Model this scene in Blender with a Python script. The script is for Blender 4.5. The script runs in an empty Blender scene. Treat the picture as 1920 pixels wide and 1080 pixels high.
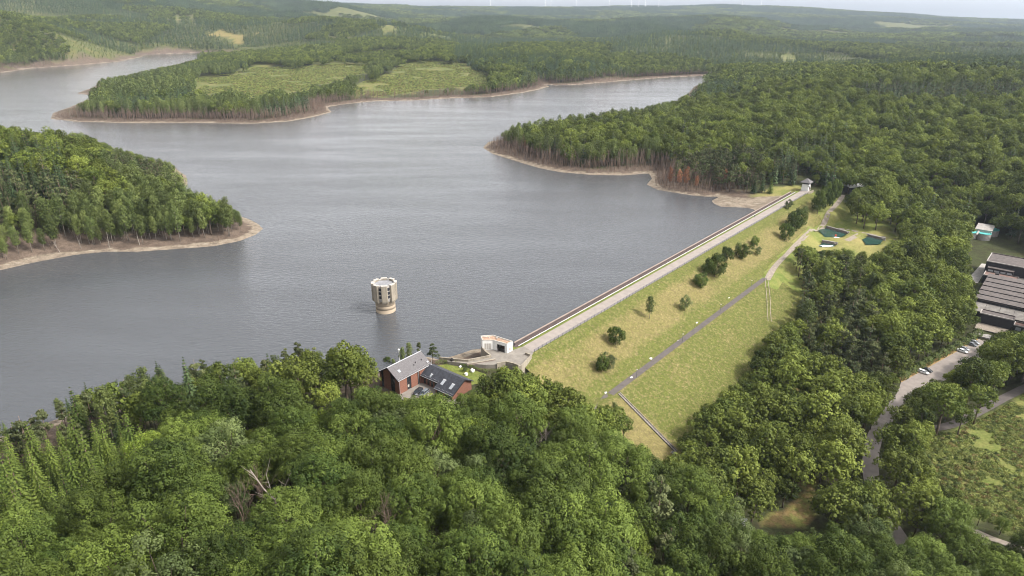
import bpy, bmesh, math, random
import numpy as np
from mathutils import Vector, Matrix

# ------------------------------------------------------------------ camera, light, exposure
scene = bpy.context.scene
col = scene.collection
R = math.radians
FPX, HROW, CAM_Z = 1280.0, 20.0, 126.0            # focal length and horizon row of the 1920 x 1080 photograph, eye height over the lake
PITCH = math.atan((540 - HROW) / FPX)
cam = bpy.data.cameras.new('camera')
cam.sensor_width = 36.0
cam.lens = 36.0 * FPX / 1920
cam.clip_start, cam.clip_end = 1.0, 60000
camo = bpy.data.objects.new('camera', cam)
col.objects.link(camo)
camo.location = (0, 0, CAM_Z)
camo.rotation_euler = (math.pi / 2 - PITCH, 0, 0)
scene.camera = camo

SUN_EL, SUN_AZ = 48.0, 108.0                       # azimuth clockwise from +Y
world = bpy.data.worlds.new('World')
scene.world = world
world.use_nodes = True
wn, wl = world.node_tree.nodes, world.node_tree.links
wn.clear()
sky = wn.new('ShaderNodeTexSky'); sky.sky_type = 'NISHITA'; sky.sun_disc = False
sky.sun_elevation = R(SUN_EL); sky.sun_rotation = R(SUN_AZ)
sky.air_density = 1.0; sky.dust_density = 3.0; sky.ozone_density = 1.0
bw = wn.new('ShaderNodeRGBToBW')
wtc = wn.new('ShaderNodeTexCoord')
wmap = wn.new('ShaderNodeMapping'); wmap.inputs['Scale'].default_value = (1.0, 1.0, 3.0)
wno = wn.new('ShaderNodeTexNoise'); wno.inputs['Scale'].default_value = 1.6; wno.inputs['Detail'].default_value = 6
wcr = wn.new('ShaderNodeMapRange')
wcr.inputs['From Min'].default_value = 0.35; wcr.inputs['From Max'].default_value = 0.65
wcr.inputs['To Min'].default_value = 5.0; wcr.inputs['To Max'].default_value = 7.0
wcl = wn.new('ShaderNodeVectorMath'); wcl.operation = 'SCALE'
wmix = wn.new('ShaderNodeMix'); wmix.data_type = 'RGBA'; wmix.inputs['Factor'].default_value = 0.80
wbg = wn.new('ShaderNodeBackground'); wbg.inputs['Strength'].default_value = 0.11
wout = wn.new('ShaderNodeOutputWorld')
wtint = wn.new('ShaderNodeVectorMath'); wtint.operation = 'MULTIPLY'; wtint.inputs[1].default_value = (1.0, 0.99, 1.0)
wl.new(sky.outputs['Color'], bw.inputs['Color'])
wl.new(wtc.outputs['Generated'], wmap.inputs['Vector'])
wl.new(wmap.outputs['Vector'], wno.inputs['Vector'])
wl.new(wno.outputs['Fac'], wcr.inputs['Value'])
wl.new(bw.outputs['Val'], wcl.inputs[0]); wl.new(wcr.outputs['Result'], wcl.inputs['Scale'])
wl.new(wcl.outputs['Vector'], wtint.inputs[0])
wl.new(sky.outputs['Color'], wmix.inputs['A']); wl.new(wtint.outputs['Vector'], wmix.inputs['B'])
wl.new(wmix.outputs['Result'], wbg.inputs['Color'])
wl.new(wbg.outputs['Background'], wout.inputs['Surface'])

sun = bpy.data.lights.new('sun', 'SUN')
sun.energy = 5.0
sun.angle = R(4.0)
sun.color = (1.0, 0.94, 0.84)
suno = bpy.data.objects.new('sun', sun)
col.objects.link(suno)
sd = Vector((math.sin(R(SUN_AZ)) * math.cos(R(SUN_EL)), math.cos(R(SUN_AZ)) * math.cos(R(SUN_EL)), math.sin(R(SUN_EL))))
suno.rotation_euler = sd.to_track_quat('Z', 'Y').to_euler()

vs = scene.view_settings
vs.view_transform = 'Standard'; vs.look = 'None'; vs.gamma = 1.0; vs.use_curve_mapping = False
vs.exposure = -0.06
cy = scene.cycles
cy.use_denoising = True
cy.filter_width = 1.0
cy.max_bounces = 5; cy.diffuse_bounces = 3; cy.glossy_bounces = 2; cy.transmission_bounces = 3
cy.volume_bounces = 0; cy.transparent_max_bounces = 4
cy.caustics_reflective = False; cy.caustics_refractive = False

rng = np.random.default_rng(7)
random.seed(7)

# ------------------------------------------------------------------ survey helpers (photo pixel <-> place)
CP, SP = math.cos(PITCH), math.sin(PITCH)

def un(px, py, z):
    """point of the place at height z that the photograph shows at (px, py)"""
    x = (px - 960) / FPX; y = (540 - py) / FPX
    t = (z - CAM_Z) / (-SP + y * CP)
    return Vector((x * t, (CP + y * SP) * t, z))

def pr(X, Y, Z):
    Z = Z - CAM_Z
    d = Y * CP - Z * SP
    d = np.where(d < 1, 1, d)
    u = Y * SP + Z * CP
    return 960 + FPX * X / d, 540 - FPX * u / d, d

def inpoly(px, py, poly):
    poly = np.asarray(poly, float)
    c = np.zeros(np.shape(px), bool)
    x0, y0 = poly[-1]
    for x1, y1 in poly:
        with np.errstate(divide='ignore', invalid='ignore'):
            k = ((y1 > py) != (y0 > py)) & (px < (x0 - x1) * (py - y1) / (y0 - y1) + x1)
        c ^= k
        x0, y0 = x1, y1
    return c

def seg_dist(px, py, line, closed=False):
    line = np.asarray(line, float)
    best = np.full(np.shape(px), 1e18)
    n = len(line)
    for i in range(n if closed else n - 1):
        ax, ay = line[i][:2]; bx, by = line[(i + 1) % n][:2]
        dx, dy = bx - ax, by - ay
        L = dx * dx + dy * dy + 1e-9
        t = np.clip(((px - ax) * dx + (py - ay) * dy) / L, 0, 1)
        best = np.minimum(best, (px - ax - t * dx) ** 2 + (py - ay - t * dy) ** 2)
    return np.sqrt(best)

def sstep(a, b, x):
    t = np.clip((x - a) / (b - a), 0, 1)
    return t * t * (3 - 2 * t)

_perm = np.random.default_rng(3).permutation(256)
def vnoise(x, y, seed=0):
    xi = np.floor(x).astype(int); yi = np.floor(y).astype(int)
    xf = x - xi; yf = y - yi
    def h(i, j):
        return _perm[(_perm[(i + seed * 37) & 255] + j) & 255] / 255.0
    u = xf * xf * (3 - 2 * xf); v = yf * yf * (3 - 2 * yf)
    return (h(xi, yi) * (1 - u) + h(xi + 1, yi) * u) * (1 - v) + (h(xi, yi + 1) * (1 - u) + h(xi + 1, yi + 1) * u) * v

def fbm(x, y, seed=0, octv=4):
    s = 0; a = 0.5
    for o in range(octv):
        s = s + a * vnoise(x, y, seed + o); x = x * 2.03 + 11.3; y = y * 2.03 + 5.7; a *= 0.5
    return s / (1 - 0.5 ** octv)

# ------------------------------------------------------------------ the dam's own axes
DA = un(1000, 661, 5.5); DB = un(1515, 362, 5.5)
DL = (DB - DA).length
DD = (DB - DA).normalized()
DN = Vector((DD.y, -DD.x, 0))                     # points down the grass side
def D(t, s, z=0.0):
    p = DA + DD * t + DN * s
    return Vector((p.x, p.y, z))
def dam_ts(x, y):
    return (x - DA.x) * DD.x + (y - DA.y) * DD.y, (x - DA.x) * DN.x + (y - DA.y) * DN.y
DAM_S = [-60, -17.0, -9.2, 0.2, 26.0, 29.6, 66.0, 90.0]
DAM_Z = [-19.0, -0.1, 5.5, 5.5, -7.6, -7.75, -24.5, -26.5]
def dam_z(s):
    return np.interp(s, DAM_S, DAM_Z)

# ------------------------------------------------------------------ shoreline and heights
SHORE_PX = [  # water line round the reservoir, z = 0
    (-900, 868), (-300, 842), (0, 820), (130, 778), (250, 748), (380, 730), (500, 712), (640, 703), (720, 697), (760, 690),
    (800, 682), (832, 672), (860, 664), (880, 657), (895, 652), (925, 655), (962, 652), (1284, 474), (1425, 402),
    (1410, 391), (1390, 389), (1352, 388), (1336, 381), (1334, 376), (1350, 368), (1330, 369), (1300, 367), (1270, 362), (1232, 356),
    (1212, 346), (1222, 335), (1216, 325), (1170, 329), (1110, 328), (1050, 323), (1010, 315), (960, 300), (922, 288),
    (905, 277), (915, 266), (960, 258), (1050, 244), (1150, 227), (1230, 211), (1285, 190), (1288, 178), (1302, 162), (1352, 141),
    (1300, 143), (1255, 145), (1200, 149), (1130, 155), (1080, 159), (1040, 160), (1020, 158), (1030, 162), (1010, 168), (980, 174), (920, 182),
    (850, 184), (780, 188), (700, 190), (640, 196), (614, 201), (622, 210), (590, 219), (540, 228), (470, 232), (400, 231),
    (330, 230), (250, 231), (140, 228), (94, 223), (98, 212), (130, 201), (178, 180), (143, 175), (165, 167), (200, 160),
    (300, 138), (345, 124), (375, 111), (420, 104), (440, 99), (365, 99), (280, 102), (271, 104), (265, 107), (220, 116),
    (150, 122), (60, 128), (0, 137), (-150, 150), (-500, 165), (-700, 200), (-420, 262), (-200, 276), (0, 286), (100, 288), (200, 300),
    (270, 312), (330, 316), (350, 330), (353, 345), (340, 355), (330, 366), (370, 382), (430, 398), (468, 411), (485, 420), (494, 429), (480, 440),
    (450, 452), (400, 462), (330, 467), (260, 472), (200, 472), (140, 478), (60, 493), (0, 507), (-300, 560), (-900, 690)]
SHORE = [tuple(un(px, py, 0)[:2]) for px, py in SHORE_PX]

CTRL = [  # (px, py, height there, height of the canopy over the ground)
    # near bank, hill under the camera
    (0, 800, 19, 17), (150, 780, 22, 17), (300, 740, 22, 17), (0, 900, 32, 17), (0, 1000, 42, 17), (0, 1150, 52, 17), (250, 900, 33, 17), (250, 1080, 48, 17),
    (460, 770, 7, 0), (450, 850, 28, 17), (600, 700, 22, 17), (600, 900, 34, 17), (640, 1080, 45, 17), (640, 790, 24, 17), (760, 738, 4.4, 0), (850, 752, 4.2, 0), (800, 728, 4.4, 0),
    (725, 700, 4.6, 0), (860, 690, 4.6, 0), (930, 672, 5.5, 0), (890, 700, 4.8, 0), (900, 800, 25, 17), (900, 1000, 36, 17), (850, 900, 31, 17), (1000, 740, 19, 17),
    (1100, 800, 14, 17), (1100, 950, 25, 17), (1000, 1100, 36, 17), (1250, 1000, 11, 17), (1200, 880, 4, 17), (1300, 1100, 15, 17), (960, 1500, 52, 17), (300, 1500, 62, 17),
    # left abutment and dam toe
    (1020, 705, -3, 0), (1090, 740, -7, 0), (1140, 760, -9.6, 0), (1180, 800, -15, 0), (1230, 850, -21, 0), (1265, 862, -23.5, 0), (1280, 900, -24, 0),
    (1370, 975, -24, 0), (1440, 985, -24, 0), (1510, 930, -24, 0), (1300, 820, -25, 0), (1450, 700, -25, 0), (1520, 600, -22, 0), (1560, 540, -18, 0),
    (1600, 700, -23, 0), (1450, 560, -18, 0), (1500, 510, -11, 0), (1600, 620, -22, 0), (1400, 850, -25, 0), (1700, 600, -20, 0), (1740, 560, -17, 0), (1700, 520, -13, 0),
    # valley on the right
    (1733, 697, -20, 0), (1804, 657, -20, 0), (1835, 640, -20, 0), (1690, 745, -20.5, 0), (1640, 850, -22, 0), (1625, 900, -23, 0), (1690, 1010, -25, 0),
    (1780, 1000, -20, 0), (1900, 1030, -16, 0), (1750, 850, -18, 0), (1850, 880, -15, 0), (1920, 800, -14, 0), (1920, 950, -14, 0), (2100, 850, -10, 0), (1880, 745, -15, 0), (1600, 1100, -24, 0), (1900, 1200, -15, 0), (2200, 1050, -8, 0),
    (1830, 530, -18, 0), (1908, 487, -18, 0), (1845, 600, -18.5, 0), (1835, 430, -17, 0), (2000, 600, -17, 0), (2100, 520, -12, 0), (1960, 690, -15, 0), (1800, 470, -16, 0),
    (1560, 440, -8, 0), (1640, 452, -8, 0), (1540, 458, -8, 0), (1600, 425, -7, 0), (1690, 455, -9, 0), (1440, 520, -8, 0), (1475, 475, -6.5, 0), (1520, 432, -4, 0), (1580, 370, 2, 0),
    (1600, 355, 3, 0), (1515, 357, 5.5, 0), (1540, 352, 6, 0), (1500, 350, 5, 0), (1430, 362, 3, 0), (1380, 372, 1.5, 0), (1640, 390, -2, 0), (1720, 400, -8, 0), (1800, 400, -12, 0),
    # wooded hill behind the dam
    (1450, 300, 25, 18), (1600, 310, 24, 18), (1800, 330, 14, 18), (1950, 350, 14, 18), (1300, 300, 23, 18), (1100, 280, 22, 18), (1000, 265, 21, 18), (1200, 240, 26, 18), (1450, 230, 30, 18), (1700, 240, 32, 18), (1950, 250, 32, 18),
    (1350, 195, 26, 18), (1600, 180, 40, 18), (1850, 180, 44, 18), (2100, 190, 46, 18), (1400, 165, 36, 18), (1600, 130, 54, 20), (1750, 112, 62, 20), (1920, 108, 62, 20), (2200, 108, 60, 20), (1480, 142, 46, 20),
    # left peninsula
    (0, 235, 52, 20), (100, 240, 44, 20), (200, 280, 34, 20), (300, 308, 24, 18), (0, 330, 40, 18), (150, 340, 32, 18), (250, 360, 25, 18), (0, 420, 24, 18), (200, 420, 21, 18), (330, 400, 20, 18), (400, 405, 19, 17), (-300, 260, 62, 20), (-300, 420, 44, 20),
    # peninsula with the clearing
    (250, 195, 19, 17), (450, 200, 20, 18), (560, 185, 22, 18), (300, 165, 24, 18), (400, 150, 8, 0), (550, 140, 11, 0), (650, 128, 14, 0), (600, 165, 9, 0),
    (750, 150, 9, 0), (800, 122, 16, 0), (870, 140, 9, 0), (950, 150, 20, 18), (600, 98, 40, 18), (450, 100, 34, 18), (750, 85, 44, 18), (900, 95, 42, 18),
    (1050, 110, 38, 18), (1150, 120, 32, 18), (1250, 115, 36, 18), (1350, 115, 36, 18)]
CTRL_D = [  # far hills: (px, py, distance along the view, canopy) -> height follows
    (0, 22, 1750, 18), (-200, 0, 1750, 18), (100, 48, 1720, 18), (200, 82, 1690, 18), (60, 90, 1560, 18), (-200, 80, 1550, 18), (150, 15, 2700, 18), (300, 25, 2700, 18), (300, 70, 2150, 18),
    (420, 72, 2150, 0), (450, 40, 2500, 18), (560, 60, 2300, 18), (600, 46, 2900, 18), (620, 22, 3600, 18), (300, 3, 3600, 18), (500, 4, 4000, 18), (640, 12, 3900, 18), (0, -10, 3500, 18),
    (700, 55, 2500, 18), (780, 62, 2900, 18), (800, 34, 4000, 18), (740, 20, 4200, 18), (850, 60, 2300, 18), (850, 34, 5000, 18), (1000, 70, 2100, 18), (1000, 68, 2800, 18), (1000, 40, 3900, 18), (1000, 36, 5000, 18),
    (1200, 80, 2000, 18), (1200, 72, 2700, 18), (1200, 42, 3900, 18), (1200, 37, 5000, 18), (1400, 85, 2000, 18), (1400, 74, 2800, 18), (1400, 46, 3900, 18), (1400, 38, 5000, 18), (1500, 100, 1750, 18), (1480, 118, 1600, 18),
    (1600, 72, 2400, 18), (1600, 78, 3100, 18), (1600, 42, 4300, 18), (1800, 80, 2800, 18), (1800, 55, 4200, 18), (1950, 85, 3000, 18), (1950, 62, 4200, 18), (2200, 80, 3500, 18),
    (640, 5, 6500, 18), (800, 11, 6800, 18), (960, 12, 7000, 18), (1100, 13, 7000, 18), (1230, 11, 7000, 18), (1370, 7, 7300, 18), (1480, 12, 7300, 18), (1600, 22, 7300, 18), (1750, 33, 7300, 18), (1920, 45, 7300, 18), (2300, 60, 7300, 18),
    (300, -12, 6500, 18), (-300, -20, 6500, 18), (640, 30, 9000, 0), (1000, 28, 9300, 0), (1400, 28, 9300, 0), (1900, 60, 9300, 0), (0, 20, 9000, 0)]
pts = []
for px, py, z, ch in CTRL:
    p = un(px, py, z); pts.append((p.x, p.y, z - ch))
for px, py, dist, ch in CTRL_D:
    x = (px - 960) / FPX; y = (540 - py) / FPX
    pts.append((x * dist, (CP + y * SP) * dist, CAM_Z + (-SP + y * CP) * dist - ch))
for i in range(len(SHORE)):
    a = SHORE[i]
    if not 15 <= i <= 18:
        pts.append((a[0], a[1], 0.6))
for t in (20, 70, 120, 170):                       # natural valley under the dam
    for s, z in ((-30, -16), (0, -16), (30, -19), (60, -26 if t < 140 else -24)):
        p = D(t, s); pts.append((p.x, p.y, z - 1.5))
for t in (215, 260): 
    p = D(t, 5); pts.append((p.x, p.y, -6)); p = D(t, 20); pts.append((p.x, p.y, -6.5))
PT = np.array(pts)
def _phi(a, b):
    return np.sqrt(((a[:, None, :] - b[None, :, :]) ** 2).sum(-1) + 9.0)
_n = len(PT)
_A = np.zeros((_n + 3, _n + 3))
_A[:_n, :_n] = _phi(PT[:, :2], PT[:, :2]) - np.eye(_n) * 4.0
_A[:_n, _n] = 1; _A[:_n, _n + 1:] = PT[:, :2] / 1000
_A[_n:, :_n] = _A[:_n, _n:].T
_W = np.linalg.lstsq(_A, np.concatenate([PT[:, 2], np.zeros(3)]), rcond=None)[0]
def rbf(x, y):
    q = np.stack([x.ravel(), y.ravel()], 1)
    out = np.empty(len(q))
    for i in range(0, len(q), 20000):
        c = q[i:i + 20000]
        out[i:i + 20000] = _phi(c, PT[:, :2]) @ _W[:_n] + _W[_n] + c @ _W[_n + 1:] / 1000
    return out.reshape(x.shape)

def axis(segs):
    out = [segs[0][0]]
    for a, b, st0, st1 in segs:
        while out[-1] < b - 1e-6:
            k = (out[-1] - a) / (b - a)
            out.append(min(b, out[-1] + st0 + (st1 - st0) * max(0, k)))
    return np.array(out)
GX = axis([(-7500, -1600, 300, 24), (-1600, -420, 14, 9), (-420, -200, 8, 4), (-200, 360, 4, 4), (360, 900, 4, 12), (900, 7500, 14, 320)])
GY = axis([(-60, 40, 20, 6), (40, 520, 4, 4), (520, 1700, 5, 11), (1700, 2600, 12, 26), (2600, 9800, 30, 220)])
MX, MY = np.meshgrid(GX, GY, indexing='ij')
SD = seg_dist(MX, MY, SHORE, True)
SD = np.where(inpoly(MX, MY, SHORE), -SD, SD)      # > 0 on land
T_, S_ = dam_ts(MX, MY)
HN = rbf(MX, MY)
far = sstep(900, 2500, np.hypot(MX, MY))
HN = HN + (fbm(MX / 420, MY / 420, 5) - 0.5) * 24 * far * sstep(60, 400, SD) + (fbm(MX / 640 + 3, MY / 800 + 9, 15, 3) - 0.5) * 140 * sstep(1900, 2700, MY) * (1 - 0.7 * sstep(4200, 6500, MY)) * sstep(60, 500, SD) + (fbm(MX / 22, MY / 22, 9) - 0.5) * 1.6 * sstep(8, 30, SD) * sstep(10, 30, abs(S_ - 20))
upstream = S_ < -14
land = np.where(upstream | (SD > 0) & (S_ < 400), HN, HN)
wshore = sstep(4, 38, SD)
low = np.minimum(SD * 0.16, 3.0)
H = np.where(SD > 0, low * (1 - wshore) + np.maximum(HN, 1.2 if True else 0) * wshore, np.maximum(SD * 0.22, -9))
valley = ((S_ > -12) & (T_ > -40) | (MX > 190) & (MY < 500) & (S_ > -30)) & (SD > 0)
H = np.where(valley, np.where(S_ < 6, np.minimum(HN, H), HN), H)
indam = (T_ > -30) & (T_ < DL + 12) & (S_ > -60) & (S_ < 90)
dz = dam_z(S_) - 0.35
H = np.where(indam & (T_ > 0), np.maximum(np.minimum(H, np.where((T_ < 260) & (S_ < 30), dz, 99)), np.where(S_ < 62, dz, -99)), H)

def hgt(x, y):
    x = np.asarray(x, float); y = np.asarray(y, float)
    return interp(H, x, y)
def interp(A, x, y):
    i = np.clip(np.searchsorted(GX, x) - 1, 0, len(GX) - 2); j = np.clip(np.searchsorted(GY, y) - 1, 0, len(GY) - 2)
    u = np.clip((x - GX[i]) / (GX[i + 1] - GX[i]), 0, 1); v = np.clip((y - GY[j]) / (GY[j + 1] - GY[j]), 0, 1)
    return (A[i, j] * (1 - u) + A[i + 1, j] * u) * (1 - v) + (A[i, j + 1] * (1 - u) + A[i + 1, j + 1] * u) * v

def flatten(poly, z, margin=5.0):
    global H
    d = seg_dist(MX, MY, poly, True)
    d = np.where(inpoly(MX, MY, poly), 0, d)
    w = 1 - sstep(0.5, margin, d)
    H = H * (1 - w) + z * w

def grade_road(line, width, margin=6.0):
    """cut and fill the ground along a road: line holds (x, y, z)"""
    global H
    L = np.array([tuple(p) for p in line])
    best = np.full(MX.shape, 1e9); zz = np.zeros(MX.shape)
    for a, b in zip(L[:-1], L[1:]):
        d = b[:2] - a[:2]; k = np.clip(((MX - a[0]) * d[0] + (MY - a[1]) * d[1]) / (d @ d), 0, 1)
        q = np.hypot(MX - a[0] - k * d[0], MY - a[1] - k * d[1])
        m = q < best
        best = np.where(m, q, best); zz = np.where(m, a[2] + k * (b[2] - a[2]), zz)
    w = 1 - sstep(width / 2 + 0.5, width / 2 + margin, best)
    H = H * (1 - w) + zz * w

def P(px, py):
    """ground point seen at a pixel (march along the sight line)"""
    x = (px - 960) / FPX; y = (540 - py) / FPX
    ts = np.linspace(60, 1600, 6000)
    X, Y, Z = x * ts, (CP + y * SP) * ts, CAM_Z + (-SP + y * CP) * ts
    g = hgt(X, Y)
    k = int(np.argmax(Z < g))
    return Vector((X[k], Y[k], g[k]))
def ground(x, y):
    return float(hgt(np.array([x]), np.array([y]))[0])

# --- level ground for house, works, car park and roads
HU = Vector((0.626, 0.78, 0)); HV = Vector((0.78, -0.626, 0))   # axes of the brick house
flatten([un(700, 720, 4.4)[:2], un(790, 668, 4.4)[:2], un(850, 690, 4.4)[:2], un(905, 706, 4.4)[:2], un(868, 760, 4.2)[:2], un(790, 770, 4.2)[:2]], 4.35, 7)
WORKS = [un(1812, 470, -18), un(1832, 425, -18), un(1925, 470, -18), un(2060, 520, -18), un(2030, 618, -18), un(1836, 622, -18), un(1822, 540, -18)]
flatten([p[:2] for p in WORKS], -18.0, 10)
LOT = [un(px, py, -20) for px, py in ((1668, 772), (1690, 715), (1752, 682), (1835, 636), (1862, 640), (1845, 668), (1790, 712), (1735, 738), (1700, 758), (1675, 790))]
flatten([p[:2] for p in LOT], -20.0, 8)
ROADLINE = [un(1700, 735, -20), un(1668, 775, -20.3), un(1642, 812, -21), un(1632, 850, -22), un(1632, 895, -23), un(1648, 950, -24), un(1690, 1015, -25), un(1740, 1080, -26), un(1800, 1160, -26)]
grade_road(ROADLINE, 6, 7)
TRACK_R = [un(1700, 800, -16), un(1770, 805, -16), un(1840, 770, -15.5), un(1890, 742, -15), un(1960, 710, -14)]
grade_road(TRACK_R, 4, 6)
TRACK_B = [un(1790, 975, -18), un(1830, 998, -17), un(1880, 1018, -16), un(1940, 1036, -15.5)]
grade_road(TRACK_B, 3, 5)
GRAVEL = [un(1444, 600, -17), un(1440, 560, -12.5), un(1438, 525, -8.0), un(1452, 500, -7), un(1476, 476, -6.3), un(1500, 452, -5.2), un(1530, 422, -3.4), un(1556, 396, -1), un(1574, 378, 0.8), un(1580, 366, 2.0)]
grade_road(GRAVEL[2:], 4.5, 6)
LANE = [un(400, 800, 8), un(440, 780, 7.5), un(470, 768, 7), un(500, 757, 6.5), un(560, 752, 6)]
grade_road(LANE, 5, 6)
PONDS = [[(1528, 428), (1548, 424), (1597, 437), (1578, 447), (1545, 446)], [(1612, 447), (1627, 440), (1662, 448), (1654, 458), (1622, 459)], [(1532, 459), (1542, 452), (1571, 457), (1565, 462), (1540, 464)]]
PONDW = []
for q in PONDS:
    q = [un(px, py, -8.4) for px, py in q]; m_ = sum(q, Vector()) / len(q); PONDW.append([m_ + (p - m_) * 0.74 for p in q])
for q in PONDW:
    cx = sum(p.x for p in q) / len(q); cy_ = sum(p.y for p in q) / len(q)
    flatten([(cx + (p.x - cx) * 1.7, cy_ + (p.y - cy_) * 1.7) for p in q], -8.0, 5)
for q in PONDW:
    flatten([p[:2] for p in q], -10.5, 2.5)

# ------------------------------------------------------------------ materials
MATS = {}
def nt(name):
    m = bpy.data.materials.new(name); m.use_nodes = True
    MATS[name] = m
    n = m.node_tree.nodes
    return m, n, m.node_tree.links, n['Principled BSDF']

def mat(name, rgb, rough=0.75, var=0.25, scale=2.0, metal=0.0, bump=0.0, spec=0.3, scale2=None, coords='Object', stretch=None):
    """plain surface with two octaves of colour wear and fine relief"""
    m, n, l, b = nt(name)
    tc = n.new('ShaderNodeTexCoord'); src = tc.outputs[coords]
    if stretch:
        mp = n.new('ShaderNodeMapping'); mp.inputs['Scale'].default_value = stretch; l.new(src, mp.inputs['Vector']); src = mp.outputs['Vector']
    no = n.new('ShaderNodeTexNoise'); no.inputs['Scale'].default_value = scale; no.inputs['Detail'].default_value = 8; no.inputs['Roughness'].default_value = 0.65
    l.new(src, no.inputs['Vector'])
    mr = n.new('ShaderNodeMapRange'); mr.inputs['From Min'].default_value = 0.3; mr.inputs['From Max'].default_value = 0.7
    mr.inputs['To Min'].default_value = 1 - var; mr.inputs['To Max'].default_value = 1 + var
    l.new(no.outputs['Fac'], mr.inputs['Value'])
    vm = n.new('ShaderNodeVectorMath'); vm.operation = 'SCALE'; vm.inputs[0].default_value = rgb
    l.new(mr.outputs['Result'], vm.inputs['Scale'])
    l.new(vm.outputs['Vector'], b.inputs['Base Color'])
    b.inputs['Roughness'].default_value = rough; b.inputs['Metallic'].default_value = metal
    b.inputs['Specular IOR Level'].default_value = spec
    if bump:
        bp = n.new('ShaderNodeBump'); bp.inputs['Strength'].default_value = bump; bp.inputs['Distance'].default_value = 0.1
        l.new(no.outputs['Fac'], bp.inputs['Height']); l.new(bp.outputs['Normal'], b.inputs['Normal'])
    return m

mat('concrete_pale', (0.235, 0.205, 0.160), 0.85, 0.3, 0.9, stretch=(1, 1, 0.25), bump=0.2)
mat('concrete_shaft', (0.27, 0.218, 0.158), 0.85, 0.34, 0.5, stretch=(0.15, 0.15, 2.6), bump=0.2)
mat('concrete_grey', (0.30, 0.28, 0.26), 0.9, 0.3, 0.7, bump=0.2)
mat('white_wall', (0.66, 0.65, 0.62), 0.8, 0.10, 0.8, stretch=(1, 1, 0.3))
mat('white_trim', (0.36, 0.335, 0.30), 0.7, 0.12, 2)
mat('flat_roof', (0.30, 0.20, 0.14), 0.9, 0.5, 0.7, bump=0.3)
mat('tower_roof', (0.20, 0.20, 0.21), 0.9, 0.35, 0.6, bump=0.2)
mat('dark_opening', (0.02, 0.02, 0.025), 0.4, 0.1)
mat('glass', (0.02, 0.025, 0.03), 0.08, 0.1, spec=0.6)
mat('sky_window', (0.30, 0.32, 0.34), 0.05, 0.05, spec=0.9)
mat('brick', (0.185, 0.085, 0.058), 0.85, 0.28, 3.0, bump=0.3)
mat('slate_grey', (0.105, 0.098, 0.100), 0.75, 0.22, 1.6, bump=0.25)
mat('slate_black', (0.035, 0.037, 0.045), 0.6, 0.5, 1.0, stretch=(1, 1, 1), bump=0.25)
mat('dark_timber', (0.022, 0.02, 0.02), 0.6, 0.3, 4)
mat('dark_green', (0.012, 0.03, 0.026), 0.5, 0.2, 4)
mat('zinc', (0.45, 0.45, 0.46), 0.5, 0.15, 3, metal=0.4)
mat('asphalt', (0.23, 0.200, 0.180), 0.9, 0.16, 0.35, bump=0.15, coords='Object')
mat('asphalt_dark', (0.088, 0.076, 0.070), 0.92, 0.22, 0.5, bump=0.15)
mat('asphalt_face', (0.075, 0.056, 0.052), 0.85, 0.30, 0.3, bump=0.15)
mat('sediment_face', (0.22, 0.175, 0.15), 0.9, 0.25, 0.4, bump=0.15)
mat('paving', (0.18, 0.162, 0.140), 0.9, 0.22, 0.6, bump=0.15)
mat('gravel', (0.225, 0.19, 0.155), 0.95, 0.35, 0.9, bump=0.3)
mat('verge', (0.27, 0.18, 0.075), 0.95, 0.35, 0.8, bump=0.3)
mat('stone', (0.155, 0.138, 0.125), 0.9, 0.55, 1.6, bump=0.6)
mat('white_stone', (0.72, 0.71, 0.69), 0.8, 0.15, 3)
mat('fence_metal', (0.085, 0.10, 0.125), 0.5, 0.15, 4, metal=0.3)
mat('galvanised', (0.55, 0.54, 0.53), 0.45, 0.12, 3, metal=0.5)
mat('trim_dark', (0.03, 0.028, 0.03), 0.6, 0.25, 2)
mat('hall_wall', (0.026, 0.024, 0.028), 0.6, 0.2, 1.5)
mat('hall_roof', (0.092, 0.078, 0.073), 0.9, 0.35, 0.5, bump=0.3)
mat('fibre_roof', (0.165, 0.152, 0.138), 0.85, 0.32, 0.5, bump=0.3)
mat('red_roof', (0.14, 0.09, 0.075), 0.9, 0.3, 0.8, bump=0.2)
mat('tank_water', (0.11, 0.42, 0.40), 0.25, 0.1, 0.6)
mat('foam', (0.85, 0.88, 0.88), 0.6, 0.08, 2)
mat('red_paint', (0.5, 0.06, 0.03), 0.5, 0.1)
mat('yellow_paint', (0.55, 0.38, 0.05), 0.6, 0.15)
mat('car_white', (0.78, 0.78, 0.77), 0.18, 0.03, spec=0.6)
mat('car_silver', (0.42, 0.43, 0.44), 0.2, 0.03, metal=0.6, spec=0.6)
mat('car_black', (0.02, 0.021, 0.024), 0.15, 0.05, spec=0.7)
mat('car_grey', (0.11, 0.12, 0.13), 0.15, 0.05, spec=0.7)
mat('rubber', (0.02, 0.02, 0.02), 0.9, 0.1)
mat('red_light', (0.35, 0.01, 0.01), 0.2, 0.05)
mat('skin', (0.45, 0.28, 0.2), 0.6, 0.05)
mat('cloth_dark', (0.025, 0.025, 0.03), 0.9, 0.2)
mat('cloth_blue', (0.06, 0.08, 0.14), 0.9, 0.2)
mat('bark', (0.10, 0.075, 0.055), 0.95, 0.35, 1.5, bump=0.4)
mat('bark_pale', (0.22, 0.195, 0.165), 0.9, 0.4, 1.2, stretch=(1, 1, 0.5), bump=0.3)
mat('bark_red', (0.15, 0.105, 0.080), 0.95, 0.3, 1.5, bump=0.3)
mat('deadwood', (0.235, 0.20, 0.17), 0.95, 0.25, 2, bump=0.3)
mat('turbine_white', (0.75, 0.75, 0.75), 0.5, 0.03)

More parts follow.
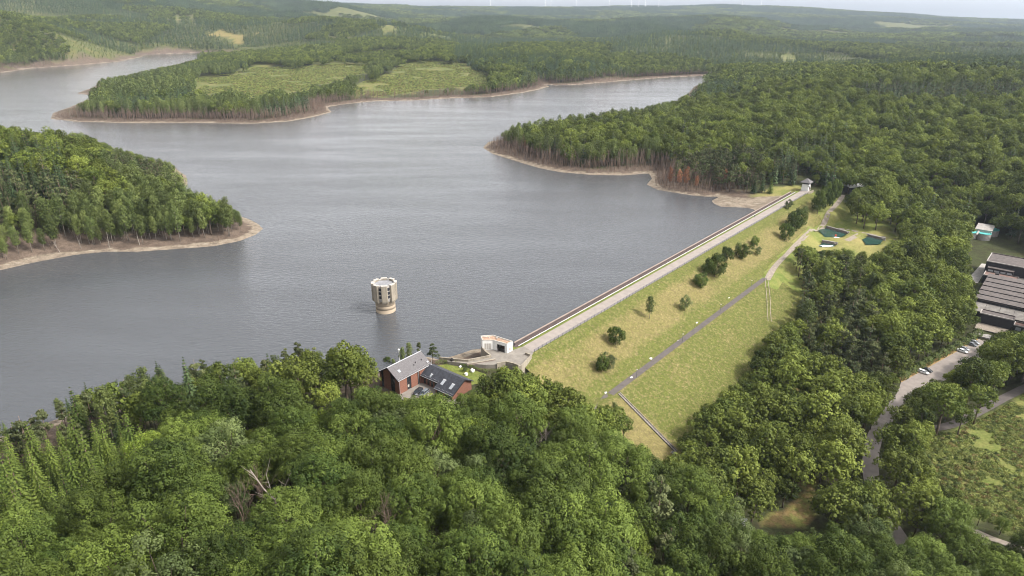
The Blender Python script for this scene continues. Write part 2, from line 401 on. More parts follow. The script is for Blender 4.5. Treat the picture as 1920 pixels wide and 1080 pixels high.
def leaf_mat(name, a, b_, brown=None, trans=0.16, rough=0.55):
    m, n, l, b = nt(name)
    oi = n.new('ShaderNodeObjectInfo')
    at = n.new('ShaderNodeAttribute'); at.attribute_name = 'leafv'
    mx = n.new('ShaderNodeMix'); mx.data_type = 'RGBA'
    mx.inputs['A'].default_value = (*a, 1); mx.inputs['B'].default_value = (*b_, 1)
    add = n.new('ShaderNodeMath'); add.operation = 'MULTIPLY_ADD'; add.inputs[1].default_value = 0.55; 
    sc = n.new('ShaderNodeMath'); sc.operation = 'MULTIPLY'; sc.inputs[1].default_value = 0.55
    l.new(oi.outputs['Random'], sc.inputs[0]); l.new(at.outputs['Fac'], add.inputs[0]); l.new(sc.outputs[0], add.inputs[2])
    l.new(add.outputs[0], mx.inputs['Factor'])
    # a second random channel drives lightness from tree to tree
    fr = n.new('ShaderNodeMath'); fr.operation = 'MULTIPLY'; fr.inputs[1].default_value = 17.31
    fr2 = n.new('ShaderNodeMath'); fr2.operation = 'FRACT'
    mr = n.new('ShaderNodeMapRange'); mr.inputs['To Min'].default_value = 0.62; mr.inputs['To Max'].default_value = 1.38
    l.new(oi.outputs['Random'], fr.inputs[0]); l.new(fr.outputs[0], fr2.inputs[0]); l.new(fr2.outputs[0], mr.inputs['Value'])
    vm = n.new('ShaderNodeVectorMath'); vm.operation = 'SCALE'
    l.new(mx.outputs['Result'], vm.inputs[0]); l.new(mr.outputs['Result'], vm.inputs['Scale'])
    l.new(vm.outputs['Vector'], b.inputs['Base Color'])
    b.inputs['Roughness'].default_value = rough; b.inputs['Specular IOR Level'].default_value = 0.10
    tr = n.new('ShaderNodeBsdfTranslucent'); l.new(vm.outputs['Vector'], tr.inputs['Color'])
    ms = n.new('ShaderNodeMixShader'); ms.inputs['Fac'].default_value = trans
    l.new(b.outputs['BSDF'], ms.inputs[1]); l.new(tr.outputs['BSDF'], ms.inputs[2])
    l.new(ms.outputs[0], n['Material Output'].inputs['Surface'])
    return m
leaf_mat('leaf_oak', (0.020, 0.037, 0.008), (0.110, 0.146, 0.028))
leaf_mat('leaf_oak_lifted', (0.034, 0.054, 0.011), (0.158, 0.188, 0.036), trans=0.22)  # oak leaf copy, colour lightened to offset dark shading in the massed crowns
leaf_mat('leaf_lime', (0.075, 0.115, 0.016), (0.175, 0.215, 0.034))
leaf_mat('leaf_birch', (0.050, 0.074, 0.022), (0.140, 0.165, 0.048))
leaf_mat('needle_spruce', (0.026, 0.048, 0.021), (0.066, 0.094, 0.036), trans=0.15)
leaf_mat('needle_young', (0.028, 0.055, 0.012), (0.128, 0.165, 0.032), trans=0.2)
leaf_mat('needle_pine', (0.040, 0.058, 0.024), (0.115, 0.126, 0.052), trans=0.15)
leaf_mat('leaf_rust', (0.20, 0.085, 0.045), (0.32, 0.15, 0.08), trans=0.2)
leaf_mat('leaf_grey', (0.034, 0.054, 0.018), (0.115, 0.142, 0.050), trans=0.2)
leaf_mat('leaf_scrub', (0.12, 0.165, 0.036), (0.27, 0.28, 0.09), trans=0.35)
leaf_mat('twig', (0.105, 0.076, 0.060), (0.185, 0.138, 0.112), trans=0.0)
leaf_mat('grass_blade', (0.115, 0.118, 0.034), (0.26, 0.205, 0.095), trans=0.45)

def grass_mat(name, A, B, C, s1=0.05, s2=0.35, stretch=(1, 1, 1), ramp=(0.4, 0.6)):
    """three kinds of turf (A green, B straw, C tan) in patches"""
    m, n, l, b = nt(name)
    tc = n.new('ShaderNodeTexCoord')
    mp = n.new('ShaderNodeMapping'); mp.inputs['Scale'].default_value = stretch; l.new(tc.outputs['Object'], mp.inputs['Vector'])
    def noise(sc, det, ro=0.6):
        q = n.new('ShaderNodeTexNoise'); q.inputs['Scale'].default_value = sc; q.inputs['Detail'].default_value = det; q.inputs['Roughness'].default_value = ro
        l.new(mp.outputs['Vector'], q.inputs['Vector']); return q.outputs['Fac']
    def rng_(v, a, c):
        q = n.new('ShaderNodeMapRange'); q.inputs['From Min'].default_value = a; q.inputs['From Max'].default_value = c; l.new(v, q.inputs['Value']); return q.outputs['Result']
    def mix(f, x, y):
        q = n.new('ShaderNodeMix'); q.data_type = 'RGBA'; l.new(f, q.inputs['Factor'])
        for v, k in ((x, 'A'), (y, 'B')):
            if isinstance(v, tuple): q.inputs[k].default_value = (*v, 1)
            else: l.new(v, q.inputs[k])
        return q.outputs['Result']
    at = n.new('ShaderNodeAttribute'); at.attribute_name = 'green'
    n1 = noise(s1, 8); n2 = noise(s2, 8, 0.75); n3 = noise(2.6, 5, 0.75)
    sm = n.new('ShaderNodeMath'); sm.operation = 'MULTIPLY_ADD'; sm.inputs[1].default_value = 0.5; l.new(n2, sm.inputs[0])
    h = n.new('ShaderNodeMath'); h.operation = 'MULTIPLY'; h.inputs[1].default_value = 0.5; l.new(n1, h.inputs[0]); l.new(h.outputs[0], sm.inputs[2])
    sb = n.new('ShaderNodeMath'); sb.operation = 'SUBTRACT'; l.new(sm.outputs[0], sb.inputs[0])
    gsc = n.new('ShaderNodeMath'); gsc.operation = 'MULTIPLY'; gsc.inputs[1].default_value = 0.22; l.new(at.outputs['Fac'], gsc.inputs[0]); l.new(gsc.outputs[0], sb.inputs[1])
    c = mix(rng_(sb.outputs[0], ramp[0], ramp[1]), A, B)
    c = mix(rng_(n2, 0.50, 0.68), c, C)
    mr = n.new('ShaderNodeMapRange'); mr.inputs['From Min'].default_value = 0.3; mr.inputs['From Max'].default_value = 0.7; mr.inputs['To Min'].default_value = 0.52; mr.inputs['To Max'].default_value = 1.42
    l.new(n3, mr.inputs['Value'])
    vm = n.new('ShaderNodeVectorMath'); vm.operation = 'SCALE'; l.new(c, vm.inputs[0]); l.new(mr.outputs['Result'], vm.inputs['Scale'])
    m4 = n.new('ShaderNodeMapRange'); m4.inputs['From Min'].default_value = 0.32; m4.inputs['From Max'].default_value = 0.68; m4.inputs['To Min'].default_value = 0.66; m4.inputs['To Max'].default_value = 1.22
    l.new(noise(0.6, 6, 0.8), m4.inputs['Value'])
    v4 = n.new('ShaderNodeVectorMath'); v4.operation = 'SCALE'; l.new(vm.outputs['Vector'], v4.inputs[0]); l.new(m4.outputs['Result'], v4.inputs['Scale'])
    l.new(v4.outputs['Vector'], b.inputs['Base Color'])
    b.inputs['Roughness'].default_value = 0.95; b.inputs['Specular IOR Level'].default_value = 0.1
    bp = n.new('ShaderNodeBump'); bp.inputs['Strength'].default_value = 0.25; bp.inputs['Distance'].default_value = 0.2
    l.new(n3, bp.inputs['Height']); l.new(bp.outputs['Normal'], b.inputs['Normal'])
    return m
grass_mat('dam_grass', (0.088, 0.098, 0.024), (0.150, 0.128, 0.050), (0.200, 0.158, 0.082), 0.06, 0.85, ramp=(0.36, 0.52))
grass_mat('lawn', (0.095, 0.125, 0.028), (0.125, 0.14, 0.035), (0.16, 0.16, 0.05), 0.1, 0.5)

def ground_mat():
    m, n, l, b = nt('ground')
    tc = n.new('ShaderNodeTexCoord')
    def noise(sc, det=6, ro=0.65, st=None):
        q = n.new('ShaderNodeTexNoise'); q.inputs['Scale'].default_value = sc; q.inputs['Detail'].default_value = det; q.inputs['Roughness'].default_value = ro
        if st:
            mp = n.new('ShaderNodeMapping'); mp.inputs['Scale'].default_value = st; l.new(tc.outputs['Object'], mp.inputs['Vector']); l.new(mp.outputs['Vector'], q.inputs['Vector'])
        else: l.new(tc.outputs['Object'], q.inputs['Vector'])
        return q.outputs['Fac']
    def attr(nm):
        q = n.new('ShaderNodeAttribute'); q.attribute_name = nm; return q.outputs['Fac']
    def rng_(v, a, c):
        q = n.new('ShaderNodeMapRange'); q.inputs['From Min'].default_value = a; q.inputs['From Max'].default_value = c; l.new(v, q.inputs['Value']); return q.outputs['Result']
    def mix(f, x, y):
        q = n.new('ShaderNodeMix'); q.data_type = 'RGBA'; l.new(f, q.inputs['Factor'])
        for v, k in ((x, 'A'), (y, 'B')):
            if isinstance(v, tuple): q.inputs[k].default_value = (*v, 1)
            else: l.new(v, q.inputs[k])
        return q.outputs['Result']
    n1 = noise(0.03); n2 = noise(0.25); n3 = noise(1.3)
    floor = mix(rng_(n2, 0.35, 0.65), (0.035, 0.032, 0.018), (0.05, 0.06, 0.022))
    grass = mix(rng_(n2, 0.35, 0.65), (0.095, 0.125, 0.028), (0.155, 0.165, 0.048))
    grass = mix(rng_(n1, 0.45, 0.7), grass, (0.25, 0.21, 0.085))
    beach = mix(rng_(n2, 0.35, 0.65), (0.115, 0.092, 0.070), (0.225, 0.185, 0.14))
    beach = mix(rng_(noise(0.5, 4, 0.6, (0.3, 1.0, 1)), 0.54, 0.70), beach, (0.26, 0.225, 0.175))
    bank = mix(rng_(n2, 0.35, 0.65), (0.072, 0.054, 0.042), (0.125, 0.094, 0.072))
    straw = mix(rng_(n2, 0.35, 0.65), (0.20, 0.145, 0.065), (0.13, 0.095, 0.04))
    c = mix(attr('grass'), floor, grass)
    c = mix(attr('straw'), c, straw) if False else mix(rng_(attr('straw'), 0.3, 0.9), c, mix(rng_(n2, 0.45, 0.62), straw, grass))
    c = mix(attr('bank'), c, bank)
    def ragged(nm, amp):
        a = n.new('ShaderNodeMath'); a.operation = 'MULTIPLY_ADD'; a.inputs[1].default_value = amp; l.new(noise(0.16, 7, 0.7), a.inputs[0]); l.new(attr(nm), a.inputs[2])
        return rng_(a.outputs[0], 0.5 * amp + 0.32, 0.5 * amp + 0.62)
    c = mix(ragged('beach', 1.3), c, beach)
    mr = n.new('ShaderNodeMapRange'); mr.inputs['From Min'].default_value = 0.3; mr.inputs['From Max'].default_value = 0.7; mr.inputs['To Min'].default_value = 0.7; mr.inputs['To Max'].default_value = 1.28
    l.new(n3, mr.inputs['Value'])
    vm = n.new('ShaderNodeVectorMath'); vm.operation = 'SCALE'; l.new(c, vm.inputs[0]); l.new(mr.outputs['Result'], vm.inputs['Scale'])
    l.new(vm.outputs['Vector'], b.inputs['Base Color'])
    b.inputs['Roughness'].default_value = 0.95; b.inputs['Specular IOR Level'].default_value = 0.1
    bp = n.new('ShaderNodeBump'); bp.inputs['Strength'].default_value = 0.6; bp.inputs['Distance'].default_value = 0.4
    l.new(n3, bp.inputs['Height']); l.new(bp.outputs['Normal'], b.inputs['Normal'])
ground_mat()

def water_mat(name, deep, r0=0.06, wave=1.0):
    m, n, l, b = nt(name)
    tc = n.new('ShaderNodeTexCoord')
    def noise(sc, rot, st, det=3, ro=0.55):
        mp = n.new('ShaderNodeMapping'); mp.inputs['Rotation'].default_value = (0, 0, R(rot)); mp.inputs['Scale'].default_value = st
        l.new(tc.outputs['Object'], mp.inputs['Vector'])
        q = n.new('ShaderNodeTexNoise'); q.inputs['Scale'].default_value = sc; q.inputs['Detail'].default_value = det; q.inputs['Roughness'].default_value = ro
        l.new(mp.outputs['Vector'], q.inputs['Vector']); return q.outputs['Fac']
    w1 = noise(0.50, 32, (0.62, 1.25, 1), 4); w2 = noise(1.35, 12, (0.75, 1.2, 1), 3)
    gust = noise(0.012, 20, (0.5, 2.2, 1), 5, 0.6)
    add = n.new('ShaderNodeMath'); add.operation = 'MULTIPLY_ADD'; add.inputs[1].default_value = 0.38
    l.new(w2, add.inputs[0]); l.new(w1, add.inputs[2])
    st = n.new('ShaderNodeMapRange'); st.inputs['From Min'].default_value = 0.36; st.inputs['From Max'].default_value = 0.62
    st.inputs['To Min'].default_value = 0.44 * wave; st.inputs['To Max'].default_value = 0.76 * wave
    l.new(gust, st.inputs['Value'])
    bp = n.new('ShaderNodeBump'); bp.inputs['Distance'].default_value = 0.55
    l.new(add.outputs[0], bp.inputs['Height']); l.new(st.outputs['Result'], bp.inputs['Strength'])
    l.new(bp.outputs['Normal'], b.inputs['Normal'])
    b.inputs['Base Color'].default_value = (*deep, 1)
    b.inputs['Roughness'].default_value = r0; b.inputs['IOR'].default_value = 1.33
    b.inputs['Specular IOR Level'].default_value = 1.0
    return m
water_mat('lake_water', (0.050, 0.054, 0.060))
water_mat('pond_water', (0.024, 0.058, 0.047), 0.06, 0.25)

# ------------------------------------------------------------------ mesh building
class MB:
    def __init__(self): self.v = []; self.f = []
    def poly(self, pts):
        i = len(self.v); self.v += [tuple(p) for p in pts]; self.f.append(list(range(i, i + len(pts)))); return self
    def hexa(self, lo, hi):
        """solid between two rings of the same length"""
        n = len(lo); i = len(self.v); self.v += [tuple(p) for p in lo] + [tuple(p) for p in hi]
        self.f.append([i + k for k in range(n)][::-1]); self.f.append([i + n + k for k in range(n)])
        for k in range(n): self.f.append([i + k, i + (k + 1) % n, i + n + (k + 1) % n, i + n + k])
        return self
    def prism(self, ring, z0, z1):
        a = sum(ring[k][0] * ring[(k + 1) % len(ring)][1] - ring[(k + 1) % len(ring)][0] * ring[k][1] for k in range(len(ring)))
        r = list(ring) if a > 0 else list(ring)[::-1]
        return self.hexa([(p[0], p[1], z0) for p in r], [(p[0], p[1], z1) for p in r])
    def box(self, o, ux, uy, a0, a1, b0, b1, z0, z1):
        """box in axes ux, uy around o"""
        o = Vector(o); q = [o + ux * a + uy * b for a, b in ((a0, b0), (a1, b0), (a1, b1), (a0, b1))]
        return self.prism([(p.x, p.y) for p in q], z0, z1)
    def tube(self, pts, rad, n=6, cap=True):
        pts = [Vector(p) for p in pts]; rings = []
        rad = rad if hasattr(rad, '__len__') else [rad] * len(pts)
        for k, p in enumerate(pts):
            d = (pts[min(k + 1, len(pts) - 1)] - pts[max(k - 1, 0)]).normalized()
            a = d.orthogonal().normalized(); b = d.cross(a)
            if abs(d.z) > 0.9:
                a = Vector((1, 0, 0)); a = (a - d * a.dot(d)).normalized(); b = d.cross(a)
            i = len(self.v)
            self.v += [tuple(p + (a * math.cos(2 * math.pi * j / n) + b * math.sin(2 * math.pi * j / n)) * rad[k]) for j in range(n)]
            rings.append(i)
        for r0, r1 in zip(rings[:-1], rings[1:]):
            for j in range(n): self.f.append([r0 + j, r0 + (j + 1) % n, r1 + (j + 1) % n, r1 + j])
        if cap:
            self.f.append([rings[0] + j for j in range(n)][::-1]); self.f.append([rings[-1] + j for j in range(n)])
        return self
    def strip(self, left, right, lift=0.0):
        i = len(self.v)
        for a, b in zip(left, right):
            self.v.append((a[0], a[1], a[2] + lift)); self.v.append((b[0], b[1], b[2] + lift))
        for k in range(len(left) - 1): self.f.append([i + 2 * k + 1, i + 2 * k + 3, i + 2 * k + 2, i + 2 * k])
        return self
    def mesh(self, name, m, smooth=False, origin=None):
        me = bpy.data.meshes.new(name)
        v = self.v
        if origin is not None:
            v = [(p[0] - origin[0], p[1] - origin[1], p[2] - origin[2]) for p in v]
        me.from_pydata(v, [], self.f)
        ms = m if isinstance(m, (list, tuple)) else [m]
        for q in ms: me.materials.append(MATS[q])
        if smooth: me.polygons.foreach_set('use_smooth', [True] * len(me.polygons))
        me.update()
        return me
    def build(self, name, m, parent=None, smooth=False):
        return link(name, self.mesh(name, m, smooth), parent)

def link(name, data, parent=None, loc=None):
    o = bpy.data.objects.new(name, data); col.objects.link(o)
    if parent is not None:
        o.parent = parent
        r = parent
        while r.parent is not None: r = r.parent
        if r.type == 'EMPTY' and parent is r and data is not None and loc is None:
            o.matrix_parent_inverse = Matrix.Translation(-r.location)      # meshes are given in world metres
    if loc is not None: o.location = loc
    return o

def thing(name, label, cat, loc=(0, 0, 0), group=None):
    o = bpy.data.objects.new(name, None); o.empty_display_size = 0.5
    col.objects.link(o); o.location = loc
    o['label'] = label; o['category'] = cat
    if group: o['group'] = group
    return o
def tag(o, label, cat=None, group=None, kind=None):
    o['label'] = label
    if cat: o['category'] = cat
    if group: o['group'] = group
    if kind: o['kind'] = kind
    return o

# ------------------------------------------------------------------ ground sheet and water
def grid_mesh(name, X, Y, Z, keep, m, attrs=None):
    nx, ny = X.shape
    idx = -np.ones(X.shape, int)
    use = np.zeros(X.shape, bool)
    use[:-1, :-1] |= keep; use[1:, :-1] |= keep; use[:-1, 1:] |= keep; use[1:, 1:] |= keep
    idx[use] = np.arange(use.sum())
    co = np.stack([X[use], Y[use], Z[use]], 1)
    a, b, c, d = idx[:-1, :-1][keep], idx[1:, :-1][keep], idx[1:, 1:][keep], idx[:-1, 1:][keep]
    q = np.stack([a, b, c, d], 1).astype(np.int32)
    me = bpy.data.meshes.new(name)
    me.vertices.add(len(co)); me.vertices.foreach_set('co', co.astype(np.float32).ravel())
    me.loops.add(q.size); me.loops.foreach_set('vertex_index', q.ravel())
    me.polygons.add(len(q)); me.polygons.foreach_set('loop_start', np.arange(0, q.size, 4, dtype=np.int32))
    me.polygons.foreach_set('use_smooth', np.ones(len(q), bool))
    me.materials.append(MATS[m])
    me.update(calc_edges=True)
    for k, A in (attrs or {}).items():
        at = me.attributes.new(k, 'FLOAT', 'POINT'); at.data.foreach_set('value', A[use].astype(np.float32))
    return me

def px_poly_world(poly, z):
    return [tuple(un(px, py, z)[:2]) for px, py in poly]
# open ground: fields and clearings (seen ground, in survey pixels)
CLEAR = {
    'field_a': [(335, 166), (372, 146), (420, 140), (480, 127), (560, 124), (640, 120), (700, 122), (694, 136), (650, 142), (640, 152), (596, 158), (572, 172), (520, 170), (486, 185), (430, 172), (390, 176)],
    'field_b': [(648, 178), (684, 152), (712, 146), (745, 124), (800, 112), (855, 117), (900, 130), (940, 148), (905, 158), (860, 164), (800, 168), (720, 180)],
    'felled': [(375, 58), (415, 57), (464, 60), (468, 82), (440, 82), (400, 70)],
    'cut': [(1715, 850), (1735, 822), (1775, 808), (1845, 786), (1930, 738), (2200, 640), (2200, 1090), (1930, 1010), (1850, 975), (1790, 935), (1745, 895)],
    'meadow': [(1415, 978), (1490, 945), (1505, 905), (1532, 902), (1528, 985), (1480, 1002)],
    'bay': [(1335, 380), (1345, 366), (1378, 358), (1415, 364), (1450, 352), (1500, 346), (1512, 352), (1430, 400)],
    'ponds': [(1478, 478), (1500, 455), (1520, 470), (1580, 468), (1650, 474), (1668, 458), (1690, 446), (1640, 434), (1570, 418), (1545, 412), (1572, 385), (1584, 368), (1566, 368), (1540, 400), (1500, 420), (1470, 450)],
}
FARFIELDS = [[(700, 50), (745, 36), (790, 44), (762, 56), (720, 62)], [(770, 68), (800, 58), (850, 66), (820, 74)], [(590, 74), (640, 66), (700, 68), (660, 76)], [(1250, 82), (1280, 82), (1280, 88), (1250, 88)], [(1395, 60), (1470, 50), (1480, 58), (1420, 70)], [(1340, 62), (1372, 60), (1372, 68), (1340, 68)], [(1840, 76), (1925, 74), (1925, 82), (1850, 84)], [(300, 30), (360, 24), (390, 32), (330, 38)], [(490, 4), (520, 2), (520, 7), (492, 8)], [(1450, 105), (1475, 98), (1500, 112), (1480, 120)], [(860, 30), (930, 26), (940, 31), (880, 36)], [(1130, 45), (1220, 40), (1240, 46), (1150, 52)]]
GZ = {'field_a': 10, 'field_b': 11, 'cut': -12, 'meadow': -24, 'bay': 2, 'ponds': -7}
gattr = np.zeros(MX.shape); sattr = np.zeros(MX.shape)
PXg, PYg, Dg = pr(MX, MY, H)
for k, q in CLEAR.items():
    ins = inpoly(PXg + (fbm(PXg / 22, PYg / 9, 93) - 0.5) * 60 * k.startswith('f'), PYg + (fbm(PXg / 18, PYg / 8, 95) - 0.5) * 22 * k.startswith('f'), q) & (Dg > 5)
    if k == 'field_a' or k == 'field_b': ins &= (Dg > 800) & (Dg < 2000)
    elif k == 'felled': ins &= (Dg > 1700)
    else: ins &= Dg < 700
    if k in ('meadow', 'felled'): sattr = np.maximum(sattr, ins)
    else: gattr = np.maximum(gattr, ins * (0.6 if k.startswith('field') else 1.0))
for q in FARFIELDS: gattr = np.maximum(gattr, inpoly(PXg, PYg, q) & (Dg > 1300)) if False else np.maximum(gattr, 0.55 * (inpoly(PXg, PYg, q) & (Dg > 1300)))
gattr = np.where((T_ > -12) & (T_ < DL + 8) & (S_ > -2) & (S_ < 75) & (SD > 0), 1.0, gattr)
gattr = np.where(Dg > 1500, np.maximum(gattr, 0.35), gattr)
bw_ = 1.8 + 8.5 * fbm(MX / 26, MY / 26, 21) ** 1.2
far_k = 0.9 - 0.25 * sstep(500, 1000, MY)
on_up = (S_ < -10) | (SD > 0) & (MX < -5)
beach = (1 - sstep(bw_ * 0.7 * far_k, bw_ * 1.2 * far_k, SD)) * (S_ < -6)
beach = np.maximum(beach, inpoly(PXg, PYg, [(1334, 380), (1346, 366), (1400, 372), (1470, 366), (1440, 392)]) * (MY < 600) * 1.0)
bank = (1 - sstep(bw_ * 3.2, bw_ * 5.0, SD)) * (S_ < -6)
keep = (abs(0.5 * (MX[:-1, :-1] + MX[1:, 1:])) < 0.86 * np.maximum(MY[1:, 1:], 0) + 170)
terrain = link('terrain', grid_mesh('terrain', MX, MY, H, keep, 'ground', {'grass': gattr, 'beach': beach, 'bank': bank, 'straw': sattr}))
tag(terrain, 'wooded hills and valley floor round the reservoir', kind='structure')

wk = np.minimum(np.minimum(SD[:-1, :-1], SD[1:, 1:]), np.minimum(SD[1:, :-1], SD[:-1, 1:])) < 12
wk &= keep & (np.maximum(S_[:-1, :-1], S_[1:, 1:]) < -9) & (MY[1:, 1:] < 3200)
lake = link('lake', grid_mesh('lake', MX, MY, MX * 0, wk, 'lake_water'))
tag(lake, 'grey rippled water of the reservoir', kind='structure')

# ------------------------------------------------------------------ dam embankment, roads
def resample(line, step):
    line = [Vector(p) for p in line]; out = [line[0]]
    for a, b in zip(line[:-1], line[1:]):
        k = max(1, int((b - a).length / step))
        out += [a.lerp(b, (i + 1) / k) for i in range(k)]
    return out
def smooth_line(line, it=2):
    line = [Vector(p) for p in line]
    for _ in range(it):
        o = [line[0]]
        for a, b in zip(line[:-1], line[1:]): o += [a.lerp(b, 0.25), a.lerp(b, 0.75)]
        o.append(line[-1]); line = o
    return line
def road(name, line, width, m, label, lift=0.08, crown=None, wob=0.0):
    pts_ = resample(smooth_line(line), 2.0)
    L, Rr = [], []
    for k, p in enumerate(pts_):
        d = (pts_[min(k + 1, len(pts_) - 1)] - pts_[max(k - 1, 0)]); d.z = 0; d.normalize()
        nn = Vector((d.y, -d.x, 0))
        w = width / 2 * (1 + wob * (vnoise(np.array(k * 0.23), np.array(3.1)) - 0.5))
        a = p - nn * w; b = p + nn * w
        za = max(ground(a.x, a.y), ground(p.x, p.y) - 0.2); zb = max(ground(b.x, b.y), ground(p.x, p.y) - 0.2)
        a.z = za; b.z = zb; L.append(a); Rr.append(b)
    mb = MB().strip(L, Rr, lift)
    return tag(mb.build(name, m), label, kind='structure')

def dam_profile_mesh(name, ss, zs, t0, t1, m, label, step=6.0, lift=0.0, green=None, sub=4):
    S2 = []; 
    for a, b in zip(ss[:-1], ss[1:]): S2 += list(np.linspace(a, b, sub, endpoint=False))
    S2.append(ss[-1])
    Z2 = np.interp(S2, ss, zs)
    T2 = np.linspace(t0, t1, int((t1 - t0) / step) + 1)
    TT, SS = np.meshgrid(T2, S2, indexing='ij')
    ZZ = np.broadcast_to(Z2, TT.shape).copy() + lift
    if m == 'dam_grass':
        ZZ += (fbm(TT / 9, SS / 9, 31) - 0.5) * 0.5 * sstep(0, 3, SS) * np.where((SS > 24) & (SS < 31), 0.0, 1.0)
    X = DA.x + DD.x * TT + DN.x * SS; Y = DA.y + DD.y * TT + DN.y * SS
    if m == 'dam_grass':                           # leave room for the gravel track
        rd = seg_dist(X, Y, [p[:2] for p in GRAVEL[2:]])
        ZZ = np.where(rd < 3.5, np.minimum(ZZ, hgt(X, Y) - 0.3), ZZ)
        ZZ = np.where((TT > 175) & (SS > 24), np.minimum(ZZ, hgt(X, Y) - 0.3), ZZ)
    at = {'green': green(TT, SS)} if green else None
    me = grid_mesh(name, X, Y, ZZ, np.ones((len(T2) - 1, len(S2) - 1), bool), m, at)
    me.flip_normals() if False else None
    o = link(name, me)
    return tag(o, label, kind='structure')
def dgreen(t, s):
    g = np.exp(-((s - 2.0) / 3.2) ** 2) * 1.5 + np.exp(-((s - 24.5) / 3.6) ** 2) * 1.8 + 0.5 * sstep(120, 240, t) * sstep(12, 24, s)
    g = g + sstep(40, 62, s) * 1.3 + 1.0 * sstep(29, 31, s)
    g = g - 2.4 * (1 - sstep(12, 16, t)) * sstep(29, 33, s)
    return g * 0.72
dam_profile_mesh('dam_slope', [0.2, 10, 18, 26.0, 29.6, 40, 52, 66.0], list(dam_z([0.2, 10, 18, 26.0, 29.6, 40, 52, 66.0])), -9, DL + 2, 'dam_grass', 'yellow green grass slope on the dry side of the dam', 2.5, 0.0, dgreen, 5)
dam_profile_mesh('dam_facing', [-15.0, -9.2], list(dam_z([-15.0, -9.2])), -2, DL - 30, 'asphalt_face', 'dark brown sealed slope on the water side of the dam', 8.0)
dam_profile_mesh('dam_waterline', [-24, -17.0, -15.0], list(dam_z([-24, -17.0, -15.0])), -2, DL - 42, 'sediment_face', 'pale silty strip along the waterline of the dam', 8.0)
dam_profile_mesh('crest_verge', [-9.2, 0.2], [5.5, 5.5], -3, DL + 3, 'lawn', 'narrow grass verge along the dam crest', 8.0, 0.0)
dam_profile_mesh('crest_road', [-6.2, -0.1], [5.5, 5.5], -4, DL + 6, 'asphalt', 'pale asphalt road along the dam crest', 8.0, 0.03)
dam_profile_mesh('crest_walk', [-9.2, -7.5], [5.5, 5.5], -1, DL - 3, 'asphalt_face', 'dark strip between parapet and crash barrier on the dam crest', 8.0, 0.02)
dam_profile_mesh('berm_road', [26.3, 29.0], [-7.65, -7.72], 12, 168, 'asphalt_dark', 'narrow asphalt path across the grass slope of the dam', 6.0, 0.06)
road('berm_path', [D(12, 27.65, -7.7), D(8, 27.8, -8), D(3, 29.0, -9), D(-3, 31.0, -10)], 2.8, 'asphalt_dark', 'end of the asphalt slope path by the wood', 0.28)
road('gravel_track', GRAVEL[2:], 3.0, 'gravel', 'pale gravel track climbing to the end of the dam', 0.10, wob=0.3)
for k, off in enumerate((-0.75, 0.75)):
    tr_l = [P(1434 + 5 * k, 524), P(1436 + 6 * k, 545), P(1438 + 6 * k, 565), P(1438 + 6 * k, 585), P(1440 + 6 * k, 605)]
    mbx = MB(); pts_ = resample(smooth_line(tr_l), 1.5)
    ts_ = [dam_ts(p.x, p.y) for p in pts_]
    L_ = []; R_ = []
    for (t, s) in ts_:
        for lst, dt in ((L_, -0.3), (R_, 0.3)):
            q = D(t + dt, s); lst.append((q.x, q.y, float(dam_z(s)) + 0.30))
    tag(mbx.strip(R_, L_).build('wheel_track', 'gravel'), ('worn wheel track down the grass, nearer the path' if k == 0 else 'worn wheel track down the grass, nearer the trees'), kind='structure')
road('valley_road', ROADLINE, 5.2, 'asphalt', 'narrow road winding down from the car park', 0.08)
road('forest_track', TRACK_R, 3.6, 'asphalt_dark', 'dark track above the scrub clearing', 0.1)
road('gravel_path', TRACK_B, 2.2, 'gravel', 'pale gravel path below the scrub clearing', 0.12, wob=0.3)
road('forest_lane', LANE, 5.0, 'asphalt', 'short stretch of lane showing between trees on the near bank', 0.12)
lot = MB().poly([(p.x, p.y, -19.92) for p in [un(px, py, -20) for px, py in ((1672, 765), (1690, 716), (1751, 682), (1834, 636), (1864, 634), (1848, 668), (1790, 706), (1735, 732), (1700, 756), (1678, 782))]])
tag(lot.build('car_park', 'asphalt'), 'pale asphalt car park beside the hedge', kind='structure')
vg = MB().strip([un(px, py, -19.9) for px, py in ((1686, 708), (1748, 674), (1832, 628))], [un(px, py, -19.9) for px, py in ((1690, 717), (1751, 683), (1834, 637))])
vg.f = [f[::-1] for f in vg.f]
tag(vg.build('verge', 'verge'), 'ochre dry grass verge between hedge and car park', kind='structure')

# ------------------------------------------------------------------ intake tower in the lake
def ring(cx, cy, r, n, ph=0.0):
    return [(cx + r * math.cos(ph + 2 * math.pi * k / n), cy + r * math.sin(ph + 2 * math.pi * k / n)) for k in range(n)]
TX, TY = -57.2, 283.2
tw = thing('intake_tower', 'round concrete intake tower with ribbed upper storey standing in the lake', 'tower', (TX, TY, 0))
sh = MB()
rs = [4.42, 4.42, 4.36, 4.36, 4.42, 4.42, 4.36, 4.36, 4.42, 4.42]
zs = [-9, 1.5, 1.55, 1.75, 1.8, 3.3, 3.35, 3.55, 3.6, 6.3]
n = 48
for r_, z_ in zip(rs, zs): sh.v += [(x, y, z_) for x, y in ring(TX, TY, r_, n)]
for k in range(len(zs) - 1):
    for j in range(n): sh.f.append([k * n + j, k * n + (j + 1) % n, (k + 1) * n + (j + 1) % n, (k + 1) * n + j])
sh.build('shaft', 'concrete_shaft', tw, True)
MB().prism(ring(TX, TY, 4.75, 32), 6.0, 12.9).build('core', 'concrete_grey', tw)
MB().prism(ring(TX, TY, 4.3, 32), 12.9, 13.0).build('roof', 'tower_roof', tw)
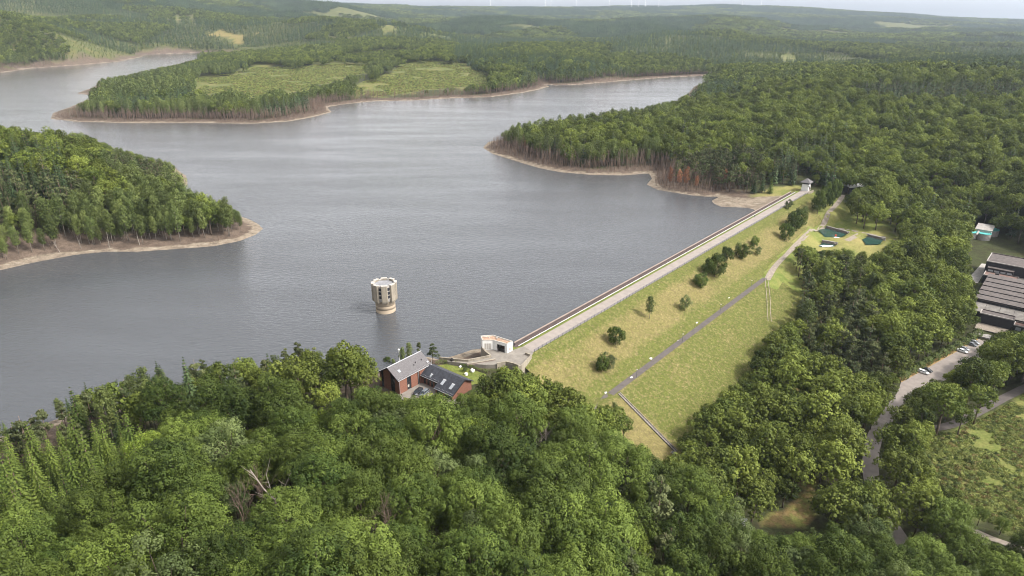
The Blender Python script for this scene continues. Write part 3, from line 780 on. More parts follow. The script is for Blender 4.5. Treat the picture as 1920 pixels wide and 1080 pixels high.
for k in range(8):
    a = 2 * math.pi * (k + 0.22) / 8
    er = Vector((math.cos(a), math.sin(a), 0)); et = Vector((-er.y, er.x, 0)); o = Vector((TX, TY, 0))
    hw = 1.42
    p = MB()                                         # wall panel, folded inward at its edges, bevelled foot
    prof = [(-hw, 4.95), (-hw * 0.82, 5.62), (hw * 0.82, 5.62), (hw, 4.95), (hw, 4.4), (-hw, 4.4)]
    lo = [o + et * b + er * (c - 0.25 if c > 5 else c) for b, c in prof]
    md = [o + et * b + er * c for b, c in prof]
    p.hexa([(q.x, q.y, 5.55) for q in lo], [(q.x, q.y, 6.3) for q in md])
    p.hexa([(q.x, q.y, 6.3) for q in md], [(q.x, q.y, 13.75) for q in md])
    pn = p.build('wall_panel', 'concrete_pale', tw)
    c = MB(); c.hexa([(q.x, q.y, 13.75) for q in [o + et * b * 1.03 + er * (cc + (0.05 if cc > 4.5 else -0.05)) for b, cc in prof]], [(q.x, q.y, 13.93) for q in [o + et * b * 1.03 + er * (cc + (0.05 if cc > 4.5 else -0.05)) for b, cc in prof]])
    c.build('coping', 'white_trim', tw)
    a2 = a + math.pi / 8
    er = Vector((math.cos(a2), math.sin(a2), 0)); et = Vector((-er.y, er.x, 0))
    MB().box(o, et, er, -0.62, 0.62, 4.5, 4.92, 6.6, 13.2).build('recess', 'concrete_grey', tw)
    for j in range(3):
        z0 = 7.6 + j * 1.85
        w = MB().box(o, et, er, -0.5, 0.5, 4.9, 4.96, z0, z0 + 1.35).build('window', 'dark_opening', tw)
        MB().box(o, et, er, -0.56, 0.56, 4.93, 5.08, z0 - 0.28, z0 - 0.02).build('sill', 'white_trim', w)
    MB().box(o, et, er, -0.62, 0.62, 4.35, 5.0, 13.2, 13.6).build('lintel', 'white_trim', tw)

# ------------------------------------------------------------------ control house, terrace, walls at the near end of the dam
cb = thing('control_house', 'white angular flat-roofed control house at the near end of the dam', 'building', (-6, 233, 5.5))
RO = [(-12.1, 237.6), (-7.4, 238.3), (0.2, 233.0), (-1.9, 230.6), (-7.1, 233.8), (-11.3, 233.6)]
def offs(ring_, d):
    out = []; n_ = len(ring_)
    ar = sum(ring_[k][0] * ring_[(k + 1) % n_][1] - ring_[(k + 1) % n_][0] * ring_[k][1] for k in range(n_))
    sg = 1 if ar > 0 else -1
    for k in range(n_):
        p0, p1, p2 = Vector(ring_[k - 1]), Vector(ring_[k]), Vector(ring_[(k + 1) % n_])
        e1 = (p1 - p0).normalized(); e2 = (p2 - p1).normalized()
        n1 = Vector((e1.y, -e1.x)) * sg; n2 = Vector((e2.y, -e2.x)) * sg
        b = (n1 + n2); b = b / max(0.3, b.dot(n1))
        out.append(tuple(p1 + b * d))
    return out
def wall_run(name, pts, thick, z0, z1, m, parent, m2=None, **kw):
    """one wall slab per side"""
    for a, b in zip(pts[:-1], pts[1:]):
        a = Vector((*a, 0)); b = Vector((*b, 0)); d = (b - a).normalized(); n_ = Vector((d.y, -d.x, 0))
        MB().box(a, d, n_, 0, (b - a).length, -thick, 0, z0, z1).build(name, m, parent)
inn = offs(RO, -0.18)
MB().prism(inn, 9.05, 9.2).build('roof', 'flat_roof', cb)
for k in range(6):                                     # outer walls, one per side; the side facing the road has the doorway
    a, b = Vector((*RO[k], 0)), Vector((*RO[(k + 1) % 6], 0)); d = (b - a).normalized(); n_ = Vector((-d.y, d.x, 0)); L = (b - a).length
    if k == 3:
        w = MB(); w.box(a, d, n_, 0.02, 1.0, -0.25, 0.0, 5.4, 9.45); w.box(a, d, n_, L - 1.6, L - 0.02, -0.25, 0.0, 5.4, 9.45); w.box(a, d, n_, 1.0, L - 1.6, -0.25, 0, 8.3, 9.45)
        wl_ = w.build('wall', 'white_wall', cb)
        MB().box(a, d, n_, 1.0, L - 1.6, -2.6, -2.5, 5.5, 8.3).build('inner_wall', 'red_roof', cb)
        MB().box(a, d, n_, 1.05, 1.13, -1.2, -0.2, 5.5, 8.2).build('door_leaf', 'galvanised', cb)
        MB().box(a, d, n_, L - 1.72, L - 1.64, -1.2, -0.2, 5.5, 8.2).build('door_leaf', 'dark_timber', cb)
    else:
        z0 = 5.4 if k in (2, 3) else -3.0
        wl_ = MB().box(a, d, n_, 0.02, L - 0.02, -0.25, 0.0, 5.45, 9.45).build('wall', 'white_wall', cb)
        if z0 < 0: MB().box(a, d, n_, -0.03, L + 0.03, -0.35, 0.06, z0, 5.45).build('base_wall', 'concrete_grey', cb)
        if k == 4:
            for q in range(3): MB().box(a, d, n_, 1.0 + q * 0.85, 1.72 + q * 0.85, 0.0, 0.03, 5.7, 8.2).build('wall_panel', 'white_trim', wl_)
        if k == 2:
            MB().box(a, d, n_, 1.0, 1.9, 0.0, 0.05, 6.3, 7.3).build('notice_board', 'red_paint', cb)
            MB().box(a, d, n_, 1.1, 1.8, 0.05, 0.07, 6.42, 7.2).build('notice', 'white_trim', cb)
    MB().box(a, d, n_, -0.03, L + 0.03, -0.3, 0.07, 9.45, 9.6).build('coping', 'white_trim', cb)
MB().box((-6.2, 236, 0), HV, HU, 0, 0.5, 0, 0.5, 9.2, 9.65).build('roof_vent', 'galvanised', cb)
MB().box((-9.2, 236.6, 0), HV, HU, 0, 0.35, 0, 0.35, 9.2, 9.55).build('roof_vent', 'galvanised', cb)

TER = [(-11.3, 233.9), (-7.1, 234.0), (-2.0, 230.9), (0.4, 233.4), (4.5, 236.5), (8.2, 231.5), (6.9, 227.4), (3.4, 219.9), (-2.2, 222.7), (-5.0, 221.8), (-9.5, 221.5), (-16.4, 222.6), (-24, 224.2), (-24.0, 225.4), (-16.4, 223.9), (-7.9, 227.6)]
ter = MB(); ter.prism(TER, 2.0, 5.56)
tag(ter.build('terrace', 'paving'), 'paved terrace in front of the white control house', kind='structure')
# the joints of the terrace paving
def low_wall(name, label, line, z0, z1, th=0.35, m='concrete_pale', cap='concrete_pale'):
    t = thing(name, label, 'wall', (line[0][0], line[0][1], z0))
    for a, b in zip(line[:-1], line[1:]):
        a = Vector((*a[:2], 0)); b = Vector((*b[:2], 0)); d = (b - a).normalized(); n_ = Vector((d.y, -d.x, 0)); L = (b - a).length
        MB().box(a, d, n_, -th / 2 + 0.01, L - th / 2, -th / 2, th / 2, z0, z1).build('wall_segment', m, t)
        MB().box(a, d, n_, -th / 2, L - th / 2 - 0.01, -th / 2 - 0.06, th / 2 + 0.06, z1, z1 + 0.12).build('coping', cap, t)
    return t
low_wall('retaining_wall', 'concrete wall with pale coping bending round the sloped basin', [(-11.6, 234.5), (-9.9, 230.6), (-8.0, 227.6), (-12, 225.9), (-16.4, 224.0), (-20, 224.5), (-24.5, 225.6), (-27.5, 226.2)], -1.0, 6.3)
low_wall('parapet_wall', 'tall concrete corner wall at the terrace above the grass slope', [(5.2, 229.6), (7.2, 227.8), (5.4, 223.8), (3.4, 219.6), (2.0, 219.0)], -4.0, 6.35)
low_wall('garden_wall', 'low bent concrete wall on the terrace edge behind the treetops', [(-5.4, 221.7), (-2.2, 222.9), (0.6, 221.6), (2.9, 219.8)], 3.0, 6.2)
low_wall('planter_kerb', 'low pinkish concrete kerb beside the terrace steps', [(-16.2, 221.6), (-11.5, 223.2), (-6.0, 225.4)], 5.3, 5.95, 0.5, 'sediment_face')
bs = MB()                                              # sloped basin below the wall
bs.poly([(-27.5, 225.8, 3.6), (-16.4, 223.9, 3.2), (-14.8, 230, 0.2), (-22, 232, 0.1)]); bs.poly([(-16.4, 223.9, 3.2), (-8.0, 227.5, 2.0), (-11.0, 236, -0.6), (-14.8, 230, 0.2)])
bs.poly([(-27.5, 225.8, 3.6), (-22, 232, 0.1), (-30, 234, -1.5), (-33, 229, -0.2)]); bs.poly([(-22, 232, 0.1), (-14.8, 230, 0.2), (-12.5, 240, -2.2), (-24, 239.5, -2.5)]); bs.poly([(-14.8, 230, 0.2), (-11.0, 236, -0.6), (-12.5, 240, -2.2)]); bs.poly([(-22, 232, 0.1), (-24, 239.5, -2.5), (-30, 234, -1.5)])
bs.v = [(a, b, c + 0.5) for a, b, c in bs.v]
tag(bs.build('basin_floor', 'sediment_face'), 'brown sealed slope of the basin below the curved wall', kind='structure')

# ------------------------------------------------------------------ crest furniture
def posts_along(root, ts, s, z0, z1, m, name='post', th=0.05):
    me = None
    for t in ts:
        q = D(t, s)
        if me is None:
            mb = MB(); mb.prism([(-th, -th), (th, -th), (th, th), (-th, th)], 0, z1 - z0); me = mb.mesh(name, m)
        o = bpy.data.objects.new(name, me); col.objects.link(o); o.parent = root; o.location = (q.x - root.location.x, q.y - root.location.y, z0 - root.location.z)
fz = thing('crest_fence', 'grey metal fence along the grass side of the dam crest', 'fence', D(0, 0.05, 5.4))
posts_along(fz, np.arange(0.5, DL - 4, 2.6), 0.08, 5.3, 6.75, 'fence_metal', 'post', 0.06)
for k, z in enumerate((5.75, 6.05, 6.35, 6.65)):
    MB().tube([D(0, 0.08, z), D(DL - 4, 0.08, z)], 0.045 if k == 3 else 0.03, 5).build('rail', 'fence_metal', fz)
gr = thing('guard_rail', 'white crash barrier on the water side of the dam crest', 'guard rail', D(0, -7.4, 5.5))
posts_along(gr, np.arange(1.5, DL - 6, 4.0), -7.4, 5.4, 6.2, 'galvanised', 'post', 0.07)
gb = MB(); q0 = [D(0, -7.25, 0), D(DL - 5, -7.25, 0)]
gb.box(q0[0], DD, DN, 0, DL - 5, -0.04, 0.04, 5.95, 6.18); gb.build('beam', 'white_wall', gr)
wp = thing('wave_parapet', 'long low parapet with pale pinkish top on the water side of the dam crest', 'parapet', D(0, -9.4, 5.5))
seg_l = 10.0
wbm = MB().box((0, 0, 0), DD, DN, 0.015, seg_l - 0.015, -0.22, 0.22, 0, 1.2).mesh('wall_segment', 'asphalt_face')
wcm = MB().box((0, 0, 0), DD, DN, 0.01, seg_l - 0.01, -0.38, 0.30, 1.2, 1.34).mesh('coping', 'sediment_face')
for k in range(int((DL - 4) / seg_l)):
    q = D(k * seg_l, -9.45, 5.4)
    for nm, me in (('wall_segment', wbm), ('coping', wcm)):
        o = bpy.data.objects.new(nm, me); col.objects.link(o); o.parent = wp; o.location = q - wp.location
def lamp(px, py, h, label, z=None):
    p = P(px, py); z = p.z
    t = thing('path_lamp', label, 'lamp post', p, 'lamp posts along the slope path')
    MB().tube([(p.x, p.y, z - 0.2), (p.x, p.y, z + h)], [0.09, 0.06], 8).build('pole', 'fence_metal', t)
    MB().tube([(p.x, p.y, z + h), (p.x, p.y, z + h + 0.12), (p.x, p.y, z + h + 0.34), (p.x, p.y, z + h + 0.4)], [0.1, 0.28, 0.24, 0.04], 10).build('lamp_head', 'white_trim', t)
    MB().prism(ring(p.x, p.y, 0.28, 10), z - 0.1, z + 0.12).build('base', 'concrete_pale', t)
for (px, py), w in zip(((1193, 711), (1279, 643), (1350, 586), (1408, 540)), ('nearest the wood', 'second from the wood', 'third from the wood', 'nearest the gravel track')):
    lamp(px, py, 4.0, 'slim lamp post on the slope path, ' + w)
cov = None
spots = [((1135, 737), 'beside the slope path near the wood'), ((1184, 709), 'at the foot of the first slope path lamp'), ((1220, 673), 'beside the slope path, second from the wood'), ((1271, 640), 'at the foot of the second slope path lamp'), ((1306, 606), 'beside the middle of the slope path'), ((1366, 559), 'beside the slope path, past its middle'), ((1422, 515), 'beside the end of the slope path'),
         ((1044, 641), 'below the crest fence, nearest the terrace'), ((1140, 589), 'below the crest fence, second from the terrace'), ((1233, 534), 'below the crest fence, third from the terrace'), ((1299, 494), 'below the crest fence, fourth from the terrace'), ((1364, 456), 'below the crest fence, fifth from the terrace'), ((1448, 409), 'below the crest fence, nearest the white valve tower')]
for (px, py), w in spots:
    p = P(px, py)
    t = thing('concrete_cover', 'small white concrete cover ' + w, 'cover', p, 'concrete covers on the dam slope')
    MB().box(p, DD, DN, -0.6, 0.6, -0.38, 0.38, p.z - 0.5, p.z + 0.30).build('slab', 'white_stone', t)
    MB().box(p, DD, DN, -0.3, 0.3, -0.22, 0.22, p.z + 0.30, p.z + 0.38).build('lid', 'concrete_grey', t)
# ditch down the left abutment
dt = thing('drain_channel', 'straight stone drain running down the grass at the wooded end of the dam', 'drain', D(14.5, 29.5, -7.7))
for k in range(13):
    s0 = 29.8 + k * 2.05; q = D(14.6 - k * 0.26, s0)
    z0 = float(dam_z(s0)) ; z1 = float(dam_z(s0 + 2.0))
    for a0, a1, zz in ((-0.75, -0.45, 0.38), (0.45, 0.75, 0.38), (-0.45, 0.45, 0.06)):
        m_ = MB(); c0 = [q + DD * a0, q + DD * a1, q + DD * (a1 - 0.25) + DN * 2.0, q + DD * (a0 - 0.25) + DN * 2.0]
        m_.hexa([(c.x, c.y, zc - 0.6) for c, zc in zip(c0, (z0, z0, z1, z1))], [(c.x, c.y, zc + zz) for c, zc in zip(c0, (z0, z0, z1, z1))])
        m_.build('side_stone' if zz > 0.2 else 'channel_bed', 'stone', dt)
p = P(1262, 852)
hb = thing('drain_shaft', 'small square concrete shaft at the foot of the stone drain', 'shaft', p)
MB().box(p, DD, DN, -0.8, 0.8, -0.8, 0.8, p.z - 0.4, p.z + 0.8).build('shaft_wall', 'concrete_pale', hb)
MB().box(p, DD, DN, -0.55, 0.55, -0.55, 0.55, p.z + 0.8, p.z + 0.85).build('cover', 'dark_opening', hb)

# ------------------------------------------------------------------ valve tower at the far end
V0 = un(1510, 358, 5.0)
vt = thing('valve_tower', 'small white tapered tower with grey pyramid roof at the far end of the dam', 'tower', V0)
def sq(c, hx, hy, z): return [(c.x + DD.x * a * hx + DN.x * b * hy, c.y + DD.y * a * hx + DN.y * b * hy, z) for a, b in ((-1, -1), (-1, 1), (1, 1), (1, -1))][::-1]
c = V0
MB().hexa(sq(c, 2.9, 2.9, 1.0), sq(c, 2.2, 2.2, 10.3)).build('wall', 'white_wall', vt)
MB().hexa(sq(c, 1.85, 1.85, 10.3), sq(c, 1.85, 1.85, 11.3)).build('lantern', 'dark_opening', vt)
for a in (-1, 1):
    for b in (-1, 1):
        q = c + DD * a * 1.95 + DN * b * 1.95; MB().prism([(q.x - .15, q.y - .15), (q.x + .15, q.y - .15), (q.x + .15, q.y + .15), (q.x - .15, q.y + .15)], 10.3, 11.3).build('post', 'dark_timber', vt)
rf = MB().hexa(sq(c, 3.7, 3.7, 11.3), sq(c, 3.7, 3.7, 11.55)).build('eaves', 'dark_timber', vt)
MB().hexa(sq(c, 3.65, 3.65, 11.55), sq(c, 0.12, 0.12, 14.4)).build('roof', 'slate_grey', vt)
dr = c + DN * 2.45 - DD * 0.4
MB().hexa([(v[0], v[1], 5.5) for v in sq(dr + DN * 0.15, 0.6, 0.25, 0)], [(v[0], v[1], 7.8) for v in sq(dr + DN * 0.05, 0.6, 0.25, 0)]).build('door', 'red_roof', vt)
st = MB()
for k in range(7): st.box(c, DD, DN, -2.6 + k * 0.62, -1.98 + k * 0.62, 2.45 - k * 0.04, 2.85 - k * 0.04, 9.2 - k * 0.42, 9.55 - k * 0.42)
st.build('stair_rail', 'fence_metal', vt)
low_wall('end_wall', 'pale parapet on the road side at the far end of the dam', [tuple(D(DL - 2, 0.6)[:2]), tuple(D(DL + 8, 1.2)[:2])], 4.0, 6.4)

# ------------------------------------------------------------------ white-roofed shed among trees
p = un(1603, 354, 5)
sd_ = thing('white_shed', 'long low shed with bright white roof half hidden among trees', 'building', p)
ux = Vector((0.93, 0.36, 0)).normalized(); uy = Vector((-ux.y, ux.x, 0))
MB().box(p, ux, uy, -9, 9, -3.5, 3.5, p.z - 4, p.z + 2.4).build('wall', 'dark_timber', sd_)
m_ = MB()
for a, b, za, zb in ((-4.2, 0, 2.4, 3.5), (0, 4.2, 3.5, 2.4)):
    q = [p + ux * -9.6 + uy * a, p + ux * 9.6 + uy * a, p + ux * 9.6 + uy * b, p + ux * -9.6 + uy * b]
    m_.hexa([(q[0].x, q[0].y, p.z + za), (q[1].x, q[1].y, p.z + za), (q[2].x, q[2].y, p.z + zb), (q[3].x, q[3].y, p.z + zb)], [(q[0].x, q[0].y, p.z + za + .15), (q[1].x, q[1].y, p.z + za + .15), (q[2].x, q[2].y, p.z + zb + .15), (q[3].x, q[3].y, p.z + zb + .15)])
m_.build('roof', 'white_wall', sd_)
for k in range(3): MB().box(p, ux, uy, -7 + k * 4.6, -5 + k * 4.6, -3.56, -3.5, p.z - 0.3, p.z + 1.6).build('window', 'glass', sd_)

# ------------------------------------------------------------------ settling ponds
for k, (q, w) in enumerate(zip(PONDW, ('nearest the dam', 'farthest from the gravel track', 'half covered in white foam by the treetops'))):
    cx = sum(p.x for p in q) / len(q); cy_ = sum(p.y for p in q) / len(q)
    po = MB().poly([(cx + (p.x - cx) * 1.08, cy_ + (p.y - cy_) * 1.08, -8.9) for p in q][::-1])
    tag(po.build('pond', 'pond_water'), ['teal settling pond with a stone end wall', 'dark teal settling pond beside the wood', 'settling pond flecked with white foam by the treetops'][k], kind='structure')
    a, b = (q[1], q[2]); d = (b - a).normalized(); n_ = Vector((d.y, -d.x, 0)); L = (b - a).length
    t = thing('stone_wall', 'dark stone end wall of the settling pond ' + w, 'wall', a, 'end walls of the settling ponds')
    MB().box(a, d, n_, -1.2, L + 1.2, -1.5, -0.9, -11, -7.4).build('coping', 'concrete_grey', t)
    stone = MB().box((0, 0, 0), Vector((1, 0, 0)), Vector((0, 1, 0)), -0.72, 0.72, -0.5, 0.5, 0, 0.62).mesh('stone', 'stone')
    nn = max(3, int((L + 2) / 1.55))
    for r_ in range(3):
        for j in range(nn):
            o = bpy.data.objects.new('stone', stone); col.objects.link(o); o.parent = t
            w_ = a + d * (-1 + (j + 0.5 * (r_ % 2)) * 1.55 + 0.5) + n_ * (-0.65 + 0.30 * (2 - r_) + random.uniform(-.1, .1))
            o.location = (w_.x - a.x, w_.y - a.y, -9.4 + r_ * 0.66 - a.z); o.rotation_euler = (random.uniform(-.1, .1), random.uniform(-.1, .1), math.atan2(d.y, d.x) + random.uniform(-.1, .1))
q = un(1571, 446, -8.7)
fo = MB().prism([(q.x + 2.2 * math.cos(a) * (0.7 + 0.5 * math.sin(3 * a + 1)), q.y + 2.6 * math.sin(a)) for a in np.linspace(0, 2 * math.pi, 16, endpoint=False)], -8.95, -8.8)
tag(fo.build('foam_patch', 'foam'), 'white foam patch at the corner of the teal pond nearest the dam', 'foam')
q = un(1548, 461, -8.7)
fo = MB().prism([(q.x + 4.5 * math.cos(a) * (0.75 + 0.4 * math.sin(3 * a + 1)), q.y + 2.0 * math.sin(a) * (0.8 + 0.3 * math.sin(5 * a))) for a in np.linspace(0, 2 * math.pi, 20, endpoint=False)], -8.95, -8.78)
tag(fo.build('foam_patch', 'foam'), 'ragged white foam floating on the pond beside the treetops', 'foam')
q = un(1566, 446.5, -8)
rb = thing('warning_ring', 'small red lifebuoy box on a post beside the teal pond', 'lifebuoy', q)
MB().prism(ring(q.x, q.y, 0.12, 8), -8.2, -6.8).build('post', 'galvanised', rb)
MB().box(q, Vector((1, 0, 0)), Vector((0, 1, 0)), -.5, .5, -.25, .25, -6.8, -5.7).build('case', 'red_paint', rb)
road('pond_path', [un(1588, 451, -8), un(1604, 443, -8), un(1612, 438, -8)], 3.2, 'gravel', 'short pale gravel patch between the two teal ponds', 0.08, wob=0.4)
road('pond_lane', [un(1540, 417, -5), un(1580, 426, -7), un(1608, 435, -8), un(1665, 446, -8.5), un(1690, 452, -9)], 2.2, 'gravel', 'faint gravel lane behind the settling ponds', 0.03)

# ------------------------------------------------------------------ brick house
ZH = 4.35
hs = thing('brick_house', 'two-wing red brick house with grey and black roofs above the lake', 'house', (-35, 206, ZH))
def slab(mb, q, th):
    q = [Vector(x) for x in q]
    n_ = (q[1] - q[0]).cross(q[2] - q[0]).normalized()
    if n_.z < 0: q = q[::-1]; n_ = -n_
    mb.hexa([tuple(p - n_ * th) for p in q], [tuple(p) for p in q]); return mb
RN = Vector((-42.55, 205.2, 0))                        # near ridge end of the grey wing
ZR, ZE, HWD, RL = 13.3, 9.9, 5.25, 15.9
def W(o, a, b, z): p = o + HU * a + HV * b; return Vector((p.x, p.y, z))
# walls of the grey wing: brick piers with full-height dark bays between
def gable_ring(o, a, b0, b1, zt0, zt1, z0):
    return None
wi = HWD - 0.55
def zroof(b): return ZR - abs(b) * (ZR - ZE) / HWD - 0.22
core = MB()
rg0 = [W(RN, 0.75, b, z) for b, z in ((-wi, ZH - 1), (wi, ZH - 1), (wi, zroof(wi)), (0, zroof(0)), (-wi, zroof(wi)))]
rg1 = [W(RN, RL - 0.6, b, z) for b, z in ((-wi, ZH - 1), (wi, ZH - 1), (wi, zroof(wi)), (0, zroof(0)), (-wi, zroof(wi)))]
core.hexa(rg1, rg0); core.build('wall', 'dark_timber', hs)
def pier(b0, b1, a=0.75):
    m_ = MB(); 
    bs_ = sorted([b0, b1] + ([0] if b0 < 0 < b1 else []))
    f = [W(RN, a - 0.2, b0, ZH - 1), W(RN, a - 0.2, b1, ZH - 1)] + [W(RN, a - 0.2, b, zroof(b) - 0.05) for b in bs_[::-1]]
    g = [p + HU * 0.16 for p in f]
    m_.hexa(g, f); m_.build('brick_pier', 'brick', hs)
pier(-2.9, 0.55); pier(2.75, wi + 0.18); pier(-wi - 0.18, -4.2)
def wallbox(a0, a1, z0, z1, m_, name, out=0.18, inn_=0.0, par=hs):
    return MB().box(RN, HU, HV, a0, a1, wi + inn_, wi + out, z0, z1).build(name, m_, par)
zt = zroof(wi) - 0.08
wallbox(0.56, 4.2, ZH - 1, zt, 'brick', 'brick_pier', 0.2); wallbox(6.1, 9.2, ZH - 1, zt, 'brick', 'brick_pier', 0.2); wallbox(10.2, RL - 0.6, ZH - 1, zt, 'brick', 'brick_pier', 0.2)
for a0, a1 in ((4.3, 6.0), (9.3, 10.1)):
    for z0, z1 in ((ZH + 0.3, ZH + 2.3), (ZH + 3.0, ZH + 4.7)):
        w_ = wallbox(a0 + 0.08, a1 - 0.08, z0, z1, 'glass', 'window', 0.06)
        wallbox(a0, a1, z0 - 0.12, z0 - 0.01, 'trim_dark', 'sill', 0.14, 0.0, w_)
        wallbox((a0 + a1) / 2 - 0.04, (a0 + a1) / 2 + 0.04, z0, z1, 'trim_dark', 'mullion', 0.1, 0.0, w_)
wallbox(4.5, 5.3, ZH + 1.0, ZH + 2.0, 'white_trim', 'window_blind', 0.08)
for b0, b1 in ((0.7, 2.6), (-4.1, -3.0)):
    for z0, z1 in ((ZH + 0.3, ZH + 2.3), (ZH + 3.0, min(ZH + 5.2, zroof(max(abs(b0), abs(b1))) - 0.4))):
        w_ = MB().box(RN, HU, HV, 0.62, 0.74, b0 + 0.1, b1 - 0.1, z0, z1).build('window', 'glass', hs)
        MB().box(RN, HU, HV, 0.56, 0.74, (b0 + b1) / 2 - 0.04, (b0 + b1) / 2 + 0.04, z0 - 0.02, z1 + 0.02).build('mullion', 'trim_dark', w_)
for sgn in (1, -1):
    r_ = MB(); slab(r_, [W(RN, 0, 0, ZR), W(RN, RL, 0, ZR), W(RN, RL, sgn * HWD, ZE), W(RN, 0, sgn * HWD, ZE)], 0.2)
    roof = r_.build('roof', 'slate_grey', hs)
    fa = MB(); fa.tube([W(RN, -0.02, sgn * HWD * 1.015, ZE - 0.1), W(RN, RL, sgn * HWD * 1.015, ZE - 0.1)], 0.09, 6); fa.build('gutter', 'zinc', roof)
    bgd = MB(); slab(bgd, [W(RN, -0.12, 0, ZR - 0.03), W(RN, -0.003, 0, ZR - 0.03), W(RN, -0.003, sgn * HWD, ZE - 0.03), W(RN, -0.12, sgn * HWD, ZE - 0.03)], 0.32); bgd.build('verge_board', 'dark_timber', roof)
    if sgn == 1:
        roof_main = roof
        # courses of slates, each its own thickness
        for k in range(11):
            f0 = (k + 0.0) / 11; f1 = (k + 1.0) / 11
            c_ = MB(); b0, b1 = HWD * f0, HWD * f1; z0, z1 = ZR + (ZE - ZR) * f0, ZR + (ZE - ZR) * f1
            slab(c_, [W(RN, 0.01, b0, z0 + 0.01), W(RN, RL - 0.01, b0, z0 + 0.01), W(RN, RL - 0.01, b1, z1 + 0.05), W(RN, 0.01, b1, z1 + 0.05)], 0.04)
            c_.build('slate_course', 'slate_grey', roof)
        for a, f, w2, l2, m_ in ((3.0, 0.42, 0.45, 0.9, 'sky_window'),):
            b0 = HWD * f; q = [W(RN, a - w2, b0, ZR + (ZE - ZR) * f + 0.12), W(RN, a + w2, b0, ZR + (ZE - ZR) * f + 0.12)]
            f2 = f + l2 / HWD; q += [W(RN, a + w2, HWD * f2, ZR + (ZE - ZR) * f2 + 0.12), W(RN, a - w2, HWD * f2, ZR + (ZE - ZR) * f2 + 0.12)]
            x = MB(); slab(x, q, 0.14); x.build('skylight', m_, roof)
        for a, f in ((9.4, 0.60), (10.6, 0.50), (13.4, 0.52)):
            q = W(RN, a, HWD * f, ZR + (ZE - ZR) * f); MB().tube([(q.x, q.y, q.z - 0.1), (q.x, q.y, q.z + 0.55)], 0.14, 8).build('vent_pipe', 'trim_dark', roof)
MB().tube([W(RN, -0.1, 0, ZR + 0.05), W(RN, RL + 0.1, 0, ZR + 0.05)], 0.14, 6).build('ridge_tile', 'zinc', hs)
MB().tube([W(RN, 9.6, wi + 0.3, ZE - 0.1), W(RN, 9.6, wi + 0.3, ZH)], 0.07, 6).build('downpipe', 'zinc', hs)
MB().tube([W(RN, 0.7, wi + 0.3, ZE - 0.1), W(RN, 0.7, wi + 0.3, ZH)], 0.07, 6).build('downpipe', 'zinc', hs)
# black wing
R2 = Vector((-29.6, 213.9, 0)); ZR2 = 10.1; SL = 0.56; L2 = 17.5
def X2(v, u, z): p = R2 + HV * v + HU * u; return Vector((p.x, p.y, z))
def zr2(u): return ZR2 - abs(u) * SL
VB = 8.8                                               # where the eave steps out over the garages
r_ = MB(); slab(r_, [X2(-1.2, 0, ZR2), X2(VB, 0, ZR2), X2(VB, -4.4, zr2(4.4)), X2(-1.2, -4.4, zr2(4.4))], 0.18); ra = r_.build('roof', 'slate_black', hs)
r_ = MB(); slab(r_, [X2(VB + 0.005, 0, ZR2), X2(L2, 0, ZR2), X2(L2, -6.4, zr2(6.4)), X2(VB + 0.005, -6.4, zr2(6.4))], 0.18); rb_ = r_.build('roof', 'slate_black', hs)
r_ = MB(); slab(r_, [X2(-1.2, 0.005, ZR2), X2(L2, 0.005, ZR2), X2(L2, 4.2, zr2(4.2)), X2(-1.2, 4.2, zr2(4.2))], 0.18); r_.build('roof', 'slate_black', hs)
for k in range(9):
    f0, f1 = k / 9, (k + 1) / 9
    c_ = MB(); slab(c_, [X2(-1.19, -4.4 * f0, zr2(4.4 * f0) + 0.01), X2(VB - .01, -4.4 * f0, zr2(4.4 * f0) + 0.01), X2(VB - .01, -4.4 * f1, zr2(4.4 * f1) + 0.05), X2(-1.19, -4.4 * f1, zr2(4.4 * f1) + 0.05)], 0.04); c_.build('slate_course', 'slate_black', ra)
for k in range(13):
    f0, f1 = k / 13, (k + 1) / 13
    c_ = MB(); slab(c_, [X2(VB + .01, -6.4 * f0, zr2(6.4 * f0) + 0.01), X2(L2 - .01, -6.4 * f0, zr2(6.4 * f0) + 0.01), X2(L2 - .01, -6.4 * f1, zr2(6.4 * f1) + 0.05), X2(VB + .01, -6.4 * f1, zr2(6.4 * f1) + 0.05)], 0.04); c_.build('slate_course', 'slate_black', rb_)
for v, u, w2, l2, par in ((4.4, -2.9, 0.35, 0.8, ra), (10.6, -2.9, 0.55, 1.7, rb_), (14.8, -3.1, 0.55, 1.7, rb_)):
    x = MB(); slab(x, [X2(v - w2, u, zr2(u) + 0.16), X2(v + w2, u, zr2(u) + 0.16), X2(v + w2, u - l2, zr2(u - l2) + 0.16), X2(v - w2, u - l2, zr2(u - l2) + 0.16)], 0.16); sk = x.build('skylight', 'sky_window', par)
    x = MB(); slab(x, [X2(v - w2 - .1, u + .35, zr2(u + .35) + 0.14), X2(v + w2 + .1, u + .35, zr2(u + .35) + 0.14), X2(v + w2 + .1, u + 0.02, zr2(u) + 0.14), X2(v - w2 - .1, u + 0.02, zr2(u) + 0.14)], 0.14); x.build('frame', 'zinc', sk)
for par, v0, v1, u in ((ra, -1.2, VB, -4.46), (rb_, VB, L2, -6.46)):
    MB().tube([X2(v0, u, zr2(abs(u)) - 0.1), X2(v1, u, zr2(abs(u)) - 0.1)], 0.09, 6).build('gutter', 'zinc', par)
    stp = MB().box((0, 0, 0), HV, HU, -0.05, 0.05, -0.05, 0.05, 0, 0.16).mesh('snow_guard', 'zinc')
    for v in np.arange(v0 + 0.5, v1, 0.62):
        q = X2(v, u + 0.5, zr2(abs(u) - 0.5) + 0.03); o = bpy.data.objects.new('snow_guard', stp); col.objects.link(o); o.parent = par; o.location = q
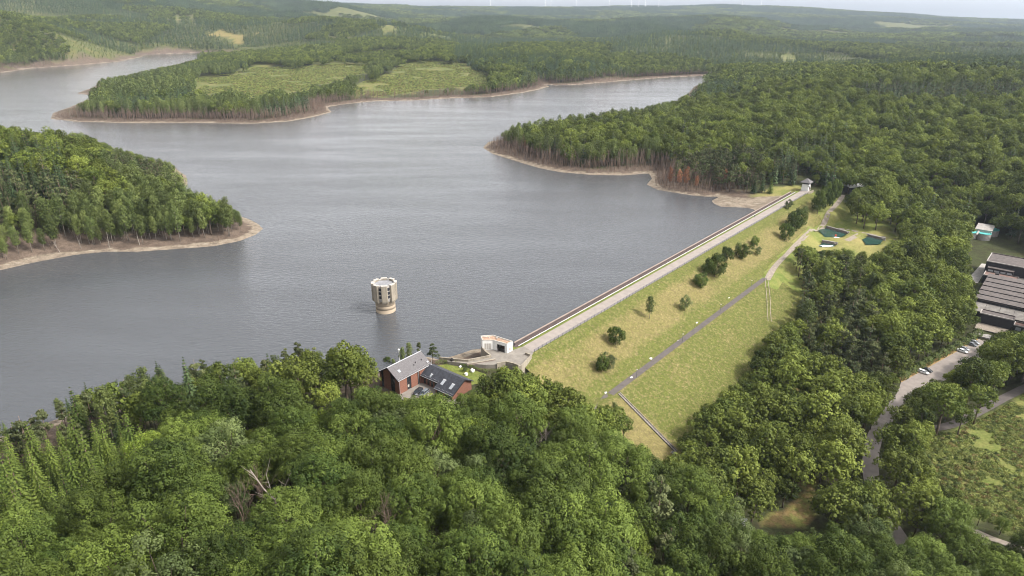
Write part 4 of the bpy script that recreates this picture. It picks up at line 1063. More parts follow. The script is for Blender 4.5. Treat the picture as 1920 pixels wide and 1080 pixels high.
for a in np.arange(0.5, RL, 0.62):
    q = W(RN, a, HWD - 0.4, ZE + 0.30); o = bpy.data.objects.new('snow_guard', stp); col.objects.link(o); o.parent = roof_main; o.location = q
# walls
bk = MB(); f = [(3.7, ZH - 1), (-3.9, ZH - 1), (-3.9, zr2(3.9) - 0.25), (0, zr2(0) - 0.25), (3.7, zr2(3.7) - 0.25)]
bk.hexa([X2(L2 - 0.5, u, z) for u, z in f][::-1], [X2(-1, u, z) for u, z in f][::-1]); bk.build('wall', 'brick', hs)
bk = MB(); f = [(-3.9, ZH - 1), (-5.95, ZH - 1), (-5.95, zr2(5.95) - 0.25), (-3.9, zr2(3.9) - 0.25)]
bk.hexa([X2(L2 - 0.5, u, z) for u, z in f][::-1], [X2(VB + 0.3, u, z) for u, z in f][::-1]); bk.build('wall', 'brick', hs)
def fr(v0, v1, z0, z1, u, m_, name, th=0.08, par=hs):
    return MB().box(R2, HV, HU, v0, v1, u - th, u, z0, z1).build(name, m_, par)
fr(0.2, VB, ZH + 2.35, zr2(3.95) - 0.2, -3.9, 'dark_timber', 'fascia', 0.12)
for v0 in (1.4, 3.2, 5.0):
    w_ = fr(v0, v0 + 1.0, ZH + 0.5, ZH + 2.3, -3.9, 'glass', 'window'); fr(v0, v0 + 1.0, ZH + 0.4, ZH + 0.49, -3.9, 'trim_dark', 'sill', 0.16, w_)
fr(6.7, 7.9, ZH, ZH + 2.3, -3.9, 'dark_green', 'door')
for v0 in (VB + 1.0, VB + 4.8):
    g_ = fr(v0, v0 + 3.0, ZH, ZH + 2.15, -5.95, 'dark_green', 'garage_door', 0.06)
    for j in range(4): fr(v0 + 0.05, v0 + 2.95, ZH + 0.08 + j * 0.52, ZH + 0.54 + j * 0.52, -6.01, 'dark_green', 'panel', 0.03, g_)
MB().box(R2, HV, HU, L2 + 0.002, L2 + 0.1, -6.4, -6.3, zr2(6.4) - 0.3, zr2(6.4)).build('bargeboard_end', 'dark_timber', hs)
for s0, s1 in ((0, -6.4), (0, 4.2)):
    x = MB(); slab(x, [X2(L2 + 0.003, s0, ZR2 - 0.02), X2(L2 + 0.15, s0, ZR2 - 0.02), X2(L2 + 0.15, s1, zr2(s1) - 0.02), X2(L2 + 0.003, s1, zr2(s1) - 0.02)], 0.3); x.build('verge_board', 'dark_timber', hs)
q = X2(0.3, 1.2, zr2(1.2)); MB().tube([(q.x, q.y, q.z - 0.3), (q.x, q.y, q.z + 1.7)], 0.06, 6).build('mast', 'zinc', hs)
q = X2(-0.8, 0.1, ZR2 - 0.1); MB().box(q, HV, HU, -0.5, 0.5, -0.4, 0.4, q.z - 0.4, q.z + 0.9).build('chimney', 'zinc', hs)
# yard, lawn
yd = MB().poly([(p_.x, p_.y, ZH + 0.06) for p_ in [W(RN, 0, wi - 0.4, 0), W(RN, -3, wi + 9, 0), X2(L2 + 3, -13, 0), X2(L2 + 3, -2, 0), X2(VB, -2, 0), X2(0, -2, 0)]])
tag(yd.build('courtyard', 'paving'), 'paved yard between the wings of the brick house', kind='structure')
ln = MB().poly([(*un(px, py, ZH)[:2], ZH + 0.05) for px, py in ((812, 686), (838, 683), (876, 690), (912, 702), (902, 718), (872, 724), (845, 712))][::-1])
tag(ln.build('garden_lawn', 'lawn'), 'bright green lawn behind the black-roofed wing', kind='structure')
for (px, py), w, s_ in (((863, 689), 'nearest the hedge', 0.5), ((886, 697), 'tallest of the three', 0.8), ((874, 703), 'nearest the black roof', 0.65)):
    q = un(px, py, ZH)
    bm = bmesh.new(); bmesh.ops.create_icosphere(bm, subdivisions=2, radius=s_)
    for v in bm.verts:
        v.co *= 0.8 + 0.4 * random.random(); v.co.z = v.co.z * 1.1 + s_ * 0.55
    me = bpy.data.meshes.new('boulder'); bm.to_mesh(me); bm.free(); me.materials.append(MATS['white_stone'])
    o = link('boulder', me); o.location = (q.x, q.y, ZH); tag(o, 'white boulder on the house lawn, ' + w, 'boulder', 'white boulders on the lawn')
# gate post / dark bin and white pipe mast
q = un(847.5, 682, ZH); t = thing('gate_post', 'dark pointed gate post in the hedge by the house lawn', 'post', q)
MB().box(q, HV, HU, -.45, .45, -.45, .45, ZH, ZH + 2.0).build('body', 'dark_timber', t); MB().hexa([(q.x + a * .5, q.y + b * .5, ZH + 2.0) for a, b in ((-1, -1), (1, -1), (1, 1), (-1, 1))], [(q.x + a * .05, q.y + b * .05, ZH + 2.5) for a, b in ((-1, -1), (1, -1), (1, 1), (-1, 1))]).build('cap', 'dark_timber', t)
q = un(749, 676, 3.0); t = thing('white_mast', 'thin white mast with round head behind the grey-roofed wing', 'mast', q)
MB().tube([(q.x, q.y, 1.0), (q.x, q.y, 7.2)], 0.10, 8).build('pole', 'white_wall', t)
MB().tube([(q.x, q.y, 7.2), (q.x, q.y, 7.4), (q.x, q.y, 7.8), (q.x, q.y, 8.0)], [0.1, 0.35, 0.35, 0.08], 10).build('head', 'white_wall', t)

# ------------------------------------------------------------------ waterworks
ux = Vector((0.76, -0.65, 0)).normalized()                       # along the halls
uy = Vector((-ux.y, ux.x, 0))
def block(name, label, o, L, Wd, z0, z1, roofm, wallm='hall_wall', par=0.5, win=0):
    t = thing(name, label, 'building', o)
    MB().box(o, ux, uy, 0, L, 0, Wd, z0 - 1, z1).build('wall', wallm, t)
    MB().box(o, ux, uy, 0.3, L - 0.3, 0.3, Wd - 0.3, z1, z1 + 0.05).build('roof', roofm, t)
    for a0, a1, b0, b1 in ((-0.1, L + 0.1, -0.1, 0.3), (-0.1, L + 0.1, Wd - 0.3, Wd + 0.1), (-0.1, 0.3, 0.3, Wd - 0.3), (L - 0.3, L + 0.1, 0.3, Wd - 0.3)):
        MB().box(o, ux, uy, a0, a1, b0, b1, z1, z1 + par).build('parapet', 'concrete_grey' if b1 < 1 or a1 < 1 else 'hall_roof', t)
    for k in range(win): MB().box(o, ux, uy, 1 + k * 2.6, 3 + k * 2.6, -0.05, 0, z1 - 2.0, z1 - 0.7).build('window', 'sky_window', t)
    return t
zg = -18.0
def at(px, py, z): p = un(px, py, z); return Vector((p.x, p.y, z))
o3 = Vector((239.0, 324.0, zg)); o1 = o3 + uy * 60 - ux * 4; 
b1 = block('pump_hall', 'dark flat-roofed hall of the waterworks beside the round tanks', o1, 33, 19, zg, zg + 9.5, 'hall_roof')
MB().box(o1, ux, uy, 1.5, 14, -3.2, -0.05, zg, zg + 6.8).build('annex', 'hall_wall', b1); MB().box(o1, ux, uy, 1.4, 14.1, -3.3, 0.0, zg + 6.8, zg + 7.1).build('annex_roof', 'hall_roof', b1)
for k in range(4): MB().box(o1, ux, uy, 2 + k * 3, 4.4 + k * 3, -3.26, -3.2, zg + 4.5, zg + 6.0).build('window', 'sky_window', b1)
MB().box(o1, ux, uy, 14, 32, -4, -0.1, zg, zg + 3.6).build('lean_to', 'fibre_roof', b1)
o2 = o1 - uy * 11.5
b2 = block('link_block', 'low block with reddish flat roof between the waterworks halls', o2 + ux * 1.0, 16, 8.0, zg, zg + 4.6, 'red_roof')
MB().box(o2, ux, uy, 6, 8, 3.5, 5, zg + 4.7, zg + 5.8).build('roof_unit', 'trim_dark', b2)
b3 = thing('filter_hall', 'large waterworks hall with stepped brown sawtooth roof', 'building', o3)
MB().box(o3, ux, uy, 0, 52, 0, 47, zg - 1, zg + 6.2).build('wall', 'hall_wall', b3)
for k in range(6):
    y0, y1 = k * 7.85, k * 7.85 + 7.75
    r_ = MB(); q = [o3 + ux * -0.4 + uy * y0, o3 + ux * 52.4 + uy * y0, o3 + ux * 52.4 + uy * y1, o3 + ux * -0.4 + uy * y1]
    zz = (zg + 7.0, zg + 7.0, zg + 6.62, zg + 6.62)
    r_.hexa([(p_.x, p_.y, zg + 6.2) for p_ in q], [(p_.x, p_.y, z_) for p_, z_ in zip(q, zz)]); rr = r_.build('roof_bay', 'hall_roof', b3)
    MB().box(o3, ux, uy, -0.45, 52.45, y0 - 0.08, y0 - 0.005, zg + 6.55, zg + 7.05).build('fascia', 'trim_dark', rr)
for k in range(6): MB().box(o3, ux, uy, -0.08, 0.0, 1.5 + k * 7.6, 6.2 + k * 7.6, zg + 3.0, zg + 5.2).build('window', 'glass', b3)
for a in range(9):
    r_ = MB(); q = [o3 + ux * (a * 6 - 0.6) - uy * 9, o3 + ux * (a * 6 + 5.3) - uy * 9, o3 + ux * (a * 6 + 5.3) - uy * 0.1, o3 + ux * (a * 6 - 0.6) - uy * 0.1]
    r_.hexa([(p_.x, p_.y, z_ - 0.25) for p_, z_ in zip(q, (zg + 3.4, zg + 3.4, zg + 5.2, zg + 5.2))], [(p_.x, p_.y, z_) for p_, z_ in zip(q, (zg + 3.4, zg + 3.4, zg + 5.2, zg + 5.2))]); r_.build('lean_to_roof', 'fibre_roof', b3)
MB().box(o3, ux, uy, 0.3, 51, -8.6, -0.05, zg - 1, zg + 3.1).build('lean_to_wall', 'hall_wall', b3)
o4 = o3 - uy * 15.5 + ux * 4.5
b4 = block('gate_block', 'dark boxy block with flat grey roof at the waterworks entrance', o4, 14, 6.2, zg - 0.5, zg + 4.8, 'hall_roof')
b5 = block('store_block', 'low dark store with two pale roof bands beside the waterworks entrance', o4 + ux * 14.4 + uy * 0.5, 18, 5.4, zg - 0.5, zg + 2.4, 'red_roof')
for k in range(5): MB().box(o4 + ux * 14.4 + uy * 0.5, ux, uy, 1 + k * 3.2, 3.2 + k * 3.2, -0.06, 0, zg + 0.2, zg + 1.9).build('window', 'sky_window', b5)
yp = MB().poly([(p_.x, p_.y, zg + 0.1) for p_ in (o4 + ux * 0.2 - uy * 9, o4 + ux * 12 - uy * 9, o4 + ux * 13 - uy * 0.2, o4 - uy * 0.2)])
tag(yp.build('works_yard', 'gravel'), 'pale yard in front of the waterworks entrance block', kind='structure')
gl = thing('grating', 'weathered grey slatted deck between the yard and the car park', 'deck', o4 - uy * 14)
for k in range(6): MB().box(o4, ux, uy, -0.5, 7.5, -15.4 + k * 1.0, -14.52 + k * 1.0, zg - 1.6, zg - 0.9 + 0.02 * (k % 3)).build('plank', 'concrete_grey', gl)
fr_ = MB().poly([(p_.x, p_.y, zg + 0.08) for p_ in (o1 - ux * 6 - uy * 14, o1 - ux * 0.2 - uy * 14, o1 - ux * 0.2 + uy * 22, o1 + ux * 20 + uy * 28, o1 - ux * 4 + uy * 26)])
tag(fr_.build('works_path', 'concrete_grey'), 'grey service path along the waterworks halls', kind='structure')
TKc = at(1829, 447, zg)
def tank(o, r_, label, h=4.2):
    t = thing('settling_tank', label, 'tank', o, 'round tanks of the waterworks')
    MB().tube([(o.x, o.y, zg - 1), (o.x, o.y, zg + h)], r_, 28).build('tank_wall', 'concrete_grey', t)
    MB().prism(ring(o.x, o.y, r_ - 0.35, 28), zg + h, zg + h + 0.05).build('water', 'tank_water', t)
    rm = MB(); n_ = 28; 
    a_ = ring(o.x, o.y, r_ + 0.05, n_); b_ = ring(o.x, o.y, r_ - 0.35, n_)
    for k in range(n_):
        rm.hexa([(*a_[k], zg + h), (*a_[(k + 1) % n_], zg + h), (*b_[(k + 1) % n_], zg + h), (*b_[k], zg + h)], [(*a_[k], zg + h + .3), (*a_[(k + 1) % n_], zg + h + .3), (*b_[(k + 1) % n_], zg + h + .3), (*b_[k], zg + h + .3)])
    rm.build('rim', 'tank_water', t)
    return t
tank(TKc - ux * 4.5, 5.0, 'round turquoise tank on the near side of the concrete bridge')
tank(TKc + ux * 4.0 + uy * 1.5, 4.2, 'round turquoise tank half under the concrete bridge')
tank(TKc + ux * 6 + uy * 15, 5.0, 'round turquoise tank on the far side of the concrete bridge')
bt = thing('tank_house', 'sloping concrete bridge house between the turquoise tanks', 'building', TKc)
MB().box(TKc, ux, uy, -1.5, 7.5, 4, 15, zg, zg + 5.6).build('wall', 'white_wall', bt)
r_ = MB(); q = [TKc + ux * -2 + uy * 3.2, TKc + ux * 8 + uy * 3.2, TKc + ux * 8 + uy * 15.5, TKc + ux * -2 + uy * 15.5]
r_.hexa([(p_.x, p_.y, z_ - .3) for p_, z_ in zip(q, (zg + 5.9, zg + 5.9, zg + 7.2, zg + 7.2))], [(p_.x, p_.y, z_) for p_, z_ in zip(q, (zg + 5.9, zg + 5.9, zg + 7.2, zg + 7.2))]); r_.build('roof', 'concrete_grey', bt)
MB().box(TKc, ux, uy, 0.2, 1.2, -8, 4, zg + 4.6, zg + 4.9).build('walkway', 'concrete_grey', bt)

# ------------------------------------------------------------------ small hut, yellow rail
q = P(1386, 985)
ht = thing('small_hut', 'tiny hut with pale grey roof at the end of the yellow rail', 'hut', q)
a_ = Vector((0.8, -0.6, 0)); b_ = Vector((0.6, 0.8, 0))
MB().box(q, a_, b_, -1.6, 1.6, -1.3, 1.3, q.z - 1, q.z + 2.2).build('wall', 'concrete_grey', ht)
for sg in (-1, 1):
    x = MB(); slab(x, [tuple(q + a_ * -1.9 + Vector((0, 0, 3.0))), tuple(q + a_ * 1.9 + Vector((0, 0, 3.0))), tuple(q + a_ * 1.9 + b_ * sg * 1.7 + Vector((0, 0, 2.2))), tuple(q + a_ * -1.9 + b_ * sg * 1.7 + Vector((0, 0, 2.2)))], 0.12); x.build('roof', 'zinc', ht)
yl = [P(1284, 911), P(1312, 928), P(1340, 949), P(1372, 972)]
yr = thing('yellow_rail', 'thin yellow railing along the foot of the wooded slope', 'railing', yl[0])
for z in (0.6, 1.1): MB().tube([p_ + Vector((0, 0, z)) for p_ in yl], 0.09, 6).build('rail', 'yellow_paint', yr)
for p_ in resample(yl, 3.0): MB().tube([p_ - Vector((0, 0, .3)), p_ + Vector((0, 0, 1.1))], 0.05, 5).build('post', 'yellow_paint', yr)

# ------------------------------------------------------------------ cars
def car_meshes(paint, estate):
    out = []
    L, Wd = 4.5, 0.9
    st_ = [(-2.25, 0.45, 0.72, 0.74), (-2.2, 0.32, 0.95, 0.82), (-1.6, 0.28, 1.02, 0.88), (-0.9, 0.26, 1.0, 0.9), (0.6, 0.26, 0.96, 0.9), (1.4, 0.28, 0.86, 0.87), (2.05, 0.32, 0.72, 0.8), (2.25, 0.42, 0.6, 0.7)]
    b = MB(); n_ = 8
    for x, z0, z1, w in st_:
        b.v += [(x, -w * 0.94, z0), (x, -w, z0 + 0.15), (x, -w, z1 - 0.18), (x, -w * 0.86, z1), (x, w * 0.86, z1), (x, w, z1 - 0.18), (x, w, z0 + 0.15), (x, w * 0.94, z0)]
    for k in range(len(st_) - 1):
        for j in range(8): b.f.append([k * 8 + j, k * 8 + (j + 1) % 8, (k + 1) * 8 + (j + 1) % 8, (k + 1) * 8 + j])
    b.f.append(list(range(8))); b.f.append([(len(st_) - 1) * 8 + j for j in range(8)][::-1])
    out.append(('body', b.mesh('body', paint, True)))
    xr = -2.1 if estate else -1.75
    g = MB(); lo = [(xr, 0.8), (1.25, 0.8)]; hi = [(xr + (0.25 if estate else 0.65), 0.64), (0.35, 0.64)]
    g.hexa([(lo[0][0], -.8, .95), (lo[1][0], -.78, .9), (lo[1][0], .78, .9), (lo[0][0], .8, .95)], [(hi[0][0], -.64, 1.42), (hi[1][0], -.64, 1.42), (hi[1][0], .64, 1.42), (hi[0][0], .64, 1.42)])
    out.append(('windows', g.mesh('windows', 'glass')))
    r_ = MB(); r_.hexa([(hi[0][0] - .04, -.66, 1.41), (hi[1][0] + .05, -.66, 1.41), (hi[1][0] + .05, .66, 1.41), (hi[0][0] - .04, .66, 1.41)], [(hi[0][0] + .1, -.58, 1.49), (hi[1][0] - .12, -.58, 1.49), (hi[1][0] - .12, .58, 1.49), (hi[0][0] + .1, .58, 1.49)])
    for sx in (-1, 1):
        for xb, xt in ((lo[0][0], hi[0][0]), (lo[1][0], hi[1][0]), (-0.45, -0.4)):
            yb = .81 * sx; r_.tube([(xb, yb, .93), (xt, .66 * sx, 1.43)], 0.045, 4)
    out.append(('roof', r_.mesh('roof', paint)))
    wm = MB(); wm.tube([(0, -.11, 0), (0, .11, 0)], 0.32, 14); whl = wm.mesh('wheel', 'rubber')
    rm = MB(); rm.tube([(0, -.125, 0), (0, .125, 0)], 0.2, 10); rim = rm.mesh('rim', 'galvanised')
    for x in (-1.35, 1.4):
        for y in (-.8, .8): out.append(('wheel', whl, (x, y, .32), rim))
    hl = MB().box((0, 0, 0), Vector((1, 0, 0)), Vector((0, 1, 0)), -.1, .1, -.18, .18, -.08, .08)
    hm = hl.mesh('headlight', 'sky_window'); tm = hl.mesh('tail_light', 'red_light')
    for y in (-.58, .58): out.append(('headlight', hm, (2.14, y, .62), None)); out.append(('tail_light', tm, (-2.2, y, .8), None))
    return out
CARS = {}
def car(px, py, z, rz, paint, label, group, estate=False):
    if (paint, estate) not in CARS: CARS[(paint, estate)] = car_meshes(paint, estate)
    p = un(px, py, z) if px is not None else py
    t = thing('parked_car', label, 'car', (p.x, p.y, z), group); t.rotation_euler = (0, 0, rz)
    for it in CARS[(paint, estate)]:
        o = bpy.data.objects.new(it[0], it[1]); col.objects.link(o); o.parent = t
        if len(it) > 2:
            o.location = it[2]
            if it[3] is not None: r_ = bpy.data.objects.new('rim', it[3]); col.objects.link(r_); r_.parent = o
lotdir = (un(1832, 643, -20) - un(1692, 722, -20)).normalized(); perp = math.atan2(-lotdir.x, lotdir.y)
G1 = 'cars parked in the car park by the hedge'
car(1731, 699.5, -19.9, perp + 0.12, 'car_white', 'white estate car parked beside a dark car, nearest the road end of the car park', G1, True)
car(1737.5, 695.5, -19.9, perp + 0.1, 'car_black', 'dark car parked behind the white estate car in the car park', G1)
car(1804, 660, -19.9, perp + 0.08, 'car_white', 'front one of two white cars in the middle of the car park', G1)
car(1807.5, 655.5, -19.9, perp + 0.1, 'car_silver', 'silver car behind the white car in the middle of the car park', G1)
car(1821.5, 647.5, -19.9, perp + 0.06, 'car_grey', 'grey car nearest the waterworks end of the car park, in front', G1)
car(1826.5, 643.5, -19.9, perp + 0.06, 'car_silver', 'silver car partly hidden behind the grey car near the waterworks', G1, True)
cyaw = math.atan2(HU.y, HU.x)
G2 = 'cars in the yard of the brick house'
car(783.5, 737, ZH + 0.08, cyaw + 0.2 + math.pi, 'car_black', 'black car in the yard closest to the grey-roofed wing', G2, True)
car(795, 739.5, ZH + 0.08, cyaw + 0.2 + math.pi, 'car_grey', 'dark grey car in the yard of the brick house, farther from the grey-roofed wing', G2, True)

# ------------------------------------------------------------------ people
def person(p, rz, label, top, trousers):
    me = bpy.data.meshes.new('person')
    J = {'pel': (0, 0, .95, .14), 'wai': (0, 0, 1.12, .13), 'che': (0, 0, 1.36, .16), 'nec': (0, 0, 1.5, .06), 'hea': (0, .02, 1.62, .10), 'top': (0, .01, 1.72, .08),
         'lh': (.1, 0, .9, .09), 'lk': (.11, .06, .5, .065), 'la': (.11, .0, .09, .045), 'lt': (.11, .16, .04, .04),
         'rh': (-.1, 0, .9, .09), 'rk': (-.11, .1, .5, .065), 'ra': (-.11, -.12, .1, .045), 'rt': (-.11, .04, .04, .04),
         'ls': (.19, 0, 1.42, .06), 'le': (.25, -.05, 1.14, .045), 'lw': (.25, .08, .9, .035), 'lf': (.25, .11, .82, .03),
         'rs': (-.19, 0, 1.42, .06), 're': (-.25, -.02, 1.14, .045), 'rw': (-.24, .12, .92, .035), 'rf': (-.24, .16, .84, .03)}
    ks = list(J); E_ = [('pel', 'wai'), ('wai', 'che'), ('che', 'nec'), ('nec', 'hea'), ('hea', 'top'), ('pel', 'lh'), ('lh', 'lk'), ('lk', 'la'), ('la', 'lt'), ('pel', 'rh'), ('rh', 'rk'), ('rk', 'ra'), ('ra', 'rt'), ('che', 'ls'), ('ls', 'le'), ('le', 'lw'), ('lw', 'lf'), ('che', 'rs'), ('rs', 're'), ('re', 'rw'), ('rw', 'rf')]
    me.from_pydata([J[k][:3] for k in ks], [(ks.index(a), ks.index(b)) for a, b in E_], [])
    t = thing('person', label, 'person', p); t.rotation_euler = (0, 0, rz)
    o = bpy.data.objects.new('body', me); col.objects.link(o); o.parent = t
    sm = o.modifiers.new('skin', 'SKIN'); sm.use_smooth_shade = True
    for k, v in zip(ks, me.skin_vertices[0].data): v.radius = (J[k][3], J[k][3]); v.use_root = (k == 'pel')
    o.modifiers.new('sub', 'SUBSURF').levels = 1
    dg = bpy.context.evaluated_depsgraph_get(); ev = o.evaluated_get(dg); m2 = bpy.data.meshes.new_from_object(ev)
    o.modifiers.clear(); o.data = m2
    for q in (top, trousers, 'skin'): m2.materials.append(MATS[q])
    for f_ in m2.polygons:
        z = f_.center.z; x = abs(f_.center.x)
        f_.material_index = 2 if z > 1.47 or (x > .2 and z < .95) else (1 if z < 1.0 and x < .2 else 0); f_.use_smooth = True
    hb_ = MB(); 
    bm = bmesh.new(); bmesh.ops.create_icosphere(bm, subdivisions=2, radius=.115)
    for v in bm.verts: v.co = Vector((v.co.x, v.co.y * 1.05 - .02, max(v.co.z, -.02) + 1.665))
    hm = bpy.data.meshes.new('hair'); bm.to_mesh(hm); bm.free(); hm.materials.append(MATS['cloth_dark'])
    o2_ = bpy.data.objects.new('hair', hm); col.objects.link(o2_); o2_.parent = t
person((-5.3, 231.4, 5.58), 2.0, 'person in dark clothes standing by the open door of the control house', 'cloth_dark', 'cloth_dark')
q = D(233, -5.5, 5.54); person(q, math.atan2(DD.y, DD.x) - math.pi / 2, 'person in dark clothes walking along the dam crest', 'cloth_dark', 'cloth_blue')

# ------------------------------------------------------------------ wind turbines on the skyline
TW = [(920, 'leftmost'), (1022, 'left one of the close pair'), (1032, 'right one of the close pair'), (1079, 'fourth from the left'), (1140, 'fifth from the left'), (1181, 'sixth from the left'), (1195, 'seventh from the left'), (1207, 'eighth from the left'), (1232, 'ninth from the left'), (1387, 'second from the right'), (1422, 'rightmost')]
def turbine_meshes():
    a = MB().tube([(0, 0, -15), (0, 0, 60), (0, 0, 125)], [2.6, 2.2, 1.5], 10).mesh('mast', 'turbine_white')
    b = MB().hexa([(-2, -4, 124), (2, -4, 124), (2, 6, 124), (-2, 6, 124)], [(-1.6, -4, 128), (1.6, -4, 128), (1.6, 6, 128), (-1.6, 6, 128)]).mesh('nacelle', 'turbine_white')
    c = MB()
    c.hexa([(-1.0, -5.6, 0), (1.0, -5.6, 0), (1.0, -5.0, 0), (-1.0, -5.0, 0)], [(-1.6, -5.5, 10), (1.2, -5.5, 10), (1.2, -5.1, 10), (-1.6, -5.1, 10)])
    c.hexa([(-1.6, -5.5, 10), (1.2, -5.5, 10), (1.2, -5.1, 10), (-1.6, -5.1, 10)], [(-0.3, -5.4, 50), (0.3, -5.4, 50), (0.3, -5.2, 50), (-0.3, -5.2, 50)])
    h = MB().tube([(0, -6.5, 126), (0, -6, 126), (0, -4, 126)], [0.3, 1.6, 1.7], 10).mesh('hub', 'turbine_white')
    return a, b, c.mesh('blade', 'turbine_white'), h
tma = turbine_meshes()
for k, (px, w) in enumerate(TW):
    dist = 7100 if k < 9 else 7350
    x = (px - 960) / FPX * dist; y = dist * 1.07
    t = thing('wind_turbine', 'white wind turbine on the far skyline, ' + w, 'wind turbine', (x, y, ground(x, y)), 'wind turbines on the skyline')
    t.rotation_euler = (0, 0, 0.3)
    for me, nm in ((tma[0], 'mast'), (tma[1], 'nacelle'), (tma[3], 'hub')):
        o = bpy.data.objects.new(nm, me); col.objects.link(o); o.parent = t
    for j in range(3):
        o = bpy.data.objects.new('blade', tma[2]); col.objects.link(o); o.parent = t; o.location = (0, 0, 126); o.rotation_euler = (0, k * 0.7 + j * 2 * math.pi / 3, 0)

# ------------------------------------------------------------------ tree models
def quads_mesh(name, co, mats, leafv=None, mi=None, extra=None):
    """co: (n, 4, 3) cards; extra: MB with wood (material slot 1)"""
    nq = len(co)
    v = co.reshape(-1, 3); faces = np.arange(nq * 4, dtype=np.int32)
    ev = np.array(extra.v, float).reshape(-1, 3) if extra and len(extra.v) else np.zeros((0, 3)); ef = extra.f if extra else []
    allv = np.concatenate([v, ev]); loops = list(faces)
    starts = list(range(0, nq * 4, 4)); pos = nq * 4
    for f in ef:
        starts.append(pos); pos += len(f); loops += [i + nq * 4 for i in f]
    me = bpy.data.meshes.new(name)
    me.vertices.add(len(allv)); me.vertices.foreach_set('co', allv.astype(np.float32).ravel())
    me.loops.add(len(loops)); me.loops.foreach_set('vertex_index', np.array(loops, np.int32))
    me.polygons.add(len(starts)); me.polygons.foreach_set('loop_start', np.array(starts, np.int32))
    me.polygons.foreach_set('material_index', np.array([0] * nq + [1] * len(ef), np.int32))
    for m in mats: me.materials.append(MATS[m])
    me.update(calc_edges=True)
    at = me.attributes.new('leafv', 'FLOAT', 'FACE')
    lv = np.zeros(len(starts)); lv[:nq] = leafv if leafv is not None else 0.5
    at.data.foreach_set('value', lv.astype(np.float32))
    return me

def cards(g, pos, nrm, size, jit=0.5, aspect=0.75):
    n_ = len(pos)
    nrm = nrm + g.normal(0, jit, (n_, 3)); nrm /= np.linalg.norm(nrm, axis=1)[:, None] + 1e-9
    a = np.cross(nrm, g.normal(0, 1, (n_, 3))); a /= np.linalg.norm(a, axis=1)[:, None] + 1e-9
    b = np.cross(nrm, a)
    s = np.broadcast_to(size, (n_,)) * g.uniform(0.7, 1.3, n_)
    a = a * s[:, None]; b = b * (s * aspect)[:, None]
    bend = nrm * (s * 0.22)[:, None]
    return np.stack([pos - a - bend, pos - b, pos + a - bend, pos + b], 1)      # a bent rhombus

def fib(n_, g, zmin=-1.0):
    k = np.arange(n_) + 0.5
    z = 1 - (1 - zmin) * k / n_
    ph = k * 2.399963 + g.uniform(0, 6.28)
    r_ = np.sqrt(np.clip(1 - z * z, 0, 1))
    return np.stack([r_ * np.cos(ph), r_ * np.sin(ph), z], 1)

def wood(g, H_, r0, lobes, bend=0.5, top=0.75, limbs=6):
    mb = MB(); zt = H_ * top
    pts_ = [Vector((g.normal(0, bend) * k / 4, g.normal(0, bend) * k / 4, zt * k / 4 - (0.6 if k == 0 else 0))) for k in range(5)]
    mb.tube(pts_, [r0 * 1.25, r0, r0 * 0.8, r0 * 0.55, r0 * 0.3], 6)
    for c_ in lobes[:limbs]:
        s_ = pts_[2].lerp(pts_[3], g.uniform(0, 1)); e_ = Vector(c_)
        mb.tube([s_, s_.lerp(e_, 0.5) + Vector((0, 0, -0.3)), e_], [r0 * 0.4, r0 * 0.28, r0 * 0.1], 5, False)
    return mb

def broadleaf(seed, H_=17, Rr=5.6, flat=0.85, nl=15, ns=20, nc=9, cs=0.42, low=-0.45, narrow=1.0):
    g = np.random.default_rng(seed)
    cz = H_ - Rr * flat
    L = fib(nl, g, low); L += g.normal(0, 0.14, L.shape)
    lr = Rr * g.uniform(0.25, 0.42, nl)
    rad = Rr * g.uniform(0.56, 0.88, nl)
    lc = L * rad[:, None] * np.array([narrow, narrow, flat]) + np.array([0, 0, cz])
    P_, N_, V_ = [], [], []
    for k in range(nl):
        sd_ = fib(ns, g, -0.5); sd_ += g.normal(0, 0.16, sd_.shape); sd_ /= np.linalg.norm(sd_, axis=1)[:, None]
        sc_ = lc[k] + sd_ * lr[k] * g.uniform(0.78, 1.08, ns)[:, None] * np.array([1, 1, 0.85])
        sr = lr[k] * g.uniform(0.20, 0.36, ns)
        d = g.normal(0, 1, (ns, nc, 3)); d[..., 2] += 0.35; d /= np.linalg.norm(d, axis=2)[..., None]
        p = sc_[:, None, :] + d * sr[:, None, None]
        P_.append(p.reshape(-1, 3)); N_.append((d * 0.8 + sd_[:, None, :] * 0.8 + np.array([0, 0, 0.25])).reshape(-1, 3))
        V_.append(np.repeat(np.clip(0.5 + g.normal(0, 0.24) + g.normal(0, 0.18, ns), 0, 1), nc))
    P_ = np.concatenate(P_); N_ = np.concatenate(N_); V_ = np.concatenate(V_)
    V_ = np.clip(V_ + g.normal(0, 0.12, len(V_)), 0, 1)
    return cards(g, P_, N_, cs * Rr / 5.6, 0.32), V_, wood(g, H_, 0.035 * H_ * 0.55, lc, 0.5, 0.72)

